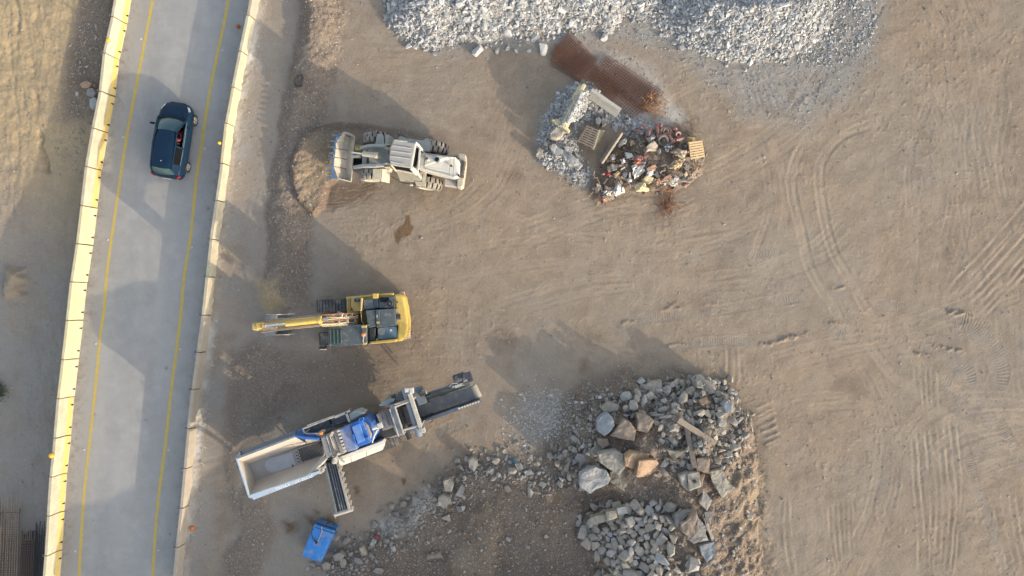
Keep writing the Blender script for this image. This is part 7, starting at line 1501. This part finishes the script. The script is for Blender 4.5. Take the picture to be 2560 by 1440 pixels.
# sheets, sacks, cloth: crumpled surfaces
def crumple(q, mat, label, cat, h=.25, name='plastic_sheet', n=9, amp=.10):
    A, B, C2, D = [Vector(DP(x, y, h)) for x, y in ((q[0], q[1]), (q[2], q[3]), (q[4], q[5]), (q[6], q[7]))]; mb = MB(); sd = RU(0, 100)
    def f(u, v_):
        p = A.lerp(B, u).lerp(D.lerp(C2, u), v_); r = math.sin(u*9+sd)*math.cos(v_*8+sd*1.7)+.7*math.sin(u*17+v_*13+sd)+random.gauss(0, .45)
        return p+Vector((random.gauss(0, .02), random.gauss(0, .02), amp*r+.18*math.sin(u*math.pi)*math.sin(v_*math.pi)))
    grid(f, n, n, mb, .02); return debris(name, mb, mat, label, cat, 0)
crumple((1040, 930, 1180, 900, 1160, 1010, 1060, 1080), MT['sheet'], 'crumpled white plastic sheet in the lower middle of the debris', 'plastic sheet')
crumple((845, 1190, 905, 1090, 975, 1200, 880, 1240), MT['sheet'], 'white sheet peaked like a tent at the bottom of the debris', 'plastic sheet', .3, amp=.08)
crumple((730, 1200, 830, 1160, 850, 1230, 760, 1240), MT['sheet'], 'torn white sheet left of the tent-like sheet', 'plastic sheet', .12)
crumple((1060, 1130, 1160, 1090, 1215, 1190, 1090, 1200), MT['barriercream'], 'cream sheet of board at the bottom of the debris', 'board', .25, 'bent_board', 4, .05)
crumple((900, 700, 990, 660, 980, 720, 910, 760), MT['sheet'], 'pale bag beside the lit plank edge', 'bag', .3, 'plastic_bag')
crumple((1180, 670, 1250, 628, 1285, 650, 1220, 700), MT['r_pale'], 'grey white sack below the upright red pipe', 'sack', .45, 'sack', 7, .04)
crumple((970, 485, 1015, 465, 1030, 510, 985, 525), MT['sheet'], 'white bag on the blue grey gravel', 'bag', .1, 'plastic_bag', 6)
crumple((1420, 800, 1500, 765, 1595, 790, 1560, 870), MT['canvas'], 'dusty beige canvas heaped beside the bright pallet', 'canvas', .45, 'canvas', 10, .06)
crumple((1400, 960, 1480, 850, 1580, 870, 1500, 980), nmat('straw_dust', (.46, .36, .22), (.36, .27, .17), .95, scale=6), 'sandy matting below the beige canvas', 'matting', .25, 'matting', 10, .07)
crumple((1330, 760, 1400, 700, 1470, 740, 1400, 800), MT['bluecloth'], 'dark blue plastic in the middle of the debris', 'plastic', .4, 'blue_plastic', 8, .08)
crumple((1040, 880, 1090, 825, 1150, 850, 1140, 905), MT['redpipe'], 'dark red cloth in the middle of the debris', 'cloth', .35, 'red_cloth', 7, .05)
crumple((1050, 905, 1120, 885, 1150, 915, 1080, 930), nmat('orange_cloth', (.55, .2, .1), None, .8), 'orange cloth edge below the dark red cloth', 'cloth', .3, 'orange_cloth', 6, .03)
crumple((770, 1020, 810, 1000, 830, 1030, 790, 1042), nmat('bright_red_plastic', (.50, .05, .07), None, .5), 'bright red crumpled plastic at the lower left of the debris', 'plastic', .2, 'red_plastic', 5, .04)
crumple((725, 1270, 760, 1240, 790, 1290, 750, 1320), MT['redpipe'], 'faded red rag at the bottom tip of the debris', 'rag', .05, 'red_rag', 5, .03)
crumple((725, 1030, 765, 1000, 780, 1020, 740, 1040), MT['terracotta'], 'orange scrap left of the bright red plastic', 'scrap', .2, 'scrap', 4, .03)
crumple((1255, 1080, 1330, 1010, 1340, 1110, 1280, 1160), MT['terracotta'], 'rusty orange matting left of the wheel cover', 'matting', .15, 'matting', 8, .05)
crumple((650, 1170, 700, 1130, 740, 1160, 690, 1210), MT['canvas'], 'grey sack at the left foot of the debris', 'sack', .15, 'sack', 6, .05)
crumple((920, 880, 960, 860, 975, 910, 935, 920), MT['sheet'], 'small white bag in the middle of the debris', 'bag', .3, 'plastic_bag', 5, .05)
crumple((990, 1070, 1030, 1060, 1050, 1100, 1000, 1110), MT['sheet'], 'small white sack left of the cream square block', 'sack', .2, 'sack', 5, .05)
mb = MB(); c = DP(845, 865, .35); mb.lathe(c, (.1, -.1, 1), [(-.12, .085), (.1, .085), (.11, .075), (.12, .01)], 16); debris('bucket_lid', mb, MT['r_pale'], 'small grey white tub beside the lit plank edge', 'tub', 0, .6)
mb = MB()
for k in range(4): mb.tube([DP(470+16*k, 810+8*k, .2), DP(490+16*k, 850+8*k, .25)], .05, 8)
debris('bottles', mb, MT['r_blue'], 'bluish bundle beside the cracked concrete beam', 'bundle', 0, .6)
# wire tangles and rusty shavings
def tangle(cx, cy, n, rx, ry, mat, label, h=.15, r=.012, Z=None, name='wire_tangle'):
    mb = MB()
    for k in range(n):
        x, y = cx+random.gauss(0, rx), cy+random.gauss(0, ry); p = GP(x, y)+Vector((0, 0, RU(.03, h))); pts = [p]; d_ = Vector((RU(-1, 1), RU(-1, 1), 0)).normalized()
        for q in range(4): d_ = (d_+Vector((RU(-.8, .8), RU(-.8, .8), RU(-.2, .2)))).normalized(); pts.append(pts[-1]+d_*RU(.08, .2))
        mb.tube(pts, r, 5)
    return tag(mb.build(name, mat, None, None), label, 'wire')
tangle(1665, 515, 45, 9, 6, MT['wire'], 'small tangle of rusty wire below the debris')
tangle(1628, 262, 60, 13, 14, nmat('orange_wire', (.46, .24, .10), (.36, .2, .1), .8), 'tangle of orange wire at the end of the rusty mesh', .2)
tangle(1660, 465, 40, 16, 12, MT['wire'], 'loose rusty wire beside the wheel cover'); tangle(1720, 335, 26, 18, 14, MT['rebar'], 'thin dark twigs of wire above the bright pallet', .15, .008)
# small scraps: splinters, bricks, shards
cols = [MT['woodgrey'], MT['woodgrey'], MT['concgrey'], MT['redpipe'], MT['sheet'], MT['terracotta'], MT['dark'], MT['canvas'], MT['canvas'], MT['rebar'], MT['dark'], MT['woodgrey'], MT['concgrey'], MT['hose'], MT['rebar']]
words = {'weathered_wood': 'grey wood', 'pallet_wood': 'yellow wood', 'grey_concrete': 'grey concrete', 'red_pipe': 'dark red plastic', 'white_plastic_sheet': 'white plastic', 'terracotta': 'terracotta', 'dark_metal': 'dark metal', 'blue_plastic': 'blue plastic', 'dusty_canvas': 'beige cloth', 'rusty_rebar': 'rusty steel', 'tan_pipes': 'tan plastic'}
k = 0
while k < 290:
    x, y = RU(1478, 1765), RU(315, 515)
    if not inpoly(x, y, HEAP_D): continue
    p = GP(x, y)+Vector((0, 0, RU(.05, .28))); m_ = random.choice(cols); mb = MB(); an = RU(0, 6.28); L_ = RU(.12, .55)
    if k % 5 < 2: d_ = Vector((math.cos(an), math.sin(an), RU(-.4, .4)))*L_; mb.bar(p-d_/2, p+d_/2, RU(.03, .12), RU(.02, .06))
    elif k % 5 < 4:
        w_ = RU(.06, .20); pts = [p+Vector((math.cos(an+j*1.57+RU(-.4, .4))*w_*RU(.6, 1.2), math.sin(an+j*1.57)*w_*RU(.6, 1.2), RU(-.08, .08))) for j in range(4)]; mb.plate(pts, RU(.02, .10))
    else:
        pts = [p+Vector((RU(-.2, .2), RU(-.2, .2), RU(-.05, .08)))]
        for j in range(3): pts.append(pts[-1]+Vector((RU(-.2, .2), RU(-.2, .2), RU(-.06, .06))))
        mb.tube(pts, RU(.015, .04), 6)
    o = mb.build('debris_scrap', m_, None, None); tag(o, 'small scrap of %s among many on the debris heap' % words[m_.name], 'scrap', 'small scraps on the debris heap'); k += 1
mb = MB(); c = GP(1282, 1152); mb.plate([c+Vector((-.14, -.1, .08)), c+Vector((.12, -.08, .12)), c+Vector((.14, .1, .06)), c+Vector((-.08, .12, .1))], .03)
tag(mb.build('blue_rag', nmat('teal_rag', (.04, .20, .27), None, .8), None, None), 'small teal rag beside the upper end of the rock row', 'rag')
mb = MB(); c = GP(942, 1342); mb.lathe(c, (.2, .1, 1), [(0, .17), (.12, .18), (.2, .12), (.22, .01)], 14)
tag(mb.build('red_tub', nmat('dull_red', (.24, .07, .07), None, .7), None, None, smooth=.6), 'dull red tub lying in the lower rock row', 'tub')

# ------------------------------------------------------------------ rusty reinforcing mesh by the heaps
def mesh_mat(o_, u, v_, nu_, nv_, layers, label, z0=.10):
    """stack of welded sheets: o_ corner px, u and v_ edge vectors px"""
    g = GP(o_[0]+u[0]/2+v_[0]/2, o_[1]+u[1]/2+v_[1]/2).z; mb = MB()
    for l in range(layers):
        dx, dy, an = RU(-12, 12), RU(-12, 12), RU(-.2, .2); uu = (u[0]*math.cos(an)-u[1]*math.sin(an), u[0]*math.sin(an)+u[1]*math.cos(an)); vv = (v_[0]*math.cos(an)-v_[1]*math.sin(an), v_[0]*math.sin(an)+v_[1]*math.cos(an)); z = g+z0+.035*l
        Q = lambda a, b: W(o_[0]+dx+uu[0]*a+vv[0]*b, o_[1]+dy+uu[1]*a+vv[1]*b, z+.05*math.sin(a*5+b*4+l))
        for i in range(nu_+1): mb.tube([Q(i/nu_, b) for b in (0, .5, 1)], .011, 4)
        for j in range(nv_+1): mb.tube([Q(a, j/nv_) for a in (0, .25, .5, .75, 1)], .011, 4)
    return tag(mb.build('reinforcing_mesh', MT['rustmesh'], None, None), label, 'steel mesh', 'rusty mesh stacks')
mesh_mat((1424, 86), (80, 58), (-36, 62), 20, 14, 2, 'square stack of rusty steel mesh beside the left stone heap')
mesh_mat((1516, 146), (135, 94), (-44, 48), 26, 10, 2, 'long stack of rusty steel mesh beside the dumped barrier')
mesh_mat((1460, 140), (95, 62), (-24, 34), 20, 8, 1, 'thin rusty mesh sheet joining the two mesh stacks')
mesh_mat((1500, 165), (120, 95), (-30, 30), 22, 7, 1, 'narrow rusty mesh sheet skewed across the long stack')
mesh_mat((1395, 105), (75, 40), (-10, 55), 14, 10, 1, 'skewed rusty mesh sheet at the outer end of the square stack')

# ------------------------------------------------------------------ reinforcement cages, lower left
def cage(x0, x1, ytop, ystir, zlo, zhi, nb, mats, label):
    t = thing('rebar_cage', label, 'rebar cage', W((x0+x1)/2, 1400, zlo), 'rebar cages stacked left of the barriers')
    for j in range(nb):
        f = j/(nb-1)
        for z, mt, y0 in ((zlo, mats[1], ytop), (zhi, mats[0], ytop+(14 if j % 2 else 2))):
            mb = MB(); x = x0+(x1-x0)*f+RU(-1, 1); a = W(x, y0+RU(-6, 6), z); b = Vector((a.x-.25, W(x, 1560, z).y, z)); mb.tube([a, b], .022 if z == zlo else .020, 6); mb.build('long_bar', mt, t)
    n = 0; y = ystir
    while y < 1560 and n < 56:
        sl = -(y-ystir)*.045; mb = MB(); c = [W(x0+sl-1, y, zhi+.02), W(x1+sl+1, y, zhi+.02), W(x1+sl+1, y, zlo-.02), W(x0+sl-1, y, zlo-.02)]
        c = [Vector((p.x, c[0].y, p.z)) for p in c]; mb.tube(c+[c[0]], .014 if n else .03, 5); mb.build('stirrup', mats[2], t); y += 6; n += 1
    return t
cage(6, 48, 1232, 1282, -1.80, -1.15, 8, (MT['rebarpale'], MT['rebardark'], MT['rebar']), 'pale topped rebar cage nearest the lower left corner')
cage(56, 86, 1330, 1362, -1.80, -1.35, 7, (MT['rebar'], MT['rebardark'], MT['rebardark']), 'short dark rebar cage, middle one of the three')
cage(90, 122, 1305, 1338, -1.80, -1.30, 7, (MT['rebardark'], MT['rebardark'], MT['rebardark']), 'dark rebar cage right beside the left-hand barriers')
cage(-34, 0, 1250, 1290, -1.80, -1.35, 7, (MT['rebar'], MT['rebardark'], MT['rebardark']), 'dark rebar cage cut off at the left edge')
# low shrub at the left edge
sh = W(2, 978, -1.55); t = thing('low_shrub', 'dark green low shrub cut off by the left edge', 'shrub', sh)
mb = MB()
for k in range(7):
    an = RU(0, 6.28); mb.tube([sh, sh+Vector((math.cos(an)*.15, math.sin(an)*.15, .2)), sh+Vector((math.cos(an)*.34, math.sin(an)*.34, RU(.25, .45)))], .012, 5)
mb.build('stem', MT['woodgrey'], t)
mb = MB()
for k in range(420):
    d_ = Vector((random.gauss(0, .19), random.gauss(0, .26), abs(random.gauss(.22, .14)))); p = sh+d_; an = RU(0, 6.28); u = Vector((math.cos(an), math.sin(an), RU(-.5, .5)))*.05; v_ = Vector((-math.sin(an), math.cos(an), RU(-.5, .5)))*.025
    mb.add([p-u, p+v_, p+u, p-v_], [[0, 1, 2, 3]])
mb.build('leaves', nmat('shrub_leaf', (.045, .065, .03), (.07, .085, .035), .7), t)
# half buried frame on the spoil bank
c = GP(748, 203); ring = [c+Vector((x, y, .07)) for x, y in ((-.16, -.30), (.10, -.30), (.20, -.2), (.22, .05), (.17, .28), (-.05, .28), (-.20, .1), (-.20, -.2), (-.16, -.30))]
mb = MB(); mb.tube(ring, .05, 8); tag(mb.build('buried_frame', MT['dark'], None, None, smooth=.8), 'dark rounded frame half buried in the spoil bank', 'frame')

for o in list(SC.objects):
    if '_o' in o: del o['_o']
